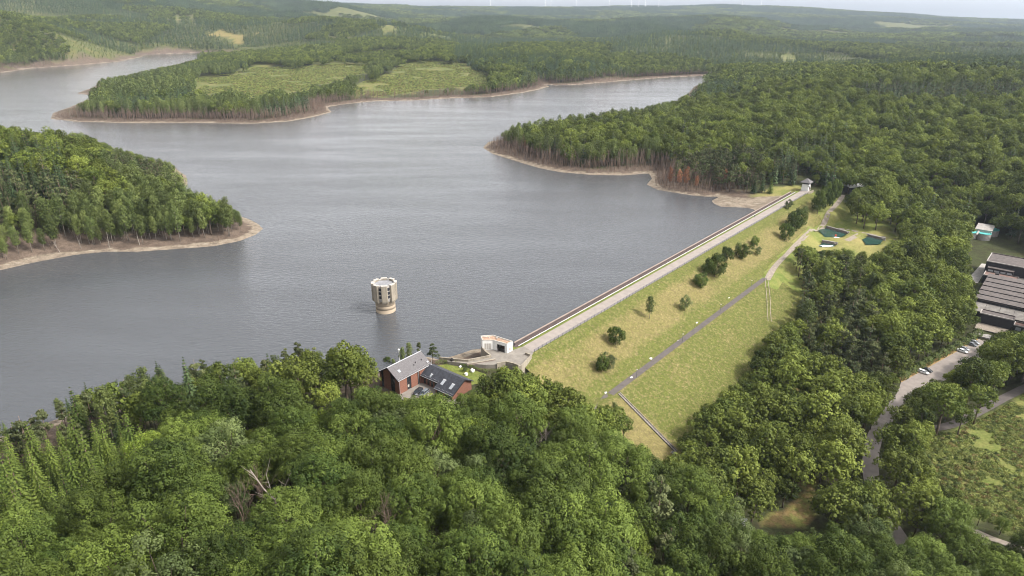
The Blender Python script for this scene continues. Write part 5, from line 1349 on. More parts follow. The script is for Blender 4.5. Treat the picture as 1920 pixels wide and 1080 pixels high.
def spruce(seed, H_=19, Rr=3.0, lev=16, br=9, seg=3, cs=0.5, base=0.12, irr=0.15):
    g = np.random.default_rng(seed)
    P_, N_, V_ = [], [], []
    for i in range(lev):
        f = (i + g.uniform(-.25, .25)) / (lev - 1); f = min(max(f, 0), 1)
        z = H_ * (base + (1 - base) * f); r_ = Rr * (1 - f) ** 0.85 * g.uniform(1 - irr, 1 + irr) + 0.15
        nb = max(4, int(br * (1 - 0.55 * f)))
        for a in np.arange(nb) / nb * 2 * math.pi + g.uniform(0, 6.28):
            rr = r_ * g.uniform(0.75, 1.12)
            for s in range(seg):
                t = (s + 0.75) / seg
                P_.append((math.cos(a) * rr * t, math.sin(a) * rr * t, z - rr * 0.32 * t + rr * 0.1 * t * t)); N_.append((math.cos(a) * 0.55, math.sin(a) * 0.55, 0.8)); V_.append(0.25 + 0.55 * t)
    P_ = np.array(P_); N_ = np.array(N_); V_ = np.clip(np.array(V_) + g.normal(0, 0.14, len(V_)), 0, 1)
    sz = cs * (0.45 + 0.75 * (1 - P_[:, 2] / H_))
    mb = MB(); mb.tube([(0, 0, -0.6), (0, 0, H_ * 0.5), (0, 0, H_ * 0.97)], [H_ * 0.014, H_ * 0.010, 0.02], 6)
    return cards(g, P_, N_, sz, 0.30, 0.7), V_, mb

def slender(seed, H_=19, Rr=2.9, nl=9, ns=15, nc=8, cs=0.34, base=0.36):
    """birch or alder: tall narrow crown on a visible stem"""
    g = np.random.default_rng(seed)
    f = (np.arange(nl) + 0.5) / nl
    z = H_ * (base + (1 - base) * f)
    prof = np.sin(np.pi * np.clip(0.12 + 0.82 * f, 0, 1)) ** 0.8
    a = np.arange(nl) * 2.4 + g.uniform(0, 6)
    lc = np.stack([np.cos(a) * Rr * 0.42 * prof, np.sin(a) * Rr * 0.42 * prof, z], 1) + g.normal(0, 0.2, (nl, 3))
    P_, N_, V_ = [], [], []
    for k in range(nl):
        lr = Rr * (0.35 + 0.42 * prof[k])
        sd_ = fib(ns, g, -0.75); sd_ += g.normal(0, 0.2, sd_.shape); sd_ /= np.linalg.norm(sd_, axis=1)[:, None]
        sc_ = lc[k] + sd_ * lr * g.uniform(0.7, 1.1, ns)[:, None] * np.array([1, 1, 1.15])
        d = g.normal(0, 1, (ns, nc, 3)); d /= np.linalg.norm(d, axis=2)[..., None]
        P_.append((sc_[:, None, :] + d * lr * 0.3).reshape(-1, 3)); N_.append((d * 0.7 + sd_[:, None, :] + np.array([0, 0, 0.2])).reshape(-1, 3)); V_.append(np.repeat(np.clip(0.5 + g.normal(0, 0.22, ns), 0, 1), nc))
    P_ = np.concatenate(P_); N_ = np.concatenate(N_); V_ = np.clip(np.concatenate(V_) + g.normal(0, 0.1, len(P_)), 0, 1)
    mb = MB(); bx, by = g.normal(0, 0.25, 2)
    mb.tube([(0, 0, -0.6), (bx, by, H_ * 0.4), (bx * 1.5, by * 1.5, H_ * 0.92)], [0.20, 0.15, 0.04], 6)
    for c_ in lc[:5]: mb.tube([(bx, by, c_[2] - 2.2), tuple(c_)], [0.07, 0.03], 4, False)
    return cards(g, P_, N_, cs, 0.5), V_, mb

def pine(seed, H_=18, Rr=3.2, nl=12, ns=12, nc=8, cs=0.36):
    g = np.random.default_rng(seed)
    f = np.sort(g.uniform(0, 1, nl)); z = H_ * (0.36 + 0.6 * f)
    a = np.arange(nl) * 2.4 + g.uniform(0, 6); rr = Rr * (1.0 - 0.75 * f) * g.uniform(0.5, 1.0, nl)
    lc = np.stack([np.cos(a) * rr, np.sin(a) * rr, z], 1)
    P_, N_, V_ = [], [], []
    for k in range(nl):
        lr = Rr * g.uniform(0.28, 0.45) * (1 - 0.45 * f[k])
        sd_ = fib(ns, g, -0.6); sc_ = lc[k] + sd_ * lr * np.array([1.15, 1.15, 0.6])
        d = g.normal(0, 1, (ns, nc, 3)); d /= np.linalg.norm(d, axis=2)[..., None]
        P_.append((sc_[:, None, :] + d * lr * 0.32).reshape(-1, 3)); N_.append((d + sd_[:, None, :] * 0.6 + np.array([0, 0, 0.3])).reshape(-1, 3)); V_.append(np.repeat(np.clip(0.45 + g.normal(0, 0.22, ns), 0, 1), nc))
    P_ = np.concatenate(P_); N_ = np.concatenate(N_); V_ = np.concatenate(V_)
    mb = MB(); mb.tube([(0, 0, -0.6), (0.1, 0, H_ * 0.5), (0, 0.1, H_ * 0.95)], [0.24, 0.17, 0.04], 6)
    for c_ in lc: mb.tube([(0, 0, c_[2] - 0.5), tuple(c_)], [0.07, 0.03], 4, False)
    return cards(g, P_, N_, cs, 0.6), V_, mb

def branches(mb, g, p, d, L, r_, depth, spread=0.6, ups=0.25, n_=3):
    e = p + d * L; mid = p.lerp(e, 0.5) + Vector(g.normal(0, L * 0.06, 3))
    mb.tube([p, mid, e], [r_, r_ * 0.8, r_ * 0.6], 5 if depth > 1 else 3, False)
    if depth <= 0: return
    for k in range(n_):
        nd = (d + Vector(g.normal(0, spread, 3)) + Vector((0, 0, ups))).normalized()
        s = p.lerp(e, g.uniform(0.55, 1.0)) if k else e
        branches(mb, g, s, nd, L * g.uniform(0.55, 0.8), r_ * 0.55, depth - 1, spread, ups, n_)
def bare(seed, H_=13, r_=0.28, depth=4, n_=3, spread=0.5, ups=0.3):
    g = np.random.default_rng(seed); mb = MB()
    branches(mb, g, Vector((0, 0, -0.5)), Vector((g.normal(0, .06), g.normal(0, .06), 1)).normalized(), H_ * 0.42, r_, depth, spread, ups, n_)
    return mb
def pole(seed, H_=12, twigs=9):
    """drowned shore tree: stem with short upright twigs"""
    g = np.random.default_rng(seed); mb = MB()
    lean = g.normal(0, 0.06, 2) * H_
    q = lambda f: Vector((lean[0] * f, lean[1] * f, H_ * f - 0.4))
    mb.tube([q(0), q(0.5), q(1)], [0.19, 0.13, 0.04], 4)
    for k in range(twigs):
        f = g.uniform(0.3, 0.97); a = g.uniform(0, 6.28); l = H_ * (1.05 - f) * 0.42
        mb.tube([q(f), q(f) + Vector((math.cos(a) * l * 0.55, math.sin(a) * l * 0.55, l))], [0.06, 0.025], 3, False)
    return mb

KIND = {}      # kind -> lists of detailed (trunk mesh, crown mesh) pairs
KW = {'oak': ('leaf_oak', 'bark'), 'lime': ('leaf_lime', 'bark'), 'shrub': ('leaf_oak', 'bark'), 'birch': ('leaf_birch', 'bark_pale'), 'spruce': ('needle_spruce', 'bark_red'), 'young': ('needle_young', 'bark_red'), 'pine': ('needle_pine', 'bark_red'),
      'rust': ('leaf_rust', 'bark_red'), 'grey': ('leaf_grey', 'bark')}
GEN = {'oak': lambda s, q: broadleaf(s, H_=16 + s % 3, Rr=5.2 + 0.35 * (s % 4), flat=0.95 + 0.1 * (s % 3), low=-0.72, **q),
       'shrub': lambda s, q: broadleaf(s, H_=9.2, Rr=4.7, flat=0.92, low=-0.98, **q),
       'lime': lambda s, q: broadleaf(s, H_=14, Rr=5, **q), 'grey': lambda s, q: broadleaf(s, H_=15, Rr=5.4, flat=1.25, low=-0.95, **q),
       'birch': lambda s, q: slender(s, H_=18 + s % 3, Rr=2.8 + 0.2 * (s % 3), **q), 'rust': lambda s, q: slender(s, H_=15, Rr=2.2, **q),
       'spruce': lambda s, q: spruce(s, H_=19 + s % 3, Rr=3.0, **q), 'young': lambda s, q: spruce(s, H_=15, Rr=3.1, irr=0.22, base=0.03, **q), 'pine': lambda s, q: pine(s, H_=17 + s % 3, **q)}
HI = {'oak': dict(nl=22, ns=24, nc=34, cs=0.14), 'lime': dict(nl=20, ns=22, nc=22, cs=0.17), 'shrub': dict(nl=18, ns=22, nc=14, cs=0.26), 'grey': dict(nl=20, ns=22, nc=26, cs=0.16), 'birch': dict(nl=10, ns=22, nc=11, cs=0.26), 'rust': dict(nl=8, ns=14, nc=8, cs=0.24),
      'spruce': dict(lev=20, br=11, seg=5, cs=0.55), 'young': dict(lev=20, br=13, seg=7, cs=0.32), 'pine': dict(nl=14, ns=16, nc=10, cs=0.28)}
MID = {'oak': dict(nl=19, ns=15, nc=11, cs=0.31), 'lime': dict(nl=12, ns=12, nc=6, cs=0.5), 'grey': dict(nl=12, ns=12, nc=6, cs=0.5), 'birch': dict(nl=9, ns=15, nc=8, cs=0.29), 'rust': dict(nl=7, ns=8, nc=6, cs=0.34),
       'spruce': dict(lev=14, br=8, seg=3, cs=0.80), 'young': dict(lev=12, br=8, seg=3, cs=0.7), 'pine': dict(nl=10, ns=9, nc=6, cs=0.45)}
LOW = {'oak': dict(nl=14, ns=9, nc=4, cs=0.85), 'birch': dict(nl=6, ns=6, nc=4, cs=0.75), 'spruce': dict(lev=9, br=6, seg=2, cs=1.15), 'pine': dict(nl=7, ns=5, nc=4, cs=0.8)}
def detailed(kind, seed):
    co, lv, wd = GEN[kind](seed, HI[kind])
    return wd.mesh('trunk', KW[kind][1], True), quads_mesh('crown', co, [KW[kind][0]], lv)
NV = {'oak': 7, 'shrub': 4, 'lime': 2, 'grey': 2, 'birch': 4, 'rust': 2, 'spruce': 4, 'young': 4, 'pine': 4}
for k, n_ in NV.items(): KIND[k] = [detailed(k, 100 + 13 * j + len(k)) for j in range(n_)]

TPL = {}       # kind -> template collection for the massed woods
def template(kind, items):
    c_ = bpy.data.collections.new('woods_' + kind)
    for j, me in enumerate(items):
        o = bpy.data.objects.new('%s_%02d' % (kind, j), me); c_.objects.link(o)
    TPL[kind] = c_
def merged(kind, seed, lod):
    co, lv, wd = GEN[kind](seed, lod[kind])
    if lod is LOW: wd = MB()
    return quads_mesh(kind, co, ['leaf_oak_lifted', 'bark'] if kind == 'oak' else list(KW[kind]), lv, extra=wd)
def clump(kind, seed):
    """a patch of wood of about 40 m for hills kilometres away"""
    g = np.random.default_rng(seed); C_, V_ = [], []
    for i in range(26):
        co, lv, _ = GEN[kind](seed * 31 + i, {'oak': dict(nl=8, ns=5, nc=2, cs=1.5), 'spruce': dict(lev=6, br=5, seg=1, cs=1.9)}[kind])
        a = i * 2.4; r_ = 21 * math.sqrt((i + 0.5) / 26); s = g.uniform(0.8, 1.2)
        C_.append(co * s + np.array([math.cos(a) * r_, math.sin(a) * r_, -1.0])); V_.append(np.clip(lv + g.normal(0, 0.15), 0, 1))
    return quads_mesh('clump', np.concatenate(C_), ['leaf_oak_lifted' if kind == 'oak' else KW[kind][0]], np.concatenate(V_))
for k in ('oak', 'birch', 'spruce', 'pine'):
    its = [merged(k, 500 + j * 7, MID) for j in range(4)] + [merged(k, 700 + j * 7, LOW) for j in range(3)]     # 0-3 near, 4-6 far
    if k in ('oak', 'spruce'): its += [clump(k, 40 + j) for j in range(3)]                                      # 7-9 patches
    template(k, its)
def stem(seed):
    gq = np.random.default_rng(seed); H_ = 11 + seed % 3; mb = pole(seed, H_, 10); n_ = 60
    f = gq.uniform(0.3, 1.0, n_); a = gq.uniform(0, 6.28, n_); r_ = (1.1 - f) * 1.9 * gq.uniform(0.2, 1, n_)
    p = np.stack([np.cos(a) * r_, np.sin(a) * r_, H_ * f], 1); d = np.stack([np.cos(a), np.sin(a), 0 * a], 1)
    b_ = cards(gq, p, d, 0.42, 0.5, 0.10)
    return quads_mesh('stem', b_, ['twig', 'bark_red'], np.clip(gq.normal(.5, .25, n_), 0, 1), extra=mb)
template('pole', [stem(60 + j) for j in range(5)])
def bush(seed, Rr=1.0, m='leaf_scrub', n_=70, cs=0.22):
    g = np.random.default_rng(seed); d = g.normal(0, 1, (n_, 3)); d[:, 2] = abs(d[:, 2]); d /= np.linalg.norm(d, axis=1)[:, None]
    p = d * Rr * g.uniform(0.55, 1.05, n_)[:, None] * np.array([1, 1, 0.75])
    return quads_mesh('bush', cards(g, p, d + np.array([0, 0, .3]), cs, 0.5), [m], np.clip(g.normal(0.5, 0.25, n_), 0, 1))
template('bush', [bush(80 + j, 1.0) for j in range(4)] + [bush(90 + j, 1.0, 'leaf_birch', 80, 0.24) for j in range(2)] + [bush(95, 1.0, 'grass_blade', 60, 0.25)])
# ------------------------------------------------------------------ where trees stand
LAKE_SEEN = [(-400, 800), (0, 781), (24, 770), (53, 774), (65, 763), (104, 745), (134, 724), (183, 717), (195, 709), (265, 696), (305, 680), (354, 675), (432, 680), (481, 666), (517, 655), (586, 648), (640, 650), (695, 648), (712, 672), (740, 678),
    (775, 668), (832, 674), (895, 655), (962, 640), (1284, 467), (1445, 386), (1345, 386), (1334, 376), (1345, 366), (1270, 360), (1213, 347), (1222, 335), (1217, 325), (1110, 326), (1010, 312), (930, 290), (903, 272), (930, 254), (973, 231), (1023, 219), (1067, 214), (1107, 211), (1160, 204), (1207, 201), (1267, 188),
    (1290, 175), (1300, 162), (1345, 143), (1255, 146), (1200, 150), (1130, 156), (1060, 161), (1030, 164), (1010, 169), (980, 175), (920, 183), (850, 186), (780, 189), (700, 191), (640, 197), (616, 204), (622, 211), (590, 221), (540, 229), (470, 233), (400, 232), (250, 232), (140, 229), (93, 223), (105, 209), (135, 200), (168, 186), (168, 165), (190, 148), (330, 121), (365, 107),
    (365, 100), (280, 103), (265, 108), (220, 117), (150, 123), (60, 130), (0, 138), (-400, 165), (-400, 200), (0, 219), (60, 224), (100, 231), (150, 250), (200, 271), (260, 290), (300, 298), (330, 309), (352, 336), (350, 352), (380, 362), (430, 382), (462, 407), (494, 428), (470, 448), (400, 465), (330, 470), (200, 476), (60, 498), (0, 510), (-400, 580)]
KEEP = [
    [(958, 640), (1284, 465), (1500, 348), (1518, 350), (1532, 366), (1524, 398), (1540, 402), (1562, 380), (1570, 366), (1586, 366), (1584, 378), (1560, 405), (1562, 416), (1640, 433), (1690, 446), (1668, 458), (1650, 474), (1580, 466), (1520, 462), (1500, 456), (1476, 478), (1478, 492), (1500, 520), (1502, 556), (1482, 600), (1442, 622), (1432, 652), (1392, 698), (1375, 724), (1320, 764), (1276, 800), (1276, 848), (1262, 868), (1230, 850), (1192, 828), (1187, 790), (1162, 772), (1150, 757), (1125, 752), (1080, 733), (1040, 714), (996, 690), (975, 690), (948, 684), (915, 688), (905, 700), (897, 712), (882, 722), (868, 742), (850, 752), (800, 738), (780, 733), (765, 732), (735, 737), (714, 727), (706, 700), (720, 684), (790, 655), (815, 678), (835, 668), (900, 628), (928, 626)],
    [(1335, 382), (1346, 365), (1380, 358), (1412, 362), (1445, 353), (1497, 345), (1500, 330), (1522, 330), (1522, 356), (1440, 392)],
    [(1592, 347), (1608, 346), (1606, 352), (1594, 354)],
    [(1690, 718), (1750, 684), (1830, 640), (1842, 640), (1838, 662), (1792, 688), (1762, 706), (1720, 727), (1694, 752), (1664, 788), (1644, 818), (1636, 858), (1642, 898), (1632, 908), (1618, 890), (1620, 840), (1640, 800), (1668, 765)],
    [(1684, 700), (1748, 664), (1836, 616), (1838, 644), (1753, 691), (1690, 722)],
    [(1816, 468), (1822, 430), (1852, 428), (1856, 456), (1908, 470), (1914, 508), (1930, 512), (1930, 622), (1900, 618), (1880, 618), (1868, 634), (1836, 638), (1840, 606), (1829, 572), (1829, 528), (1818, 508)],
    [(1735, 850), (1755, 826), (1800, 812), (1845, 792), (1885, 772), (1930, 750), (2200, 650), (2200, 1080), (1930, 992), (1865, 965), (1810, 932), (1765, 895)],
    [(1850, 764), (1890, 740), (1930, 722), (1930, 738), (1880, 758)],
    [(1820, 992), (1870, 1010), (1930, 1030), (1930, 1040), (1860, 1014)],
    [(1412, 985), (1430, 968), (1490, 942), (1500, 900), (1534, 898), (1532, 985), (1484, 1010)],
    [(440, 772), (480, 757), (482, 768), (460, 780)],
    [(1676, 992), (1700, 1000), (1706, 1030), (1680, 1022)],
    [(1372, 968), (1404, 968), (1404, 984), (1376, 984)], [(1282, 906), (1290, 906), (1374, 966), (1372, 974)]]
FARKEEP = [CLEAR['field_a'], CLEAR['field_b'], CLEAR['felled']] + FARFIELDS

def candidates(x0, x1, y0, y1, sp, g):
    xs = np.arange(x0, x1, sp); ys = np.arange(y0, y1, sp)
    X, Y = np.meshgrid(xs, ys, indexing='ij')
    X = X + (np.arange(X.shape[1]) % 2)[None, :] * sp * 0.5
    X = X + g.uniform(-.36, .36, X.shape) * sp; Y = Y + g.uniform(-.36, .36, Y.shape) * sp
    return X.ravel(), Y.ravel()
def blocked(px, py, near):
    b = inpoly(px, py, LAKE_SEEN)
    wx = px + (fbm(px / 22, py / 9, 93) - 0.5) * 60; wy = py + (fbm(px / 18, py / 8, 95) - 0.5) * 22
    for q in KEEP: b |= inpoly(px, py, q) & near
    for j, q in enumerate(FARKEEP): b |= inpoly(wx, wy, q) & ~near & ((j < 3) | (fbm(px / 9, py / 3, 91) > 0.45))
    return b
def kinds_at(px, py, dist, x, y, g):
    """kind of wood seen round a survey pixel"""
    n_ = len(px); k = np.full(n_, 'oak', dtype='U8')
    r_ = g.uniform(0, 1, n_)
    p1 = fbm(x / 55, y / 55, 41); p2 = fbm(x / 260, y / 330, 51); p3 = fbm(x / 120, y / 120, 61)
    near = dist < 420
    sp = near & inpoly(px, py, [(-60, 780), (110, 770), (250, 770), (300, 830), (270, 900), (170, 950), (90, 970), (-60, 1040)])
    k[sp] = 'young'
    edge = near & (px < 640) & inpoly(px, py, [(-60, 800), (90, 765), (110, 720), (300, 668), (600, 640), (640, 680), (450, 740), (260, 775), (0, 830)])
    k[edge & (r_ < 0.50)] = 'pine'; k[edge & (r_ < 0.16)] = 'spruce'; k[edge & (r_ > 0.88)] = 'birch'
    br_ = near & inpoly(px, py, [(1150, 860), (1330, 960), (1360, 1080), (1120, 1080), (1100, 960)])
    k[br_ & (r_ < 0.22)] = 'pine'
    vw = near & (px > 1440) & inpoly(px, py, [(1480, 470), (1600, 480), (1640, 560), (1660, 700), (1560, 720), (1480, 640), (1470, 560)])
    k[vw & (p1 > 0.53) & (r_ < 0.7)] = 'pine'; k[vw & (r_ > 0.86)] = 'birch'
    # left peninsula
    lp = (px < 520) & (dist > 300) & (dist < 760) & (py > 200)
    sd0 = interp(SD, x, y)
    k[lp & (sd0 < 46) & (r_ < 0.85)] = 'birch'; k[lp & (px > 300) & (r_ < 0.6)] = 'birch'
    k[lp & (p1 > 0.6) & (py < 400)] = 'pine'; k[lp & (px < 130) & (py > 280) & (py < 370) & (r_ < 0.6)] = 'spruce'
    # wooded point beyond the dam
    rp = (px > 880) & (dist > 420) & (dist < 1000) & (py > 170)
    k[rp & (px < 1500) & (sd0 < 34) & (r_ < 0.7)] = 'birch'
    k[rp & (px > 1215) & (px < 1490) & (py > 290) & (r_ < 0.7)] = 'pine'
    k[rp & (px > 1430) & (px < 1560) & (py > 270) & (r_ < 0.4)] = 'spruce'
    k[rp & (r_ > 0.95)] = 'spruce'
    rh = (px > 1260) & (dist > 600) & (py < 200 - 0.02 * (px - 1260)) & (dist < 1500)
    k[rh & ((py < 150) | (p2 > 0.5)) & (r_ < 0.8)] = 'spruce'; k[rh & (r_ > 0.9)] = 'pine'
    # peninsula with the clearing and shores beyond
    mp_ = (dist > 760) & (dist <= 1500)
    k[mp_ & (px < 1260) & (r_ < 0.75)] = 'birch'; k[mp_ & (px < 1260) & (p3 > 0.55)] = 'spruce'
    k[mp_ & (px > 860) & (px < 1260) & (py < 150) & (r_ < 0.8)] = 'spruce'
    k[mp_ & (px > 330) & (px < 870) & (py < 118)] = 'oak'
    far_ = dist > 1500
    bv = blocks(x, y, 230, 5)
    k[far_ & (bv > 0.52)] = 'spruce'; k[far_ & (bv <= 0.52)] = 'oak'; k[far_ & (bv < 0.18)] = 'birch'
    k[mp_ & (px > 860) & (bv < 0.3)] = 'oak'
    k[far_ & (px > 360) & (px < 850) & (py > 74) & (dist < 2000)] = 'oak'
    k[far_ & (dist < 2600) & (r_ > 0.9)] = 'birch'
    sd_ = interp(SD, x, y)
    k[(dist > 1000) & (sd_ < 26) & (r_ < 0.9)] = 'birch'
    return k
def blocks(x, y, size, seed):
    """forestry blocks: value of the nearest of jittered cell centres"""
    ci, cj = np.floor(x / size).astype(int), np.floor(y / size).astype(int)
    best = np.full(x.shape, 1e18); val = np.zeros(x.shape)
    for di in (-1, 0, 1):
        for dj in (-1, 0, 1):
            i, j = ci + di, cj + dj
            h1 = _perm[(_perm[(i + seed) & 255] + j) & 255] / 255.0; h2 = _perm[(_perm[(i + seed + 91) & 255] + j + 17) & 255] / 255.0; h3 = _perm[(_perm[(i + seed + 43) & 255] + j + 71) & 255] / 255.0
            q = (x - (i + h1) * size) ** 2 + (y - (j + h2) * size) ** 2
            m = q < best; best = np.where(m, q, best); val = np.where(m, h3, val)
    return val
WID = {'oak': 5.4, 'birch': 2.9, 'spruce': 2.8, 'young': 2.6, 'pine': 3.0, 'lime': 5}
HEI = {'oak': 17, 'birch': 19, 'spruce': 20, 'young': 15, 'pine': 18, 'lime': 14, 'shrub': 9.2, 'grey': 15, 'rust': 15}
g = np.random.default_rng(11)
T = {k: [] for k in ('x', 'y', 'z', 's', 'k', 'd', 'px', 'py')}
def plant(x, y, sparse=None, grow=1.0):
    ok = abs(x) < 0.84 * np.maximum(y, 0) + 60
    x, y = x[ok], y[ok]
    z = hgt(x, y); sd_ = interp(SD, x, y); t_, s_ = dam_ts(x, y)
    px, py, d = pr(x, y, z)
    bwid = (5 + 8 * fbm(x / 60, y / 60, 21)) * (1 + 0.5 * sstep(500, 1200, y)) + 4 * sstep(600, 900, y)
    bwid = bwid + np.where((px > 85) & (px < 660) & (d > 760) & (d < 1300), 9.0, 0) + np.where((px > 890) & (px < 1330) & (d > 380) & (d < 800), 9.0, 0)
    ok = (sd_ > bwid) | (s_ > -8) & (t_ > -30) & (t_ < DL + 40) | (y < 260) & (sd_ > 3.5)
    ok &= ~((t_ > -6) & (t_ < DL + 4) & (s_ > -30) & (s_ < 30)) & (d > 30)
    for ln_, w in ((ROADLINE, 4.0), (TRACK_R, 3.4), (TRACK_B, 2.4), (GRAVEL, 3.2), (LANE, 3.8)): ok &= seg_dist(x, y, [p_[:2] for p_ in ln_]) > w
    ok &= ~inpoly(x, y, [p_[:2] for p_ in WORKS]) & ~inpoly(x, y, [p_[:2] for p_ in LOT]) & ~inpoly(x, y, TER)
    ok &= ~inpoly(x, y, [tuple(un(*q, 4.4)[:2]) for q in ((708, 722), (735, 748), (850, 765), (880, 745), (905, 712), (850, 685), (800, 668))])
    x, y, z, px, py, d, sd_ = [a[ok] for a in (x, y, z, px, py, d, sd_)]
    kk = kinds_at(px, py - 10 * 1280 / d * 0.9, d, x, y, g)
    bv = blocks(x, y, 230, 5); young_ = (d > 1500) & (bv < 0.18)
    w = np.array([WID[q] for q in kk]); h_ = np.array([HEI[q] for q in kk])
    sc = g.uniform(0.62, 1.24, len(x)) * grow * np.where(young_, 0.42, 1.0) * np.where(d > 1300, 0.85 + 0.3 * blocks(x, y, 230, 9), 1.0)
    done = np.zeros(len(x), bool); keep_s = np.zeros(len(x))
    near = d < 760
    for f in (1.0, 0.8, 0.62, 0.46):
        s = sc * f; bad = done.copy()
        for dx, fz_ in ((0, 0.05), (0, 1.0), (-0.9, 0.62), (0.9, 0.62), (-0.55, 0.92), (0.55, 0.92), (-0.8, 0.42), (0.8, 0.42), (-0.8, 0.78), (0.8, 0.78), (0, 0.45), (0, 0.75)):
            m_ = np.where(~bad & (near | (dx == 0) & (fz_ in (0.05, 1.0)) & (f > 0.7)))[0]
            if not len(m_): continue
            qx, qy, _ = pr(x[m_] + dx * w[m_] * s[m_], y[m_], z[m_] + h_[m_] * s[m_] * fz_); bad[m_] = blocked(qx, qy, near[m_])
        new = ~bad & ~done & ((f > 0.7) | (d < 760)); keep_s[new] = s[new]; done |= new
    ok = done
    if sparse is not None: ok &= g.uniform(0, 1, len(x)) < sparse
    for nm, a in zip(('x', 'y', 'z', 's', 'k', 'd', 'px', 'py'), (x, y, z, keep_s, kk, d, px, py)): T[nm].append(a[ok])
def band(d0, d1, sp, grow=1.0):
    x, y = candidates(-0.9 * d1 - 80, 0.9 * d1 + 80, max(d0 * 0.6, 45), d1 * 1.1 + 40, sp, g)
    dd = np.hypot(x, y) * 0.93; ok = (y * CP + 110 * SP >= d0) & (y * CP + 110 * SP < d1)
    plant(x[ok], y[ok], grow=grow)
band(60, 480, 8.6, 1.06)
band(480, 1000, 8.2, 0.97)
band(1000, 1700, 7.4, 0.92)
band(1700, 3000, 9.6, 0.95)
T = {k: np.concatenate(v) for k, v in T.items()}
# slim kinds stand closer: a second pass fills between them
def refill(kset, d0, d1, sp):
    global T
    T2 = {k: [] for k in T}
    old = T; T = T2
    x, y = candidates(-0.9 * d1 - 80, 0.9 * d1 + 80, max(d0 * 0.6, 45), d1 * 1.1 + 40, sp, g)
    q = y * CP + 110 * SP; ok = (q >= d0) & (q < d1)
    plant(x[ok], y[ok], grow=0.9)
    T2 = {k: np.concatenate(v) for k, v in T2.items()}
    m = np.isin(T2['k'], kset)
    T = {k: np.concatenate([old[k], T2[k][m]]) for k in old}
refill(['birch', 'spruce', 'pine', 'young'], 60, 1000, 6.4)
refill(['birch', 'spruce', 'pine'], 1000, 1700, 7.0)
n0 = len(T['x']); refill(['oak'], 60, 420, 5.6)          # close the valley woods
new = np.arange(len(T['x'])) >= n0
keep_ = np.ones(len(T['x']), bool); m_ = (T['d'][:n0] < 450) & (T['px'][:n0] > 1230); acc = np.stack([T['x'][:n0][m_], T['y'][:n0][m_]], 1)
for i in np.where(new)[0]:
    q = np.array([T['x'][i], T['y'][i]])
    if T['px'][i] < 1290 or T['px'][i] > 2100 or np.min(((acc - q) ** 2).sum(1)) < 4.6 ** 2: keep_[i] = False
    else: acc = np.vstack([acc, q])
T = {k: v[keep_] for k, v in T.items()}
al = (T['x'] - V0.x) * 0.951 - (T['y'] - V0.y) * 0.309; ac = (T['x'] - V0.x) * 0.309 + (T['y'] - V0.y) * 0.951
T = {k: v[~((al > 0) & (al < 24) & (abs(ac) < 8))] for k, v in T.items()}      # trees taken out sunward of the valve tower to let sun reach it
def top_spot(px, py, h_):
    z = 40.0
    for _ in range(8):
        p = un(px, py, z); z = 0.5 * z + 0.5 * (ground(p.x, p.y) + h_)
    return un(px, py, z)
DEADS = [(505, 882, 18.3, 'snag'), (482, 880, 14, 'a'), (447, 918, 12, 'b'), (712, 965, 13, 'c'), (1022, 800, 12, 'd'), (1182, 955, 11, 'e')]
DP = [top_spot(*q[:3]) for q in DEADS]
keep_ = np.ones(len(T['x']), bool)
for (px, py, h_, nm), p in zip(DEADS, DP):             # room round the dead trees, wider on the open side
    dx = T['x'] - p.x; dy = T['y'] - p.y; r_ = 8.5 if nm == 'snag' else 5.5
    keep_ &= ~((np.hypot(dx, dy * 0.8) < r_) | (nm == 'snag') & (abs(dx) < 6.0) & (dy < 0) & (dy > -17))
T = {k: v[keep_] for k, v in T.items()}

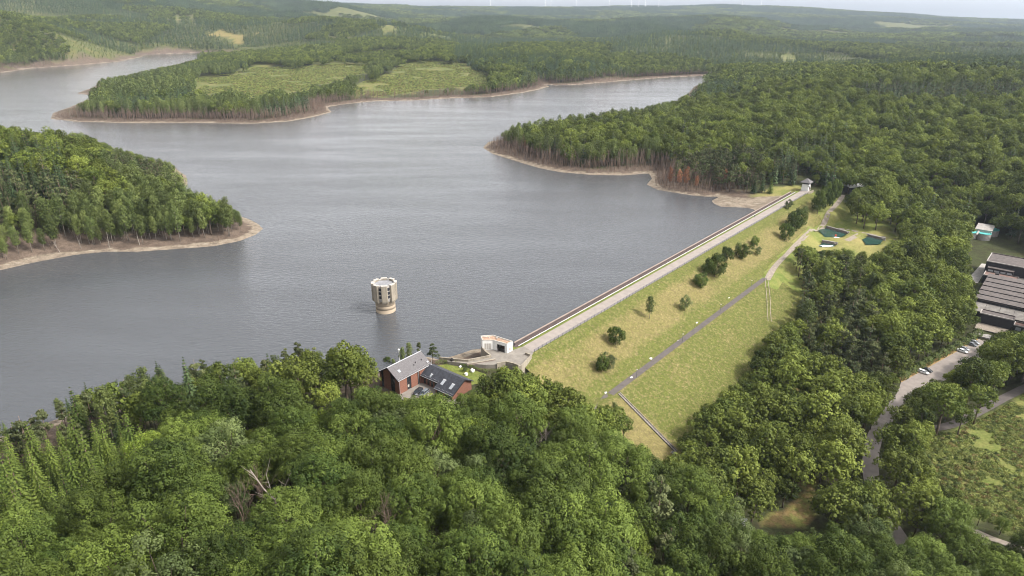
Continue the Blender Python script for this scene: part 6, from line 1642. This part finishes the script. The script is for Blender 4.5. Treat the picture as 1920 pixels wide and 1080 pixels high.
# ------------------------------------------------------------------ single trees
def tree(kind, v, loc, s, rz, label, group, sz=1.0, name=None):
    nm = name or {'oak': 'broadleaf_tree', 'lime': 'broadleaf_tree', 'grey': 'broadleaf_tree', 'shrub': 'broadleaf_tree', 'birch': 'birch_tree', 'spruce': 'spruce_tree', 'young': 'spruce_tree', 'pine': 'pine_tree', 'rust': 'withered_tree'}[kind]
    t = bpy.data.objects.new(nm, None); col.objects.link(t); t.location = loc; t.rotation_euler = (0, 0, rz); t.scale = (s, s, s * sz)
    t['label'] = label; t['category'] = 'tree'
    if group: t['group'] = group
    for me, q in zip(KIND[kind][v % len(KIND[kind])], ('trunk', 'crown')):
        o = bpy.data.objects.new(q, me); col.objects.link(o); o.parent = t
    return t
def region(px, py, d, kind, s=1.0):
    w = ('tall ' if s > 1.08 else 'small ' if s < 0.78 else '') + {'oak': 'green broadleaf tree', 'birch': 'pale green birch tree', 'spruce': 'dark green spruce', 'young': 'bright green young spruce', 'pine': 'dull green pine'}[kind]
    if d < 420 and (px > 640 or d < 312):
        spots_ = [((520, 960), 'around the dead forked oak'), ((60, 1040), 'in the bottom left corner of the wood'), ((300, 1060), 'at the bottom edge left of the dead forked oak'), ((760, 1060), 'at the bottom edge right of the dead forked oak'), ((1010, 1060), 'at the bottom edge below the terrace'), ((1230, 1040), 'at the bottom edge below the stone drain'),
                  ((120, 760), 'on the lake edge at far left'), ((330, 740), 'on the lake edge near the short lane'), ((120, 870), 'in the young spruce stand at left'), ((470, 800), 'around the short lane on the near bank'), ((620, 720), 'on the lake edge just left of the brick house'), ((760, 820), 'directly in front of the brick house'), ((960, 760), 'just below the terrace of the control house'),
                  ((1100, 840), 'beside the near end of the slope path'), ((1220, 900), 'at the foot of the stone drain'), ((600, 880), 'in the middle of the near wood left of the house'), ((880, 920), 'in the middle of the near wood below the house'), ((300, 900), 'between the young spruces and the dead forked oak'),
                  ((1330, 900), 'beside the yellow railing below the dam'), ((1450, 860), 'just left of the small brown meadow'), ((1400, 760), 'at the toe of the grass dam, nearest edge'), ((1500, 660), 'at the toe of the grass dam beside the wheel tracks'), ((1540, 540), 'just below the settling ponds'), ((1640, 560), 'between the ponds and the car park'), ((1600, 720), 'in the valley wood left of the hedge'), ((1580, 850), 'between the brown meadow and the winding road'),
                  ((1720, 500), 'between the farther pond and the waterworks'), ((1780, 600), 'beside the big waterworks hall'), ((1690, 900), 'between the winding road and the scrub clearing'), ((1780, 760), 'between the car park and the dark track'), ((1890, 690), 'right of the car park near the waterworks'), ((1540, 1040), 'at the bottom edge below the brown meadow'), ((1740, 1060), 'at the bottom edge by the lower end of the road'), ((1880, 1070), 'in the bottom right corner below the gravel path'), ((1640, 420), 'behind the settling ponds')]
        k_ = min(spots_, key=lambda q: (q[0][0] - px) ** 2 + (q[0][1] - py + 40) ** 2)[1]
        return w + ' ' + k_, w + ' ' + k_
    if px < 560:
        k_ = min([(60, 'near the left picture edge'), (170, 'in the middle of its shore'), (290, 'right of its middle'), (420, 'near its tip')], key=lambda q: abs(q[0] - px))[1]
        return w + ' on the left lake point, ' + k_, w + ' on the left lake point, ' + k_
    k_ = min([((1000, 290), 'near the outer tip of the point beyond the dam'), ((1250, 300), 'behind the rusty trees beyond the dam'), ((1450, 300), 'behind the white valve tower'), ((1650, 320), 'behind the white-roofed shed'), ((1850, 360), 'on the slope above the round tanks')], key=lambda q: (q[0][0] - px) ** 2 + (q[0][1] - py) ** 2)[1]
    return w + ' ' + k_, w + ' ' + k_
inv = (T['px'] > -40) & (T['px'] < 1970) & (T['py'] < 1330) & (T['py'] > 0)
single = np.zeros(len(T['x']), bool)
NSINGLE = {'oak': 300, 'birch': 220, 'spruce': 90, 'young': 170, 'pine': 120}
PROJ = T['s'] * np.array([HEI[k] for k in T['k']]) / T['d']
for k, n_ in NSINGLE.items():
    ii = np.where((T['k'] == k) & inv)[0]; ii = ii[np.argsort(T['d'][ii])][:n_]
    single[ii] = True
grp_n = {}
for i in np.where(single)[0]:
    k = str(T['k'][i]); lab, gname = region(T['px'][i], T['py'][i], T['d'][i], k, T['s'][i])
    if k == 'oak':                                     # some crowns are greyer, a few yellower
        q = g.uniform()
        if q < 0.10: k = 'grey'; lab, gname = lab.replace('green broad', 'greyish broad'), gname.replace('green broad', 'greyish broad')
        elif q > 0.95: k = 'lime'; lab, gname = lab.replace('green broad', 'yellowish broad'), gname.replace('green broad', 'yellowish broad')
    tree(k, int(g.integers(0, 97)), (T['x'][i], T['y'][i], T['z'][i]), T['s'][i], g.uniform(0, 6.28), lab, gname, g.uniform(0.9, 1.12))

def mass(name, label, kind, sel_x, sel_y, sel_z, sel_s, idx):
    """one object for the uncountable rest: instances of the small tree meshes on points"""
    n_ = len(sel_x)
    me = bpy.data.meshes.new(name); me.vertices.add(n_)
    me.vertices.foreach_set('co', np.stack([sel_x, sel_y, sel_z], 1).astype(np.float32).ravel())
    for nm, tp, val in (('tsc', 'FLOAT', sel_s.astype(np.float32)), ('tid', 'INT', idx.astype(np.int32)), ('trz', 'FLOAT', g.uniform(0, 6.28, n_).astype(np.float32))):
        me.attributes.new(nm, tp, 'POINT').data.foreach_set('value', val)
    o = link(name, me)
    ng = bpy.data.node_groups.new(name, 'GeometryNodeTree')
    ng.interface.new_socket('Geometry', in_out='INPUT', socket_type='NodeSocketGeometry'); ng.interface.new_socket('Geometry', in_out='OUTPUT', socket_type='NodeSocketGeometry')
    N, L = ng.nodes, ng.links
    gi = N.new('NodeGroupInput'); go = N.new('NodeGroupOutput'); ci = N.new('GeometryNodeCollectionInfo'); ip = N.new('GeometryNodeInstanceOnPoints')
    ci.inputs['Collection'].default_value = TPL[kind]; ci.inputs['Separate Children'].default_value = True; ci.inputs['Reset Children'].default_value = True
    ip.inputs['Pick Instance'].default_value = True
    def na(nm, tp):
        q = N.new('GeometryNodeInputNamedAttribute'); q.data_type = tp; q.inputs['Name'].default_value = nm; return q.outputs['Attribute']
    cx_ = N.new('ShaderNodeCombineXYZ'); L.new(na('trz', 'FLOAT'), cx_.inputs['Z']); er_ = N.new('FunctionNodeEulerToRotation'); L.new(cx_.outputs[0], er_.inputs[0])
    L.new(gi.outputs[0], ip.inputs['Points']); L.new(ci.outputs[0], ip.inputs['Instance']); L.new(na('tid', 'INT'), ip.inputs['Instance Index']); L.new(er_.outputs[0], ip.inputs['Rotation']); L.new(na('tsc', 'FLOAT'), ip.inputs['Scale'])
    L.new(ip.outputs[0], go.inputs[0])
    o.modifiers.new('instances', 'NODES').node_group = ng
    return tag(o, label, kind='stuff')
for k, nm, lab in (('oak', 'broadleaf_forest', 'broadleaf woods covering the hills round the reservoir'), ('birch', 'birch_forest', 'slender pale trees along the shores and forest edges'), ('spruce', 'spruce_forest', 'dark spruce stands on the hills beyond the water'), ('pine', 'pine_forest', 'dull green pines scattered through the woods')):
    ks = [k] + (['young'] if k == 'spruce' else [])
    m = np.isin(T['k'], ks) & ~single
    x, y, z, s, d = [T[q][m] for q in ('x', 'y', 'z', 's', 'd')]
    idx = np.where(d < 900, g.integers(0, 4, len(x)), 4 + g.integers(0, 3, len(x)))
    if k in ('oak', 'spruce'):
        cx_, cy2 = candidates(-6600, 6600, 2500, 8600, 36, g)
        q = cy2 * CP + 110 * SP; ok = (q > 2990) & (abs(cx_) < 0.84 * cy2)
        cx_, cy2 = cx_[ok], cy2[ok]; cz_ = hgt(cx_, cy2)
        p2 = fbm(cx_ / 420, cy2 / 420, 51); fld = fbm(cx_ / 500, cy2 / 300, 77)
        bv = blocks(cx_, cy2, 330, 5); ok = ((bv > 0.52) == (k == 'spruce')) & (bv > 0.10)
        n_ = ok.sum()
        x = np.concatenate([x, cx_[ok]]); y = np.concatenate([y, cy2[ok]]); z = np.concatenate([z, cz_[ok]]); s = np.concatenate([s, g.uniform(0.95, 1.25, n_) * np.where(bv[ok] < 0.2, 0.55, 1.0)]); idx = np.concatenate([idx, 7 + g.integers(0, 3, n_)])
    mass(nm, lab, k, x, y, z, s, idx)

# drowned bare stems along the shores
x, y = candidates(-1300, 900, 330, 1750, 2.7, g)
sd_ = interp(SD, x, y); t_, s_ = dam_ts(x, y); z = hgt(x, y); px, py, d = pr(x, y, z)
nz = fbm(x / 45, y / 45, 71)
ok = (sd_ > 4.0) & (sd_ < 24 + 18 * nz) & (s_ < -30) & (px > -60) & (px < 1460) & (d > 300)
ok &= ~inpoly(px, py, [(1325, 385), (1345, 362), (1380, 356), (1520, 340), (1520, 400)])
dens = np.where((px > 880) & (px < 1420) & (py > 260), 1.0, np.where((px > 80) & (px < 640) & (py < 235), 0.9, np.where(d < 560, 0.05, 0.5)))
ok &= g.uniform(0, 1, len(x)) < dens * (0.45 + nz)
x, y, z, px, py, d, sd_ = [a[ok] for a in (x, y, z, px, py, d, sd_)]
hs_ = g.uniform(0.3, 1.15, len(x)) * np.clip(0.3 + sd_ / 20, 0.3, 1.05)
bad = np.zeros(len(x), bool)
for f in (0.1, 1.0): qx, qy, _ = pr(x, y, z + 12 * hs_ * f); bad |= inpoly(qx, qy, LAKE_SEEN)
ok = ~bad
xx, yy = g.uniform(-420, 0, 30000), g.uniform(300, 640, 30000); q = interp(SD, xx, yy); zz = hgt(xx, yy)
qx, qy, qd = pr(xx, yy, zz); k_ = (q > 0.8) & (q < 9) & (qx > -30) & (qx < 520) & (g.uniform(0, 1, len(xx)) < 0.5)
x, y, z, hs_, ok = np.concatenate([x, xx[k_]]), np.concatenate([y, yy[k_]]), np.concatenate([z, zz[k_]]), np.concatenate([hs_, g.uniform(0.03, 0.13, k_.sum())]), np.concatenate([ok, np.ones(k_.sum(), bool)])
mass('bare_shore_trees', 'reddish brown leafless stems along the drowned shoreline', 'pole', x[ok], y[ok], z[ok], hs_[ok], g.integers(0, 5, ok.sum()))

# scrub on the clearings, young trees in the fields, rough grass on the dam
xa, ya = g.uniform(100, 330, 120000), g.uniform(140, 320, 120000); xb, yb = g.uniform(-1000, 60, 150000), g.uniform(800, 1750, 150000)
x, y = np.concatenate([xa, xb]), np.concatenate([ya, yb])
z = hgt(x, y); px, py, d = pr(x, y, z)
c1 = inpoly(px, py, CLEAR['cut']) & (d < 500)
c2 = (inpoly(px, py, CLEAR['field_a']) | inpoly(px, py, CLEAR['field_b'])) & (d > 800)
nz = fbm(x / 14, y / 14, 81); nz2 = fbm(x / 45, y / 55, 83)
ok = c1 & (nz > 0.30) | c2 & (nz2 > 0.36)
x, y, z, d, nz = x[ok], y[ok], z[ok], d[ok], nz[ok]
for ln_, w in ((TRACK_R, 2.8), (TRACK_B, 2.4)):
    k_ = seg_dist(x, y, [p_[:2] for p_ in ln_]) > w; x, y, z, d, nz = x[k_], y[k_], z[k_], d[k_], nz[k_]
mass('scrub', 'low scrub and brambles on the open clearings', 'bush', x, y, z - 0.1, np.where(d < 500, g.uniform(0.35, 1.05, len(x)) ** 2.0 * (0.6 + nz), g.uniform(0.6, 2.0, len(x)) * (0.5 + nz * 1.2)), g.integers(0, 7, len(x)))
# ------------------------------------------------------------------ trees one can tell apart
GS = 'single trees on the grass slope of the dam'
def slope_tree(kind, v, px, py, hpx, label, wf=1.0, group=GS):
    p = P(px, py); d = float(pr(p.x, p.y, p.z)[2]); h_ = hpx * d / 1280 / 0.9
    t = tree(kind, v, p - Vector((0, 0, 0.15)), h_ / HEI.get(kind, 15), v * 1.3, label, group)
    wf = wf * (0.66 if kind == 'shrub' else 1.0)
    t.scale = (t.scale[0] * wf, t.scale[1] * wf, t.scale[2]); return t
slope_tree('shrub', 0, 1128, 698, 32, 'round dark bush on the dam slope nearest the terrace', 1.15)
slope_tree('grey', 0, 1140, 695, 31, 'greyish bush beside the round dark bush on the dam slope', 1.1)
slope_tree('shrub', 1, 1154, 646, 36, 'small rounded tree on the dam slope, second from the terrace', 1.15)
slope_tree('birch', 1, 1217, 600, 42, 'narrow upright tree on the middle of the dam slope', 1.15)
slope_tree('grey', 1, 1284, 584, 30, 'thin greyish tree on the dam slope above the path', 0.9)
slope_tree('shrub', 2, 1313, 540, 26, 'low dark bush below the tree cluster on the dam slope', 1.4)
slope_tree('shrub', 3, 1340, 520, 42, 'largest tree of the cluster on the dam slope', 1.15)
slope_tree('shrub', 4, 1328, 516, 30, 'small tree at the foot of the cluster on the dam slope', 1.2)
slope_tree('shrub', 5, 1362, 490, 27, 'round dark tree just behind the cluster on the dam slope', 1.2)
slope_tree('shrub', 6, 1391, 486, 28, 'broad tree on the dam slope beyond the cluster', 1.35)
slope_tree('shrub', 0, 1414, 462, 18, 'little tree high on the dam slope beyond the broad tree', 1.3)
slope_tree('grey', 0, 1420, 480, 18, 'thin grey sapling below the little tree on the dam slope', 0.9)
slope_tree('shrub', 1, 1472, 452, 34, 'tree at the near end of the row above the gravel track', 0.95)
slope_tree('shrub', 2, 1487, 436, 38, 'second tree in the row above the gravel track', 1.0)
slope_tree('shrub', 3, 1494, 430, 38, 'third tree in the row above the gravel track', 1.0)
slope_tree('birch', 0, 1506, 420, 32, 'slim tree at the far end of the row above the gravel track', 1.4)
slope_tree('grey', 1, 1478, 394, 19, 'small tree beside the crest fence near the white valve tower', 1.0)
slope_tree('shrub', 4, 1532, 402, 44, 'tall dark tree on the grass below the white valve tower', 0.8)
slope_tree('shrub', 5, 1545, 394, 43, 'tall tree behind the dark one below the white valve tower', 0.8)
slope_tree('shrub', 6, 1556, 385, 40, 'tall tree nearest the gravel track end below the valve tower', 0.8)
slope_tree('shrub', 2, 1566, 374, 36, 'tall tree at the top of the gravel track', 0.8)
slope_tree('birch', 2, 1150, 792, 36, 'columnar little tree beside the lower end of the slope path', 1.0)
slope_tree('young', 0, 1444, 362, 30, 'dark little spruce on the grass by the bay', 1.0, 'trees on the grass by the bay')
slope_tree('spruce', 1, 1428, 361, 36, 'first of the tall spruces on the grass by the bay', 1.0, 'trees on the grass by the bay')
slope_tree('spruce', 2, 1413, 363, 34, 'bushy spruce nearest the beach on the grass by the bay', 1.2, 'trees on the grass by the bay')
# behind the house
GH = 'trees on the lake side of the brick house'
slope_tree('birch', 0, 756, 690, 40, 'slim birch behind the grey roof, left of a pair', 0.9, GH); slope_tree('birch', 1, 769, 686, 42, 'slim birch behind the grey roof, right of a pair', 0.9, GH)
slope_tree('pine', 0, 787, 682, 42, 'narrow pine directly behind the grey roof ridge', 0.7, GH); slope_tree('pine', 1, 812, 684, 46, 'broad pine at the end of the grey roof', 1.1, GH)
slope_tree('shrub', 3, 727, 684, 16, 'small bush at the shore behind the brick house', 1.2, GH); slope_tree('birch', 3, 738, 686, 14, 'low sapling at the shore behind the grey roof', 1.6, GH)
slope_tree('grey', 0, 872, 697, 12, 'small garden tree on the lawn between white boulders', 1.1, None)
# the yellow-green tree by the road and the rusty ones on the shore
for j, (px, py, h_) in enumerate(((1617, 822, 62), (1632, 806, 50))):
    slope_tree('lime', j, px, py, h_, ('yellow green tree beside the winding road, taller one' if j == 0 else 'yellow green tree beside the winding road, smaller one'), 0.75, None)
GR = 'withered rust brown trees on the shore beyond the dam'
for j, (px, py, h_, w) in enumerate(((1255, 352, 34, 'at the tip of the small cove'), (1272, 355, 34, 'second from the cove'), (1285, 358, 40, 'tallest, third from the cove'), (1305, 358, 26, 'fourth from the cove'), (1358, 352, 30, 'bright one, nearest the beach'), (1130, 312, 24, 'on the outer bank before the cove'), (985, 288, 22, 'near the outer tip of the point'))):
    slope_tree('rust', j, px, py, h_, 'rust brown withered tree on the far shore, ' + w, 0.9, GR)

# dead trees
def dead_tree(p, mb, label, s=1.0, rz=0.0, m='deadwood'):
    gz = ground(p.x, p.y)
    t = thing('dead_tree', label, 'tree', (p.x, p.y, gz)); t.rotation_euler = (0, 0, rz); t.scale = (s, s, s)
    o = bpy.data.objects.new('bare_branches', mb.mesh('bare_branches', m, True)); col.objects.link(o); o.parent = t
snag = MB(); gs = np.random.default_rng(5)
snag.tube([(0, 0, -1), (0.2, 0, 6), (0.1, 0.1, 11)], [0.42, 0.34, 0.26], 8)
for e, r_ in (((-4.2, 0.3, 18.5), 0.22), ((4.6, -0.2, 18.0), 0.2), ((-1.2, 0.8, 17.0), 0.14), ((2.2, .4, 15.0), 0.14), ((-2.0, -0.6, 12.5), 0.12)):
    s0 = Vector((0.1, 0.1, 10.5 if e[2] > 13 else 9)); e = Vector(e); md = s0.lerp(e, 0.5) + Vector((0, 0, -0.9))
    snag.tube([s0, md, e], [r_, r_ * 0.8, r_ * 0.4], 6, False)
    for q in range(4):
        b0 = md.lerp(e, gs.uniform(0, 1)); dv = (e - md).normalized() + Vector(gs.normal(0, .6, 3)); snag.tube([b0, b0 + dv * gs.uniform(0.8, 2.0)], [0.07, 0.02], 4, False)
for p, mb_, lab, s_, rz_, m_ in zip(DP, (snag, bare(3, 15, 0.3, 5, 3, 0.38, 0.35), bare(9, 13, 0.25, 5, 3, 0.36, 0.4), bare(4, 14, 0.3, 5, 3, 0.42, 0.3), bare(6, 12, 0.25, 5, 3, 0.5, 0.25), bare(8, 11, 0.25, 5, 3, 0.5, 0.2)),
        ('dead pale oak with two forked bare limbs among green crowns', 'leafless brown twiggy tree behind the dead forked oak', 'leafless slender brown tree just left of the dead forked oak', 'leafless grey brown tree right of the dead forked oak by a dark gap', 'pale leafless treetop in the wood below the terrace', 'brownish leafless treetop in the wood near the bottom centre'),
        (1.0, 1.1, 1.0, 1.1, 1.1, 1.1), (0, 0, 1, 2, .5, .5), ('deadwood', 'twig', 'twig', 'twig', 'deadwood', 'twig')):
    dead_tree(p, mb_, lab, s_, rz_, m_)
leans = [(112, 478, 'leftmost'), (152, 472, 'second from the left'), (205, 470, 'third from the left'), (216, 456, 'leaning, longest of the row'), (232, 455, 'close beside the longest one'), (262, 466, 'low and forked at the waterline'), (313, 455, 'right of the row'), (375, 448, 'near the outer tip')]
for j, (px, py, w) in enumerate(leans):
    p = P(px, py - 6); mb = pole(300 + j, 6.5 + (j % 3) * 1.6, 4)
    t = thing('bare_trunk', 'pale bare trunk on the left point shore, ' + w, 'tree trunk', p, 'pale bare trunks on the left shore'); t.rotation_euler = (0, R(-18 + 9 * (j % 4)), j)
    o = bpy.data.objects.new('stem', mb.mesh('stem', 'bark_pale')); col.objects.link(o); o.parent = t

# hedges: clipped rows of leaves on a twiggy core
def hedge(name, label, line, w, h_, m, cs=0.22, dens=26, z=None):
    gq = np.random.default_rng(len(label)); pts_ = resample(line, 0.8); P_, N_ = [], []
    for a, b in zip(pts_[:-1], pts_[1:]):
        d = (b - a); d.z = 0; d.normalize(); n2 = Vector((d.y, -d.x, 0))
        for q in range(dens):
            th = gq.uniform(0, math.pi); bump_ = 1 + 0.22 * math.sin(a.x * 1.1) + gq.normal(0, .08)
            off = math.cos(th) * w / 2 * bump_; zz_ = (abs(math.sin(th)) ** 0.55) * h_ * bump_ * gq.uniform(0.75, 1.0)
            p = a.lerp(b, gq.uniform(0, 1)) + n2 * off; P_.append((p.x, p.y, (z if z is not None else ground(p.x, p.y)) + zz_)); N_.append((n2.x * math.cos(th), n2.y * math.cos(th), math.sin(th) + .2))
    t = thing(name, label, 'hedge', line[0])
    me = quads_mesh('foliage', cards(gq, np.array(P_), np.array(N_), cs, 0.4), [m], np.clip(gq.normal(0.5, .22, len(P_)), 0, 1)); link('foliage', me, t)
    mb = MB(); 
    for a in pts_[::3]: mb.tube([(a.x, a.y, (z if z is not None else ground(a.x, a.y)) - .2), (a.x, a.y, (z if z is not None else ground(a.x, a.y)) + h_ * .7)], [.08, .03], 4, False)
    mb.build('stems', 'bark', t)
hedge('hedge', 'long bumpy green hedge along the car park verge', [un(1684, 713, -20), un(1748, 676, -20), un(1834, 630, -20)], 3.4, 3.0, 'leaf_birch', 0.30, 60)
hedge('hedge', 'clipped dark hedge between the house lawn and the terrace', [un(816, 684, ZH), un(844, 681, ZH)], 1.4, 1.7, 'leaf_birch', 0.16, 40, ZH)
hedge('hedge', 'low dull hedge running past the lawn to the terrace trees', [un(849, 681, ZH), un(880, 689, ZH), un(916, 700, ZH)], 1.1, 1.2, 'leaf_oak', 0.16, 34, ZH)

# ------------------------------------------------------------------ air
hz = MB(); hz.prism([(-14000, -600), (14000, -600), (14000, 14000), (-14000, 14000)], -40, 420)
m, n, l, b = nt('haze'); n.remove(b)
pv = n.new('ShaderNodeVolumePrincipled'); pv.inputs['Density'].default_value = 4.2e-5; pv.inputs['Color'].default_value = (0.72, 0.84, 1.0, 1); pv.inputs['Anisotropy'].default_value = 0.25
l.new(pv.outputs[0], n['Material Output'].inputs['Volume'])
haze = hz.build('haze', 'haze'); tag(haze, 'thin bluish summer haze over the valley', kind='stuff')
